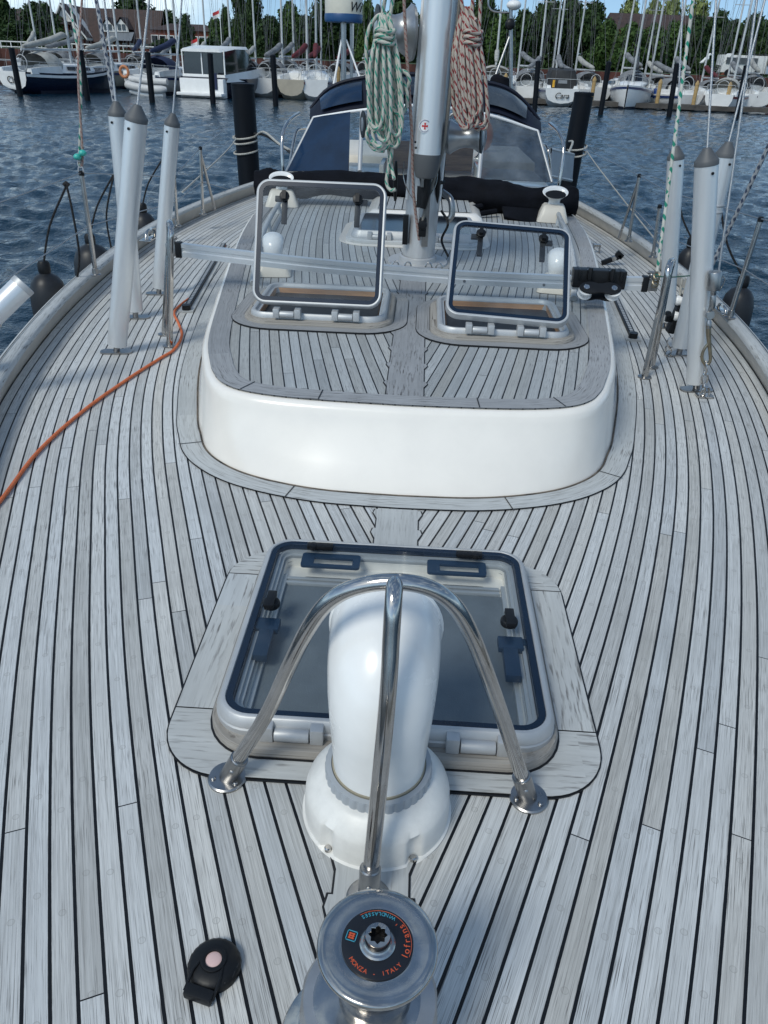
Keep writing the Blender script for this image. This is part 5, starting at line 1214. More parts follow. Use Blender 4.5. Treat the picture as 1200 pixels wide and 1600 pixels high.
# lower window frame (windscreen), its top rail, then the canvas
yb, yt, yr = 6.05, 6.28, 6.75
Lb, Lt = P(448, 268, y=yb), P(490, 184, y=yt); Rb, Rt = P(862, 285, y=yb), P(840, 205, y=yt)
cLb, cLt = P(562, 268, y=yb-.18), P(566, 174, y=yt-.10)
cRb, cRt = P(748, 280, y=yb-.18), P(757, 182, y=yt-.10)
midt = P(655, 170, y=yt-.13); midb = P(655, 272, y=yb-.22)
def panel(nm, q, m_, parent, th=.008):
    mb = MB(); A, B_, C_, D = [Vector(v) for v in q]; nrm = (B_-A).cross(D-A).normalized()*th
    mb.add([A, B_, C_, D, A+nrm, B_+nrm, C_+nrm, D+nrm], [(3, 2, 1, 0), (4, 5, 6, 7), (0, 1, 5, 4), (1, 2, 6, 5), (2, 3, 7, 6), (3, 0, 4, 7)]); return mb.build(nm, m_, parent, smooth=False)
MT['bluepane'] = mat('blue tinted window film', (.007, .026, .066), .16, var=.3, scale=3, spec=.4)
bx = P(548, 176, y=yt-.10); bxb = P(545, 268, y=yb-.17)
panel('left_screen', (Lb, bxb, bx, Lt), MT['bluepane'], sh)
panel('center_screen', (cLb, cRb, cRt, cLt), glass_mat('clear front window', (.8, .84, .86)), sh)
panel('right_screen', (cRb, Rb, Rt, cRt), MT['glass_hood2'], sh)
mb = MB()
for a, b2, r_ in ((Lb, Lt, .012), (Rb, Rt, .012), (cLb, cLt, .016), (cRb, cRt, .016)):
    mb = MB(); mb.tube([a, b2], r_, 10); mb.build('window_post', MT['alu'], sh)
mb = MB(); mb.tube([Lt, P(566, 172, y=yt-.10), P(655, 165, y=yt-.13), P(757, 178, y=yt-.10), Rt], .0105, 10, smooth=5); mb.build('window_rail', MT['white'], sh)
# canvas: arches lofted from the rail back over the cockpit
def arch_pts(pl, y):
    v = [P(a, b2, y=y) for a, b2 in pl]; c_, _ = catmull(v, [0]*len(v), 5); return c_
fr = arch_pts(((484, 184), (520, 176), (566, 168), (655, 158), (757, 172), (800, 184), (846, 206)), yt-.0)
m1 = arch_pts(((486, 172), (515, 140), (566, 124), (655, 118), (757, 130), (805, 148), (842, 190)), yt+.30)
m2 = arch_pts(((489, 165), (522, 133), (568, 119), (655, 113), (757, 125), (805, 142), (838, 184)), yt+.62)
m3 = arch_pts(((492, 166), (525, 136), (570, 123), (655, 118), (757, 129), (803, 146), (835, 188)), yt+1.05)
mb = MB(); rows = [fr, [a.lerp(b2, .55)+Vector((0, -.02, .03)) for a, b2 in zip(fr, m1)], m1, m2, m3]
mb.loft([[tuple(p) for p in r_] for r_ in rows], closed=False)
lo = [[tuple(p+Vector((0, .0, -.012))) for p in r_] for r_ in rows]; mb.loft(lo, closed=False)
cv = mb.build('canvas_hood', MT['bluecloth'], sh, angle=80)
# clear eyebrow panels let into the front of the canvas, proud of it
def eyebrow(i0, i1, nm, m_):
    mb = MB(); rr_ = []
    for t in (.16, .42, .66, .84):
        rr_.append([tuple((fr[i].lerp(m1[i], t))+Vector((0, -.034-.02*math.sin(math.pi*t), .022*math.sin(math.pi*t)+.006))) for i in range(i0, i1)])
    mb.loft(rr_, closed=False); return mb.build(nm, m_, cv, angle=80)
eyebrow(3, 11, 'eyebrow_window', MT['bluepane']); eyebrow(12, 19, 'eyebrow_window', MT['darkglass']); eyebrow(20, 28, 'eyebrow_window', mat('smoked vinyl', (.05, .06, .07), .12, var=.3, spec=.8))
mb = MB(); mb.tube([tuple(p+Vector((0, -.03, .01))) for p in m1], .013, 8); mb.build('canvas_piping', MT['bluecloth'], cv)
# sky bright strips of clear vinyl at the hood's shoulders
for i0, i1 in ((2, 4), (27, 29)):
    pass
mb = MB(); mb.tube([P(452, 262, y=6.1), P(460, 215, y=6.3), P(466, 202, y=6.4), P(478, 200, y=6.6)], .011, 10, smooth=4); mb.build('side_rail', MT['steel'], sh)
mb = MB(); mb.tube([P(860, 262, y=6.3), P(857, 236, y=6.3), P(851, 226, y=6.4), P(845, 226, y=6.6)], .009, 10, smooth=4); mb.build('side_rail', MT['steel'], sh)
# things seen through the clear windows
t_ = thing('steering_pedestal', 'pale steering pedestal glimpsed through the clear sprayhood window right of the mast', 'pedestal', tuple(P(720, 255, y=7.9)), inplace=True)
mb = MB(); mb.tube([P(720, 275, y=7.9), P(720, 235, y=7.9)], [.10, .07], 16); mb.build('pedestal_column', MT['cream'], t_)
mb = MB(); c_ = P(722, 215, y=8.0); mb.tube([c_+Vector((.22*math.cos(R(a)), 0, .22*math.sin(R(a)))) for a in range(0, 360, 15)], .012, 8, closed=True); mb.build('wheel_rim', MT['steel'], t_)
mb = MB(); mb.ball(P(757, 212, y=8.6), .11, 14, 8, (.8, .5, 1.3)); tag(mb.build('horseshoe_buoy', MT['orange']), 'orange lifebuoy cover glimpsed beside the right winch', 'lifebuoy')

# white weather cloth at the right rail and its frame
t_ = thing('weather_cloth', 'pale weather cloth in a metal frame on the right rail beside the sprayhood', 'weather cloth', tuple(P(880, 260, y=7.4)), inplace=True)
q = [P(860, 275, y=7.0), P(893, 282, y=7.6), P(896, 242, y=7.6), P(860, 233, y=7.0)]
panel('cloth_panel', q, mat('pale grey vinyl', (.38, .41, .44), .5, var=.15), t_)
mb = MB(); mb.tube([q[0], q[1], q[2], q[3]], .014, 8, closed=True); mb.build('cloth_frame', MT['alu'], t_)
# mooring line and pilings close by
pg = 'black mooring pilings close astern'
def piling(a, top, D, wpx, label, lean=0, ropes=()):
    c_ = P(*top, y=D); r = wpx/2/1388*math.hypot(D, 1)*1.0
    t_ = thing('mooring_piling', label, 'piling', (c_.x, D, WZ), inplace=True, group=pg)
    mb = MB(); bx_ = c_.x+lean; mb.lathe([(r, 0), (r*1.01, 1.0), (r, 2.0)], 36, Matrix.Identity(4)); mb.v = []; mb.f = []; mb.uv = {}
    h_ = c_.z-WZ; mb.tube([(bx_, D, WZ-.3), (c_.x, D, c_.z-.04)], r, 36); mb.lathe([(r*1.02, -.04), (r*1.03, -.01), (r*.96, .0), (r*.3, .004)], 36, Matrix.Translation(c_)); mb.build('piling_tube', MT['piling'], t_)
    for dz in ropes:
        mb = MB(); mb.tube([(c_.x+(r+.012)*math.cos(2*math.pi*k/24), D+(r+.012)*math.sin(2*math.pi*k/24), c_.z-dz+.03*math.sin(2*math.pi*k/24+dz)) for k in range(24)], .012, 8, closed=True); mb.build('rope_turn', MT['rope_white'], t_)
    return c_, r
MT['piling'] = mat('black plastic piling sleeve', (.005, .007, .011), .5, spec=.18, var=.25, scale=3, bump=.15, bscale=9, stretch=(3, 3, .5))
cl, rl = piling(0, (379, 130), 11, 36, 'thick black mooring piling rising left of the sprayhood with pale rope round it', lean=.05, ropes=(.60, .66, .78))
cr_, rr2 = piling(0, (913, 144), 11, 30, 'thick black mooring piling right of the sprayhood with white rope tied round it', lean=-.10, ropes=(.62, .70))
line('mooring_line', 'pale mooring line from the left black piling down to the boat by the sprayhood', [cl+Vector((rl, -.1, -.6)), P(412, 206, y=10.2), P(435, 224, y=9.2), P(452, 234, y=8.4)], .013, MT['rope_white'], smooth=4)
line('mooring_line', 'black spring line beside the pale one between the left piling and the sprayhood', [cl+Vector((rl, -.1, -.56)), P(415, 212, y=10.2), P(440, 228, y=9.2), P(456, 240, y=8.0)], .014, MT['rope_black'], smooth=4)
line('mooring_line', 'thin pale line falling from the left piling to the left rail', [cl+Vector((-rl, -.1, -.6)), P(368, 218, y=10.5), P(350, 240, y=8.5), P(285, 300, y=5.4)], .006, MT['rope_white'], smooth=4)
line('mooring_line', 'white line looped from the right piling to the weather cloth frame', [cr_+Vector((-rr2, -.1, -.55)), P(895, 222, y=9.5), P(888, 240, y=8.2)], .012, MT['rope_white'], smooth=4)
line('mooring_line', 'thin line running from the right piling forward to the right rail', [cr_+Vector((rr2, -.1, -.65)), P(935, 262, y=8.5), P(1000, 345, y=6), P(1050, 405, y=4.8)], .005, MT['rope_white'], smooth=4)

# radar dome post and stern gear
t_ = thing('radar_post', 'cream radar dome with a blue band on a braced steel post at the stern', 'radar', tuple(P(535, 130, y=10)), inplace=True)
c_ = P(537, 25, y=10.0); T = Matrix.Translation(c_)
mb = MB(); mb.lathe([(.15, -.055), (.19, -.05), (.205, -.02), (.205, .30), (.18, .38), (.10, .42), (.01, .43)], 40, T); rd = mb.build('radome', mat('cream radome', (.72, .70, .60), .35), t_)
mb = MB(); mb.lathe([(.202, -.06), (.2085, -.045), (.2085, .012), (.206, .016)], 40, T); mb.build('blue_band', mat('blue band', (.015, .07, .19), .4), rd)
text_mesh('radome_name', 'Wi', .13, MT['black'], rd, Matrix.Translation(c_+Vector((.140, -.153, .075))) @ Matrix.Rotation(R(42), 4, 'Z') @ Matrix.Rotation(R(90), 4, 'X'), ext=.002, shear=.35)
mb = MB(); mb.tube([c_+Vector((0, 0, -.05)), P(537, 150, y=10)], .030, 12); mb.tube([P(549, 35, y=10.1), P(549, 140, y=10.1)], .016, 10); mb.build('post', MT['steel_dull'], t_)
mb = MB(); mb.tube([P(534, 62, y=10), P(520, 140, y=9.8)], .012, 8); mb.tube([P(541, 62, y=10), P(569, 140, y=9.8)], .010, 8); mb.build('brace', MT['white'], t_)
t_ = thing('stern_post', 'steel post at the stern right of the mast carrying lamps and an antenna', 'post', tuple(P(797, 130, y=10)), inplace=True)
mb = MB(); mb.tube([P(798, 145, y=10), P(798, 12, y=10)], .022, 10); mb.tube([P(770, 130, y=9.9), P(797, 55, y=10)], .012, 8); mb.tube([P(798, 20, y=10), P(772, 18, y=10), P(763, 8, y=10), P(765, -10, y=10)], .010, 8, smooth=3); mb.build('post', MT['steel_dull'], t_)
mb = MB(); mb.ball(P(803, 8, y=10), .08, 16, 10, (1, 1, .6)); mb.build('antenna_dome', MT['white'], t_)
mb = MB(); mb.ball(P(797, 38, y=9.9), .055, 14, 8, (1, .6, 1)); mb.build('deck_lamp', MT['black'], t_)
t_ = thing('engine_cover', 'black bagged outboard on the stern rail right of the mast', 'outboard cover', tuple(P(780, 140, y=9.6)), inplace=True)
mb = MB(); mb.tube([P(780, 160, y=9.6), P(780, 140, y=9.6), P(781, 122, y=9.6), P(782, 117, y=9.6)], [.10, .115, .10, .03], 16, smooth=3); mb.build('bag', MT['blackcloth'], t_)
mb = MB(); mb.lathe([(.1175, -.01), (.1175, .01)], 16, Matrix.Translation(P(780, 140, y=9.6))); mb.build('bag_strap', MT['black'], t_)
# ------------------------------------------------------------------ far side of the harbour
BZ = 1.0
gm = mat('bank grass', (.05, .09, .025), .9, var=.4, scale=.5)
mb = MB(); mb.add([(-1400, 78, BZ), (1400, 78, BZ), (1400, 2400, BZ+6), (-1400, 2400, BZ+6)], [(0, 1, 2, 3)]); struct(mb.build('ground', gm, smooth=False))
mb = MB(); N_ = 700; rr_ = []
for z in (WZ-.5, BZ+.02):
    row = []
    for i in range(N_):
        x = -110+i*.32; k = i % 4; row.append((x, 77.6+(.18 if k in (1, 2) else 0), z))
    rr_.append(row)
mb.loft(rr_, closed=False); struct(mb.build('quay_wall', mat('rusty sheet piling', (.10, .034, .024), .85, var=.35, scale=.8), smooth=False))
def gx(px, py, y): return P(px, py, y=y).x
# pontoon the boats lie at
mb = MB(); mb.box((-8, 64.5, WZ+.25), (110, 1.8, .3)); struct(mb.build('pontoon', mat('grey timber', (.09, .08, .07), .8, var=.3, scale=2), smooth=False))

MT['navy'] = mat('navy hull paint', (.008, .013, .035), .15, coat=.5); MT['hullwhite'] = mat('white hull', (.84, .84, .82), .25, var=.06, scale=1.5)
MT['hullbeige'] = mat('beige hull', (.50, .45, .36), .3, var=.1, scale=1.5); MT['stripe_blue'] = mat('blue stripe', (.01, .03, .12), .3)
MT['stripe_red'] = mat('dark red stripe', (.18, .015, .02), .3); MT['cov_grey'] = mat('grey sail cover', (.24, .25, .26), .8, var=.3, scale=2); MT['cov_red'] = mat('red sail cover', (.12, .012, .016), .8, var=.2, scale=2)
MT['cov_dark'] = mat('dark canvas', (.03, .032, .035), .8, var=.3, scale=2); MT['cov_white'] = mat('off white canvas', (.45, .44, .40), .75, var=.2, scale=2); MT['cov_navy'] = mat('navy canvas', (.015, .025, .07), .8)
MT['farmast'] = mat('weathered mast', (.60, .61, .60), .45, .3, var=.15, scale=2, stretch=(1, 1, .3))
MT['boot'] = mat('dark boot top', (.01, .014, .03), .5); MT['rig'] = mat('rigging wire', (.17, .17, .18), .5)
def hull_mesh(L_, B, F, tr=.70):
    st = [0, .1, .25, .4, .55, .7, .85, .95, 1.0]; hb = [tr, .82, .94, 1.0, .99, .86, .56, .24, .03]
    rings = []
    for t, b2 in zip(st, hb):
        b2 = b2*B/2; f = F*(1.0-.10*math.sin(math.pi*min(1, t*1.2))+.22*t*t); y = t*L_
        ov = .35 if t == 0 else 0
        half = [(0, y+(.6 if t > .9 else 0)-.0, -.35), (b2*.42, y, -.25), (b2*.74, y, .10), (b2*.92, y-ov*.2, f*.5), (b2, y-ov*.4, f)]
        if t > .9: half = [(x, yy-(.5 if z < 0 else 0)*(1 if t == 1 else .5), z) for x, yy, z in half]
        if t == 0: half = [(0, y, .20), (b2*.45, y-.02, .26), (b2*.78, y-.06, .42), (b2*.95, y-.1, f*.66), (b2, y-.14, f)]
        ring_ = half+[(-x, y_, z) for x, y_, z in reversed(half[1:])]
        rings.append(ring_)
    return rings
def tagk(o): return o
boat_n = 0
def boat(px, py, label, L_=10.5, B=3.3, F=1.15, head=0, hull='hullwhite', stripe='stripe_blue', cover='cov_grey', hood='cov_dark', mast_h=13.5, mast_px=None, name=None, D=None, lean=0, tr=.7, transom=None, detail=True, bowon=False, cat='sailboat', nm='moored_sailboat'):
    c_ = P(px, py, z=WZ)
    if D: c_ = Vector((P(px, py, y=D).x, D, WZ))
    t_ = thing(nm, label, cat, tuple(c_), rot=(0, 0, R(head)), group='sailboats moored across the harbour')
    sh_ = -L_ if bowon else 0        # bow-on boats: origin at the stem
    def Y(v): return v+sh_
    rings = [[(x, Y(y), z) for x, y, z in r_] for r_ in hull_mesh(L_, B, F, tr)]
    mb = MB(); n_ = len(rings[0]); mb.loft([r_ for r_ in rings], closed=True); mb.f.append(tuple(range(n_))); h_ = mb.build('hull', MT[hull], t_, angle=60)
    if transom:
        mb = MB(); mb.add([(x*.97, y-.02, z) for x, y, z in rings[0] if z > -.2 or abs(x) > 0], [tuple(range(len([1 for x, y, z in rings[0] if z > -.2 or abs(x) > 0])))]); mb.build('transom', MT[transom], h_, smooth=False)
    mb = MB()
    rows = []
    for s in (1, -1):
        up_ = [(s*(abs(r_[4][0])+.012), r_[4][1], r_[4][2]-.10) for r_ in rings]; lo_ = [(s*(abs(r_[4][0])*.995+.012), r_[4][1], r_[4][2]-.24) for r_ in rings]
        mb.loft([up_, lo_], closed=False)
    mb.build('sheer_stripe', MT[stripe], h_)
    for s in (1, -1):
        mb = MB(); lo_ = [(s*(abs(r_[2][0])*.97+.02), r_[2][1], -.1) for r_ in rings[1:]]; up_ = [(s*(abs(r_[2][0])*1.02+.025), r_[2][1], .17) for r_ in rings[1:]]
        mb.loft([lo_, up_], closed=False); mb.build('boot_stripe', MT['boot'], h_)
        mb = MB(); mb.loft([[(s*B*.40, Y(y), F*.9), (s*B*.39, Y(y), F*.9+z), (s*B*.30, Y(y), F*.9+z), (s*B*.27, Y(y), F*.9)] for y, z in ((.02*L_, .28), (.12*L_, .36), (.30*L_, .42))], caps=True); mb.build('cockpit_coaming', MT['hullwhite'], t_, angle=50)
    mb = MB(); mb.tube([(.42*math.cos(R(a)), Y(.09*L_), F*.9+.55+.42*math.sin(R(a))) for a in range(0, 360, 24)], .022, 5, closed=True); mb.build('steering_wheel', MT['farmast'], t_)
    dk = [(r_[4][0], r_[4][1], r_[4][2]-.01) for r_ in rings]+[(-r_[4][0], r_[4][1], r_[4][2]-.01) for r_ in reversed(rings)]
    mb = MB(); mb.add([p for p in dk], [(i, i+1, len(dk)-2-i, len(dk)-1-i) for i in range(len(rings)-1)]); mb.build('deck', MT['hullwhite'], t_, smooth=False)
    mb = MB(); cb = []
    for y, w_, z in ((.30*L_, .36, .42), (.36*L_, .38, .55), (.55*L_, .34, .50), (.70*L_, .22, .32), (.76*L_, .12, .05)):
        cb.append([(x, Y(y), F*.95+zz) for x, zz in ((-B*w_, 0), (-B*w_*.88, z*.8), (-B*w_*.6, z), (B*w_*.6, z), (B*w_*.88, z*.8), (B*w_, 0))])
    mb.loft(cb, caps=True); cbn = mb.build('cabin', MT['hullwhite'], t_, angle=50)
    for s in (-1, 1):
        mb = MB(); q = [(s*B*.372, Y(.36*L_), F*.95+.16), (s*B*.345, Y(.60*L_), F*.95+.14), (s*B*.325, Y(.60*L_), F*.95+.32), (s*B*.350, Y(.36*L_), F*.95+.36)]
        q = [(x+s*.03, y, z) for x, y, z in q]; mb.add(q, [(0, 1, 2, 3)]); mb.build('cabin_window', MT['darkglass'], cbn, smooth=False)
    if hood:
        mb = MB(); rs_ = []
        for y, w_, z in ((.20*L_, .34, 1.05), (.26*L_, .36, 1.18), (.33*L_, .35, 1.12), (.38*L_, .33, .5)):
            rs_.append([(B*w_*math.cos(math.pi*k/10), Y(y), F*.9+z*math.sin(math.pi*k/10)**.6) for k in range(11)])
        mb.loft(rs_, closed=False); hd = mb.build('sprayhood', MT[hood], t_, angle=70)
        mb = MB(); mb.add([(-B*.20, Y(.385*L_), F*.95+.55), (B*.2, Y(.385*L_), F*.95+.55), (B*.17, Y(.355*L_), F*.9+1.0), (-B*.17, Y(.355*L_), F*.9+1.0)], [(0, 1, 2, 3)]); mb.build('hood_window', MT['darkglass'], hd, smooth=False)
    my_ = Y(.56*L_); mt_ = Vector((lean*mast_h, my_, F+mast_h))
    mb = MB(); mb.tube([(0, my_, F+.3), tuple(mt_)], [.085, .055], 8)
    for z in (.45, .72):
        mb.tube([(lean*mast_h*z-1.0*(1.1-z), my_-.05, F+mast_h*z), (lean*mast_h*z+1.0*(1.1-z), my_-.05, F+mast_h*z)], .025, 5)
    mb.build('mast', MT['farmast'], t_)
    mb = MB()
    for p in ((B*.46, my_-.2, F), (-B*.46, my_-.2, F), (0, Y(L_*.98), F*1.2), (B*.2, Y(0), F), (-B*.2, Y(0), F)):
        mb.tube([p, tuple(mt_*.98+Vector(p)*.02)], .009, 4)
    for s in (-1, 1): mb.tube([(s*B*.45, my_-.2, F), (lean*mast_h*.45+s*.6, my_, F+mast_h*.45), tuple(mt_)], .010, 4)
    mb.build('standing_rigging', MT['rig'], t_)
    if cover:
        mb = MB(); mb.tube([(0, my_-.15, F+1.9), (0, my_-.5, F+1.95), (0, my_-1.6, F+1.65), (0, my_-3.4, F+1.35), (0, my_-3.9, F+1.3)], [.08, .19, .19, .15, .07], 10, smooth=3); mb.build('sail_cover', MT[cover], t_, angle=80)
        mb = MB(); mb.tube([(0, my_, F+1.15), (0, my_-4.1, F+1.12)], .06, 8); mb.build('boom', MT['farmast'], t_)
    if detail:
        mb = MB()
        for s in (-1, 1):
            pts = [(s*r_[4][0]*.96, r_[4][1], r_[4][2]+.55) for r_ in rings]; mb.tube(pts, .014, 4)
            for r_ in rings: mb.tube([(s*r_[4][0]*.96, r_[4][1], r_[4][2]), (s*r_[4][0]*.96, r_[4][1], r_[4][2]+.58)], .014, 4)
        a = rings[0]; mb.tube([(-a[4][0]*.96, a[4][1], a[4][2]+.58), (a[4][0]*.96, a[4][1], a[4][2]+.58)], .016, 4); mb.build('guard_rail', MT['farmast'], t_)
    if name:
        a = rings[0][4]; tl = text_mesh('boat_name', name, .52, MT['black'], t_, Matrix.Translation((0, Y(-.14)-.02, F*.60)) @ Matrix.Rotation(R(90+9), 4, 'X'), ext=.008, shear=.3 if name == 'Cara' else 0)
    return t_
boat(26, 146, 'navy hulled sailboat with a white stern lettered Clp and cream covers at the far left', L_=9, B=3.2, head=-19, hull='navy', stripe='hullwhite', cover='cov_white', hood='cov_white', name='Clp', transom='hullwhite')
boat(120, 139, 'beige hulled sailboat with a blue stripe beyond the left front shroud wires', L_=10, B=3, head=-14, hull='hullbeige', cover='cov_white', hood='cov_grey', F=1.2)
C_ = boat(222, 148, 'white sailboat with navy hood and a dinghy hanging at its stern', L_=10, B=3.2, head=-10, hood='cov_navy', cover='cov_navy')
boat(408, 152, 'white sailboat with a grey cockpit cover, next right of the motor cruiser', L_=9, B=3.0, head=-8, hood='cov_grey')
boat(492, 157, 'pale double ended sailboat with red sail covers left of the green rope coil', L_=9, B=2.3, head=6, tr=.75, cover='cov_red', hood=None, F=1.2, name='', hull='hullwhite')
boat(455, 146, 'sailboat with a dark hull and orange covers half hidden behind the red covered one', L_=8, B=2.6, head=-6, hull='hullbeige', stripe='stripe_red', cover='cov_red', D=57, hood=None)
CARA = boat(875, 167, 'white sailboat named Cara seen stern on, with a dark cockpit tent', L_=10, B=2.75, head=-2, F=1.15, cover='cov_grey', hood=None, name='Cara', tr=.86)
mb = MB(); mb.loft([[(-w_, y, 1.05), (-w_*.96, y, z*.8), (-w_*.8, y, z), (w_*.8, y, z), (w_*.96, y, z*.8), (w_, y, 1.05)] for y, w_, z in ((.35, .98, 2.0), (.5, 1.02, 2.25), (2.4, 1.05, 2.4), (3.6, .9, 1.5))], caps=True); ct_ = mb.build('cockpit_tent', MT['cov_dark'], CARA, angle=50)
mb = MB(); mb.add([(-.32, .33, 1.45), (.32, .33, 1.45), (.28, .37, 1.88), (-.28, .37, 1.88)], [(0, 1, 2, 3)]); mb.build('tent_window', mat('clear tent vinyl', (.22, .23, .24), .15), ct_, smooth=False)
mb = MB(); mb.tube([(-.62, .2, 1.2), (-.62, .2, 1.65)], .09, 8); mb.build('danbuoy', mat('yellow buoy', (.75, .40, .03), .5), CARA)
boat(975, 171, 'white sailboat with a navy sheer stripe, bow towards us, right of Cara', L_=10, B=3.1, F=1.25, head=180-16, bowon=True, cover='cov_grey', hood='cov_grey')
J_ = boat(1075, 172, 'white sailboat with a scooped stern and blue fenders, right of the navy striped bow', L_=9.5, B=2.9, head=22, cover='cov_grey', hood='cov_grey', F=1.0, tr=.85)
boat(1122, 160, 'white motorsailer with a dark red stripe at the right', L_=8, B=2.8, head=-28, stripe='stripe_red', cover=None, hood='cov_white', D=64)
boat(770, 160, 'white sailboat with a wide pale cockpit roof behind the red flecked rope coil', L_=11, B=3.6, F=1.4, head=-4, cover='cov_white', hood='cov_white')
# more masts in the rows behind
extra = [(60, 66, 'cov_grey', -.03), (82, 68, 'cov_white', 0), (45, 72, 'cov_white', -.02), (150, 66, 'cov_grey', -.01), (205, 69, 'cov_navy', .01), (248, 66, 'cov_grey', 0), (300, 70, 'cov_white', .01), (338, 67, 'cov_grey', 0), (372, 70, 'cov_white', -.02), (432, 68, 'cov_grey', 0), (470, 71, 'cov_red', .02), (515, 67, 'cov_red', 0), (560, 70, 'cov_grey', 0), (820, 66, 'cov_grey', 0), (850, 70, 'cov_grey', .02), (905, 67, 'cov_grey', .01), (940, 70, 'cov_white', .02), (1010, 68, 'cov_grey', .03), (1048, 70, 'cov_white', .0), (1085, 66, 'cov_grey', .02), (1135, 69, 'cov_red', .01), (1170, 67, 'cov_grey', .0), (1195, 71, 'cov_white', .02)]
place = {60: 'behind the navy hulled boat', 82: 'between the navy hull and the gabled house', 45: 'farthest left', 150: 'in front of the gabled house', 205: 'in front of the dormers', 248: 'left of the rear left shroud wire', 300: 'behind the motor cruiser', 338: 'behind the motor cruiser\'s right end', 372: 'above the left black piling', 432: 'right of the left black piling', 470: 'left of the radar dome, red covered', 515: 'under the radar dome, red covered', 560: 'between radar dome and green coil', 820: 'left of Cara', 850: 'behind Cara\'s tent', 905: 'between Cara and the navy striped bow', 940: 'behind the right black piling', 1010: 'right of the navy striped bow', 1048: 'behind the blue fendered boat', 1085: 'left of the front right shroud wire', 1135: 'right of the front right shroud wire, red covered', 1170: 'before the white vans', 1195: 'farthest right'}
protos = {}
for i, (px, D_, cv_, ln) in enumerate(extra):
    x = P(px, 110, y=D_).x; lab = 'sailboat in the back row '+place[px]; key = cv_
    hd = ((i*37) % 40)-20
    if key not in protos:
        protos[key] = boat(px, 110, lab, L_=9+(i % 3), B=3, F=1.2, head=hd, cover=cv_, hood='cov_grey', D=D_, lean=ln*.3, detail=False, mast_h=13)
    else:
        c_ = copy_thing(protos[key], lab, (x, D_, WZ), (0, R(ln*40), R(hd))); c_.scale = (1, 1, .9+.25*((i*7) % 5)/5)
# dinghy on the stern of the third boat, lifebuoy and fenders
c_ = P(228, 139, y=C_.location.y-1.2)
t_ = thing('dinghy', 'grey white inflatable dinghy carried across the stern of the navy hooded sailboat', 'dinghy', tuple(c_), rot=(0, 0, R(-8)))
mb = MB(); mb.tube([(-1.25, .3, .22), (-1.1, 0, .16), (0, -.05, 0), (1.0, 0, 0), (1.35, .1, .05)], [.22, .24, .24, .24, .12], 12, smooth=4); mb.tube([(-1.25, .5, .5), (0, .4, .42), (1.3, .4, .42)], .2, 12); mb.build('inflated_tube', mat('light hypalon', (.55, .55, .54), .5), t_)
mb = MB(); mb.tube([(-1.1, .2, -.1), (0, .15, -.3), (1.1, .2, -.25)], .25, 10, smooth=4); mb.build('dinghy_hull', MT['hullwhite'], t_)
c_ = P(194, 112, y=C_.location.y-.3)
mb = MB(); mb.tube([c_+Vector((.26*math.cos(R(a)), 0, .30*math.sin(R(a)))) for a in range(0, 360, 24)], .09, 8, closed=True); tag(mb.build('lifebuoy', mat('faded orange', (.55, .22, .10), .7)), 'faded orange lifebuoy on the stern rail of the navy hooded sailboat', 'lifebuoy')
for px, lab in ((1014, 'blue fender nearest the navy striped bow'), (1024, 'blue fender, right one of the pair by the dark piling')):
    c_ = P(px, 146, y=J_.location.y+2.0); mb = MB(); mb.tube([c_+Vector((0, 0, .35)), c_+Vector((0, 0, .28)), c_+Vector((0, 0, -.28)), c_+Vector((0, 0, -.35))], [.04, .15, .15, .04], 12, smooth=3); tag(mb.build('fender', mat('blue fender', (.01, .05, .22), .5)), lab, 'fender', 'blue fenders on the scooped stern boat')

# motor cruiser
c_ = P(322, 153, z=WZ); t_ = thing('motor_cruiser', 'white motor cruiser with dark hull sides and large dark cockpit windows', 'motorboat', tuple(c_), rot=(0, 0, R(-13)))
mb = MB(); rings = hull_mesh(8.0, 3.4, 1.15, .92); mb.loft(rings, closed=True); mb.f.append(tuple(range(len(rings[0])))); h_ = mb.build('hull', MT['navy'], t_, angle=60)
mb = MB(); mb.box((0, -.25, .55), (3.0, .5, 1.05)); mb.box((0, -.6, .22), (3.1, .7, .18)); mb.build('transom', MT['hullwhite'], t_, bevel=.06)
mb = MB()
for y, w_, z0, z1 in ((.0, 1.55, 1.05, 1.30), (3.0, 1.62, 1.1, 1.5), (6.5, 1.3, 1.2, 1.7), (9.2, .3, 1.35, 1.5)): pass
mb.loft([[(-w_, y, z0), (-w_*.92, y, z1), (w_*.92, y, z1), (w_, y, z0)] for y, w_, z0, z1 in ((-.1, 1.55, .9, 1.30), (3.0, 1.62, .95, 1.5), (6.5, 1.3, 1.05, 1.7), (9.2, .3, 1.25, 1.5))], caps=True); mb.build('superstructure', MT['hullwhite'], t_, angle=50)
mb = MB(); mb.loft([[(-w_, y, 1.3), (-w_*.93, y, z1), (w_*.93, y, z1), (w_, y, 1.3)] for y, w_, z1 in ((.0, 1.4, 2.55), (3.2, 1.42, 2.75), (5.4, 1.2, 1.8))], caps=True); wn_ = mb.build('cabin_glazing', MT['darkglass'], t_, angle=50)
mb = MB(); mb.loft([[(-w_, y, z), (-w_*.9, y, z+.16), (w_*.9, y, z+.16), (w_, y, z)] for y, w_, z in ((-.3, 1.35, 2.5), (1.5, 1.45, 2.7), (3.6, 1.4, 2.72), (4.4, 1.2, 2.5))], caps=True); mb.build('roof', MT['hullwhite'], t_, angle=60)
for x in (-1.42, -.1, 1.42):
    mb = MB(); mb.box((x, -.02, 1.95), (.07, .07, 1.3)); mb.build('window_pillar', MT['hullwhite'], t_)
mb = MB(); mb.box((.9, -.53, .95), (.42, .05, .9)); mb.build('stern_flag', MT['cov_navy'], t_)
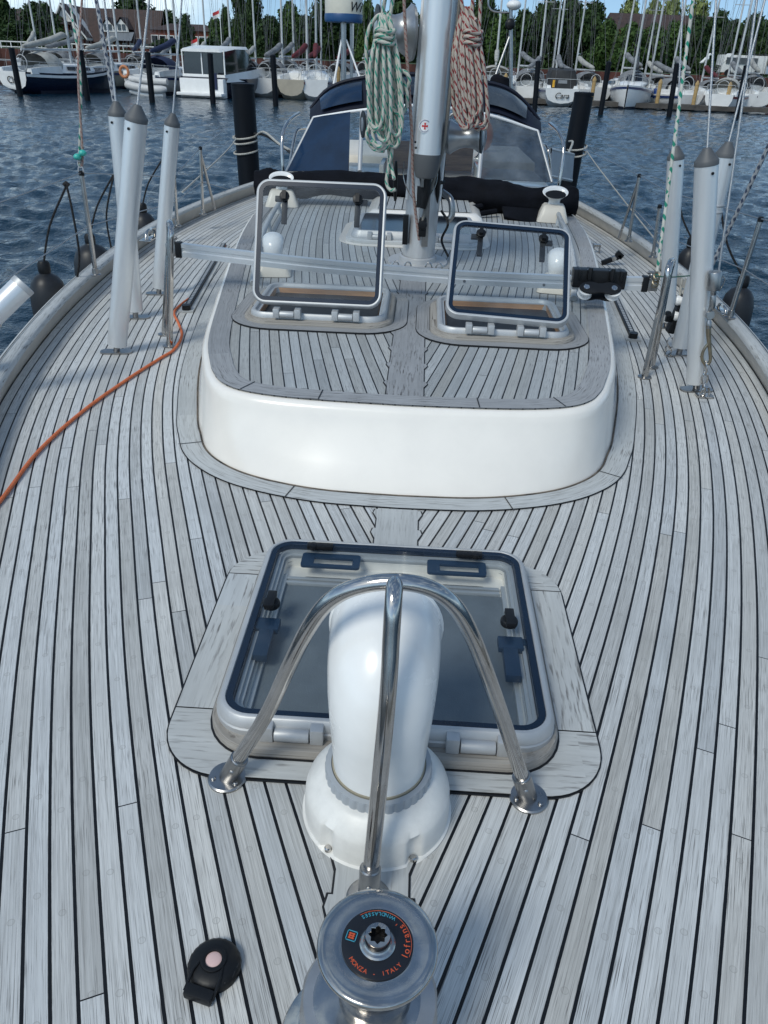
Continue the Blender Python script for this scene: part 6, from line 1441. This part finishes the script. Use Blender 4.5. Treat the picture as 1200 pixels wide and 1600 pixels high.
# motorboat cut by the right edge
c_ = P(1200, 165, z=WZ); t_ = thing('motor_cruiser', 'white motorboat with a navy band and white fenders cut off by the right edge', 'motorboat', tuple(c_), rot=(0, 0, R(60)))
mb = MB(); rings = [[(x, y-4, z) for x, y, z in r_] for r_ in hull_mesh(8, 2.9, 1.2, .9)]; mb.loft(rings, closed=True); mb.f.append(tuple(range(len(rings[0])))); h_ = mb.build('hull', MT['hullwhite'], t_, angle=60)
mb = MB()
for s in (-1, 1): mb.loft([[(s*(abs(r_[4][0])+.015), r_[4][1], r_[4][2]-.08) for r_ in rings], [(s*(abs(r_[4][0])*.99+.015), r_[4][1], r_[4][2]-.45) for r_ in rings]], closed=False)
mb.build('band', MT['stripe_blue'], h_)
mb = MB(); mb.loft([[(-w_, y, 1.1), (-w_*.85, y, z1), (w_*.85, y, z1), (w_, y, 1.1)] for y, w_, z1 in ((-3, 1.2, 1.9), (-.5, 1.25, 2.2), (1.4, 1.0, 1.3))], caps=True); mb.build('cabin', MT['hullwhite'], t_, angle=50)
for k, px in enumerate((1176, 1194)):
    c_ = P(px, 158, y=c_.y if k else P(1190, 165, z=WZ).y-1.6); mb = MB(); mb.tube([c_+Vector((0, 0, .3)), c_+Vector((0, 0, .24)), c_+Vector((0, 0, -.24)), c_+Vector((0, 0, -.3))], [.03, .11, .11, .03], 10, smooth=3); tag(mb.build('fender', MT['white']), ('left' if k == 0 else 'right')+' white fender on the motorboat at the right edge', 'fender', 'white fenders on the right motorboat')

# black piles in front of the berths
near_txt = {32: 'navy hulled boat at the far left', 137: 'beige hulled boat', 238: 'boat with the dinghy', 333: 'motor cruiser', 431: 'grey covered boat', 835: 'gap left of Cara', 938: 'navy striped bow', 1045: 'blue fendered boat', 1150: 'red striped motorsailer'}
proto = None
for px, py, tp in ((32, 151, 88), (137, 157, 92), (238, 160, 95), (333, 162, 97), (431, 166, 100), (835, 175, 110), (938, 180, 112), (1045, 183, 115), (1150, 186, 118)):
    b0 = P(px, py, z=WZ); lab = 'thin black pile standing in the water before the '+near_txt[px]
    if proto is None:
        proto = thing('mooring_pile', lab, 'pile', tuple(b0), group='thin black piles before the far berths'); mb = MB(); mb.tube([(0, 0, -.3), (0, 0, 2.25)], .155, 14); mb.build('pile_tube', MT['piling'], proto); mb = MB(); mb.lathe([(.16, 2.22), (.162, 2.28), (.05, 2.32)], 14); mb.build('pile_cap', MT['piling'], proto); o = proto
    else: o = copy_thing(proto, lab, tuple(b0))
    o.rotation_euler = (0, R((px % 5)-2.6), 0); o.scale = (1, 1, (py-tp)/63*b0.y/47)
# yellow topped dolphins along the far pontoon
proto = None
for px, lab in ((529, 'left of the green coil'), (790, 'right of the red coil'), (929, 'left of the navy striped bow'), (1033, 'beside the left blue fender boat'), (1091, 'behind the red striped motorsailer'), (1143, 'right of the red striped motorsailer')):
    x = P(px, 125, y=64.5).x; lab = 'yellow pontoon post '+lab
    if proto is None:
        mb = MB(); mb.tube([(0, 0, 0), (0, 0, 1.3)], .14, 12); mb.lathe([(.15, 1.25), (.15, 1.35), (.03, 1.55)], 12); proto = tag(mb.build('pontoon_post', mat('ochre plastic', (.46, .31, .13), .7, var=.2)), lab, 'post', 'yellow posts on the far pontoon'); proto.location = (x, 64.5, WZ+.4)
    else: o = copy_thing(proto, lab, (x, 64.5, WZ+.4))

# ------------------------------------------------------------------ houses
brick = mat('red brick', (.27, .075, .045), .85, var=.3, scale=3, bump=.2); roofb = mat('brown roof tiles', (.065, .040, .034), .8, var=.3, scale=1.5, bump=.4, bscale=4)
whitep = mat('white timber', (.72, .72, .70), .6); slate = mat('grey awning', (.16, .18, .20), .7)
def wins(parent, pts, w_, h_, y, frame=True):
    for x, z in pts:
        mb = MB(); mb.box((x, y, z), (w_+.3, .12, h_+.3)); f_ = mb.build('window', whitep, parent, smooth=False)
        mb = MB(); mb.box((x, y-.08, z), (w_, .05, h_)); mb.build('pane', MT['darkglass'], f_, smooth=False)
D_ = 200
def X(px): return P(px, 60, y=D_).x
def Z(px, py): return P(px, py, y=D_).z
# the gabled house with dormers
gx0, gx1, gx2 = X(88), X(139), X(243); ap = X(111); zr = Z(111, 10); ze = Z(88, 55); zg = BZ+.3
t_ = thing('gabled_house', 'large brick house with a white gable and two dormers under a long brown roof', 'house', (gx0, D_, zg-.4), inplace=True)
mb = MB(); mb.box(((gx0+gx2)/2, D_+5.5, (zg+ze)/2), (gx2-gx0, 10, ze-zg)); wl_ = mb.build('wall', brick, t_, smooth=False)
mb = MB(); ex = 1.0; prof_ = [(gx0-.6, ze-.8), (ap, zr), (gx1+.9, ze-.8)]
mb.add([(gx0, D_-2.6, ze-.6), (gx1, D_-2.6, ze-.6), (ap, D_-2.6, zr-.4)], [(0, 1, 2)]); gb = mb.build('gable', whitep, t_, smooth=False)
mb = MB()
for (xa, za), (xb, zb2) in ((prof_[0], prof_[1]), (prof_[1], prof_[2])):
    mb.add([(xa, D_-3.6, za), (xb, D_-3.6, zb2), (xb, D_-3.6, zb2+.45), (xa, D_-3.6, za+.45), (xa, D_+3, za), (xb, D_+3, zb2), (xb, D_+3, zb2+.45), (xa, D_+3, za+.45)], [(0, 1, 2, 3), (3, 2, 6, 7), (0, 4, 5, 1), (4, 7, 6, 5), (0, 3, 7, 4), (1, 5, 6, 2)])
mb.build('barge_board', whitep, gb, smooth=False)
mb = MB(); mb.add([(gx0-.6, D_-3.4, ze-.3), (ap, D_-3.4, zr+.5), (gx1+.9, D_-3.4, ze-.3), (gx0-.6, D_+11, ze-.5), (ap, D_+11, zr+.3), (gx1+.9, D_+11, ze-.5)], [(0, 1, 4, 3), (1, 2, 5, 4)]); mb.build('roof', roofb, t_, smooth=False)
mb = MB(); zl = Z(200, 57); mb.add([(ap, D_-.6, ze-1.0), (gx2+.6, D_-.6, ze-1.0), (gx2+.6, D_+6, zr+.1), (ap, D_+6, zr+.1), (gx2+.6, D_+12, ze-.6), (ap, D_+12, ze-.6)], [(0, 1, 2, 3), (3, 2, 4, 5)]); mb.build('roof', roofb, t_, smooth=False)
mb = MB(); mb.box(((gx0+gx1)/2, D_-3.4, ze-.1), (gx1-gx0-.6, 1.6, .9)); mb.build('balcony', whitep, t_, smooth=False)
wins(t_, [(ap-1.3, ze+1.8), (ap+1.3, ze+1.8)], .9, 1.6, D_-2.75); mb = MB(); mb.box(((gx0+gx1)/2, D_-1, (zg+ze-.6)/2), (gx1-gx0-.4, 3.0, ze-.6-zg)); mb.build('wall', brick, t_, smooth=False); wins(t_, [(gx0+1.4, ze-2.7), (ap+.3, ze-2.7), (gx1-1.2, ze-2.7)], 1.2, 1.8, D_-2.6)
wins(t_, [(X(160+k*11), zg+1.6) for k in range(7)], .9, 1.6, D_+.4)
for px in (173, 194):
    xd = X(px); mb = MB(); w_ = 1.55; z0 = Z(px, 50); z1 = Z(px, 30)
    mb.add([(xd-w_, D_-.9, z0), (xd+w_, D_-.9, z0), (xd+w_*.9, D_-.9, z0+.9), (xd, D_-.9, z1), (xd-w_*.9, D_-.9, z0+.9)], [(0, 1, 2, 3, 4)]); dm = mb.build('dormer', whitep, t_, smooth=False)
    mb = MB(); mb.add([(xd-w_-.3, D_-1.2, z0+.5), (xd, D_-1.2, z1+.4), (xd+w_+.3, D_-1.2, z0+.5), (xd-w_-.3, D_+4, z0+.5), (xd, D_+4, z1+.4), (xd+w_+.3, D_+4, z0+.5)], [(0, 1, 4, 3), (1, 2, 5, 4)]); mb.build('dormer_roof', roofb, dm, smooth=False)
    mb = MB(); mb.box((xd-.5, D_-1.0, z0+.9), (.7, .1, 1.1)); mb.box((xd+.5, D_-1.0, z0+.9), (.7, .1, 1.1)); mb.build('dormer_window', MT['darkglass'], dm, smooth=False)
mb = MB(); xa, xb = X(172), X(212); z0 = Z(190, 62); mb.add([(xa, D_-3.2, z0-.2), (xb, D_-3.2, z0-.2), (xb, D_-.6, z0+1.5), (xa, D_-.6, z0+1.5)], [(0, 1, 2, 3)]); mb.build('awning', slate, t_, smooth=False)
def block_house(px0, px1, pyt, pye, label, D2, wallm=None, nwin=8, roofm=None, hip=True):
    x0, x1 = P(px0, 60, y=D2).x, P(px1, 60, y=D2).x; pm = (px0+px1)/2; zt, ze_ = P(pm, pyt, y=D2).z, P(pm, pye, y=D2).z
    t_ = thing('brick_building', label, 'building', (x0, D2, BZ), inplace=True)
    mb = MB(); mb.box(((x0+x1)/2, D2+5, (ze_+BZ-.5)/2), (x1-x0, 10, ze_-BZ+.5)); mb.build('wall', wallm or brick, t_, smooth=False)
    mb = MB(); e = .6; i_ = (3 if hip else 0)
    mb.add([(x0-e, D2-e, ze_), (x1+e, D2-e, ze_), (x1-i_, D2+5, zt), (x0+i_, D2+5, zt), (x0-e, D2+10, ze_), (x1+e, D2+10, ze_)], [(0, 1, 2, 3), (3, 2, 5, 4), (0, 3, 4), (1, 5, 2)]); mb.build('roof', roofm or roofb, t_, smooth=False)
    n_ = nwin; wins(t_, [(x0+(k+.5)*(x1-x0)/n_, (ze_+BZ)/2+.4) for k in range(n_)], 1.2, 1.4, D2-.05)
    return t_
block_house(-40, 90, 12, 34, 'long dark roofed brick building behind the trees at the far left', 190, nwin=9)
block_house(236, 335, 36, 48, 'low red brick building with dark roof right of the gabled house', 185, nwin=8)
block_house(955, 1118, 20, 48, 'building with a long plain brown roof above the trees on the right', 170, nwin=8, hip=False)
block_house(1128, 1172, 62, 80, 'small red brick house with white trim behind the right shroud wires', 130, nwin=2)
# white railing on the quay at the left
t_ = thing('quay_railing', 'white railing along the far quay at the left', 'railing', (P(0, 70, y=79).x, 79, BZ), inplace=True)
xa, xb = P(-30, 70, y=79).x, P(240, 70, y=79).x
mb = MB(); mb.tube([(xa, 79, BZ+.55), (xb, 79, BZ+.55)], .05, 6); mb.build('top_rail', whitep, t_); mb = MB(); mb.tube([(xa, 79, BZ+.15), (xb, 79, BZ+.15)], .04, 6); mb.build('lower_rail', whitep, t_)
for k in range(18):
    x = xa+(xb-xa)*k/17; mb = MB(); mb.box((x, 79, BZ+.25), (.07, .07, .6)); mb.build('railing_post', whitep, t_)
# flags
for px, py, lab in ((343, 18, 'red and white flag flying on a pole above the motor cruiser'), (309, 62, 'small red and white flag low behind the motor cruiser')):
    t_ = thing('flag', lab, 'flag', (P(px, py, y=95).x, 95, BZ), inplace=True); tp = P(px, py-5, y=95)
    mb = MB(); mb.tube([(tp.x, 95, BZ), tuple(tp)], .05, 6); mb.build('flag_pole', whitep, t_)
    for k, m_ in ((0, 'redpaint'), (1, 'white')):
        mb = MB(); mb.loft([[(tp.x-.08-.17*i, 95+.10*math.sin(i), tp.z-.15-k*.30-j*.30-.07*i) for i in range(5)] for j in (0, 1)], closed=False); mb.build('flag_cloth', MT[m_], t_)
# two white vans on the quay at the right
for px, D2, lab in ((1165, 95, 'white camper van parked on the right quay, half behind the shroud wires'), (1196, 100, 'pale blue grey van parked at the right edge of the quay')):
    x = P(px, 90, y=D2).x; t_ = thing('parked_van', lab, 'van', (x, D2, BZ), group='vans on the right quay'); m_ = whitep if px < 1180 else mat('pale blue paint', (.40, .48, .58), .3)
    mb = MB(); mb.loft([[(xx, y, z) for y in (0, 2)] for xx, z in ((-2.4, .3), (-2.4, 1.0), (-1.5, 1.9), (-1.3, 2.1), (2.3, 2.1), (2.4, .3))], closed=False)
    mb.box((0, 1, 1.15), (4.6, 1.9, 1.6)); mb.build('body', m_, t_, bevel=.05)
    mb = MB(); mb.box((-.3, -.01, 1.45), (3.2, .08, .55)); mb.build('window', MT['darkglass'], t_)
    for xx in (-1.5, 1.5): mb = MB(); mb.lathe([(.33, -.1), (.33, .1)], 14, Matrix.Translation((xx, .0, .33)) @ Matrix.Rotation(R(90), 4, 'X')); mb.build('wheel', MT['black'], t_)
# white gull shaped light ornament on a bush
c_ = P(1103, 94, y=90); mb = MB(); mb.tube([c_+Vector((-.55, 0, -.25)), c_, c_+Vector((.15, 0, .35)), c_+Vector((.28, 0, .5)), c_+Vector((.5, 0, .42))], [.04, .28, .12, .12, .02], 10, smooth=3); tag(mb.build('white_gull', MT['white']), 'white gull perched before the green trees on the right', 'gull')

# ------------------------------------------------------------------ trees
def leaf_mat(name, c1, c2):
    m, t, b = new_mat(name); n = t.nodes; L = t.links.new
    tc = n.new('ShaderNodeTexCoord'); a = n.new('ShaderNodeTexNoise'); a.inputs['Scale'].default_value = .9; a.inputs['Detail'].default_value = 6; L(tc.outputs['Object'], a.inputs['Vector'])
    r = n.new('ShaderNodeValToRGB'); r.color_ramp.elements[0].position = .35; r.color_ramp.elements[0].color = (*c1, 1); r.color_ramp.elements[1].position = .65; r.color_ramp.elements[1].color = (*c2, 1)
    L(a.outputs['Fac'], r.inputs['Fac']); L(r.outputs['Color'], b.inputs['Base Color']); b.inputs['Roughness'].default_value = .7; b.inputs['Specular IOR Level'].default_value = .2
    return m
LM = {'dark': leaf_mat('dark leaves', (.012, .028, .010), (.035, .065, .018)), 'mid': leaf_mat('mid green leaves', (.022, .050, .012), (.060, .105, .026)), 'light': leaf_mat('light poplar leaves', (.10, .13, .04), (.21, .25, .09))}
bark = mat('bark', (.07, .055, .04), .9, var=.3, scale=3)
def make_crown(seed, n_leaf, w_, h_, shape='round'):
    rnd = np.random.default_rng(seed)
    nb = 34; bl = []
    for i in range(nb):
        t = rnd.uniform(.02, .98); rad = (math.sin(math.pi*min(1, t*.9+.12))**.6 if shape == 'round' else (1-t)**.7*.95+.08 if shape == 'cone' else math.sin(math.pi*(t*.86+.1))**.4)
        a = rnd.uniform(0, 6.28); q = rnd.uniform(.25, .85)*rad; bl.append((q*w_/2*math.cos(a), q*w_/2*math.sin(a), t*h_, rnd.uniform(.16, .30)*w_*(.6+.5*rad)))
    vs = []; fs = []; sz = .40
    per = n_leaf//nb
    for cx, cy, cz, r_ in bl:
        for j in range(per):
            d = rnd.normal(size=3); d /= np.linalg.norm(d); rr0 = r_*rnd.uniform(.55, 1.12); p = np.array([cx, cy, cz])+d*rr0*np.array([1, 1, .8])
            if p[2] < 0: p[2] = abs(p[2])*.3
            u = rnd.normal(size=3); u /= np.linalg.norm(u); v = np.cross(u, d); nv = np.linalg.norm(v)
            if nv < 1e-3: continue
            v /= nv; s = sz*rnd.uniform(.5, 1.3); k = len(vs)
            vs += [tuple(p-u*s), tuple(p+v*s*.6), tuple(p+u*s), tuple(p-v*s*.6)]; fs.append((k, k+1, k+2, k+3))
    me = bpy.data.meshes.new('crown'); me.from_pydata(vs, [], fs); me.update(); return me
crowns = {}
def tree(px, pytop, D2, wpx, kind, shape, label, seed, base=0):
    x = P(px, pytop, y=D2).x; H_ = P(px, pytop, y=D2).z-BZ; w_ = wpx/1388*D2
    key = (kind, shape, seed % 3)
    if key not in crowns:
        me = make_crown(len(crowns)*7+3, 6200, 8, 8.0, shape); me.materials.append(LM[kind]); crowns[key] = me
        mb = MB(); mb.tube([(0, 0, -.5), (.1, .05, 2), (0, 0, 5), (.2, 0, 8)], [.32, .26, .16, .05], 8, smooth=2)
        for a in range(5):
            an = a*1.3; mb.tube([(0, 0, 2+a*.8), (1.2*math.cos(an), 1.2*math.sin(an), 3.4+a*.8), (2.4*math.cos(an), 2.4*math.sin(an), 4.2+a*.8)], [.12, .08, .03], 6)
        tk = mb.build('trunk', bark, None); crowns[key+('t',)] = tk.data; bpy.data.objects.remove(tk)
    t_ = thing('conifer' if shape == 'cone' else 'poplar' if kind == 'light' else 'tree', label, 'tree', (x, D2, BZ-.2), group='trees behind the harbour')
    c_ = bpy.data.objects.new('crown', crowns[key]); COL.objects.link(c_); c_.parent = t_; c_.location = (0, 0, H_*.04/(H_/9.4)); tr_ = bpy.data.objects.new('trunk', crowns[key+('t',)]); COL.objects.link(tr_); tr_.parent = t_
    t_.scale = (w_/8, w_/8, H_/8.35); t_.rotation_euler = (0, 0, seed*1.7); return t_
TL = [(2, -2, 120, 40, 'dark', 'round', 'dark tree crown in the top left corner'),
 (60, 2, 150, 60, 'dark', 'round', 'large dark tree behind the masts left of the gabled house'), (30, 34, 110, 60, 'dark', 'round', 'low dark tree behind the navy hulled sailboat'),
 (92, 45, 110, 40, 'mid', 'round', 'bushy tree between the long brick building and the gable'), (208, -6, 240, 70, 'dark', 'round', 'loose tree rising behind the dormers'),
 (262, 20, 210, 40, 'dark', 'round', 'tree behind the low brick building, left one'), (290, 26, 150, 30, 'dark', 'cone', 'narrow dark conifer before the low brick building'),
 (335, 30, 130, 40, 'mid', 'round', 'round green tree under the red and white flag'), (352, 8, 140, 26, 'dark', 'cone', 'slim dark conifer right of the red and white flag'),
 (373, -6, 130, 30, 'dark', 'tall', 'tall dark tree above the left black piling, left one'), (395, -4, 128, 30, 'dark', 'tall', 'tall dark tree above the left black piling, right one'),
 (420, 28, 120, 46, 'dark', 'round', 'dark rounded tree left of the lighter one by the radar dome'), (452, 8, 135, 42, 'mid', 'round', 'lighter green tree left of the radar dome'),
 (478, 22, 118, 50, 'dark', 'round', 'dark tree directly left of the radar dome'), (515, -10, 125, 56, 'dark', 'round', 'dark tree behind the radar dome'),
 (548, -14, 130, 50, 'dark', 'round', 'dark tree between radar dome and green coil'), (575, 5, 115, 40, 'mid', 'round', 'green tree behind the green rope coil'),
 (630, 0, 125, 60, 'dark', 'round', 'dark tree behind the mast'), (700, 0, 122, 60, 'dark', 'round', 'dark tree between mast and red coil'),
 (762, -8, 118, 50, 'dark', 'round', 'dark tree just right of the red rope coil'), (790, 22, 112, 46, 'mid', 'round', 'green tree behind the stern post'),
 (822, 20, 120, 50, 'dark', 'round', 'dark tree right of the stern post'), (860, -2, 122, 56, 'dark', 'round', 'broad dark tree above Cara, left one'),
 (895, 2, 126, 56, 'dark', 'round', 'broad dark tree above Cara, right one'), (930, 8, 120, 56, 'dark', 'round', 'dark tree above the right black piling'),
 (952, 34, 108, 50, 'mid', 'round', 'green tree below the brown roof, leftmost'), (990, 38, 104, 50, 'mid', 'round', 'green tree below the brown roof, second from left'),
 (1025, 40, 106, 50, 'mid', 'round', 'green tree below the brown roof, in its middle'), (1058, 38, 108, 50, 'mid', 'round', 'green tree below the brown roof, second from right'),
 (1092, 30, 110, 50, 'dark', 'round', 'dark tree at the right end of the brown roof'), (1125, 22, 116, 50, 'dark', 'round', 'dark tree right of the brown roof behind the shroud wire'),
 (1150, 30, 150, 44, 'dark', 'round', 'dark tree above the small brick house'), (1180, 28, 120, 50, 'dark', 'round', 'dark tree above the parked vans'), (1205, 34, 118, 44, 'dark', 'round', 'dark tree at the right edge'),
 (985, 2, 230, 44, 'light', 'round', 'pale green poplar above the brown roof, left one'), (1022, 4, 230, 34, 'light', 'round', 'pale green poplar above the brown roof, middle one'), (1052, 0, 230, 40, 'light', 'round', 'pale green poplar above the brown roof, third from left'), (1092, 4, 230, 50, 'light', 'round', 'pale green poplar above the brown roof, rightmost'),
 (60, 60, 84, 46, 'mid', 'round', 'hedge like bush behind the white railing at the left'), (195, 74, 82, 34, 'mid', 'round', 'low green bush before the white house'), (120, 74, 83, 40, 'mid', 'round', 'low green bush under the gable'), (1110, 92, 84, 30, 'dark', 'round', 'low bush under the white gull'), (255, 60, 110, 46, 'dark', 'round', 'dark shrub tree behind the dinghy boat'), (320, 58, 105, 60, 'dark', 'round', 'dark shrub tree behind the motor cruiser')]
for i, a in enumerate(TL): tree(*a, i)
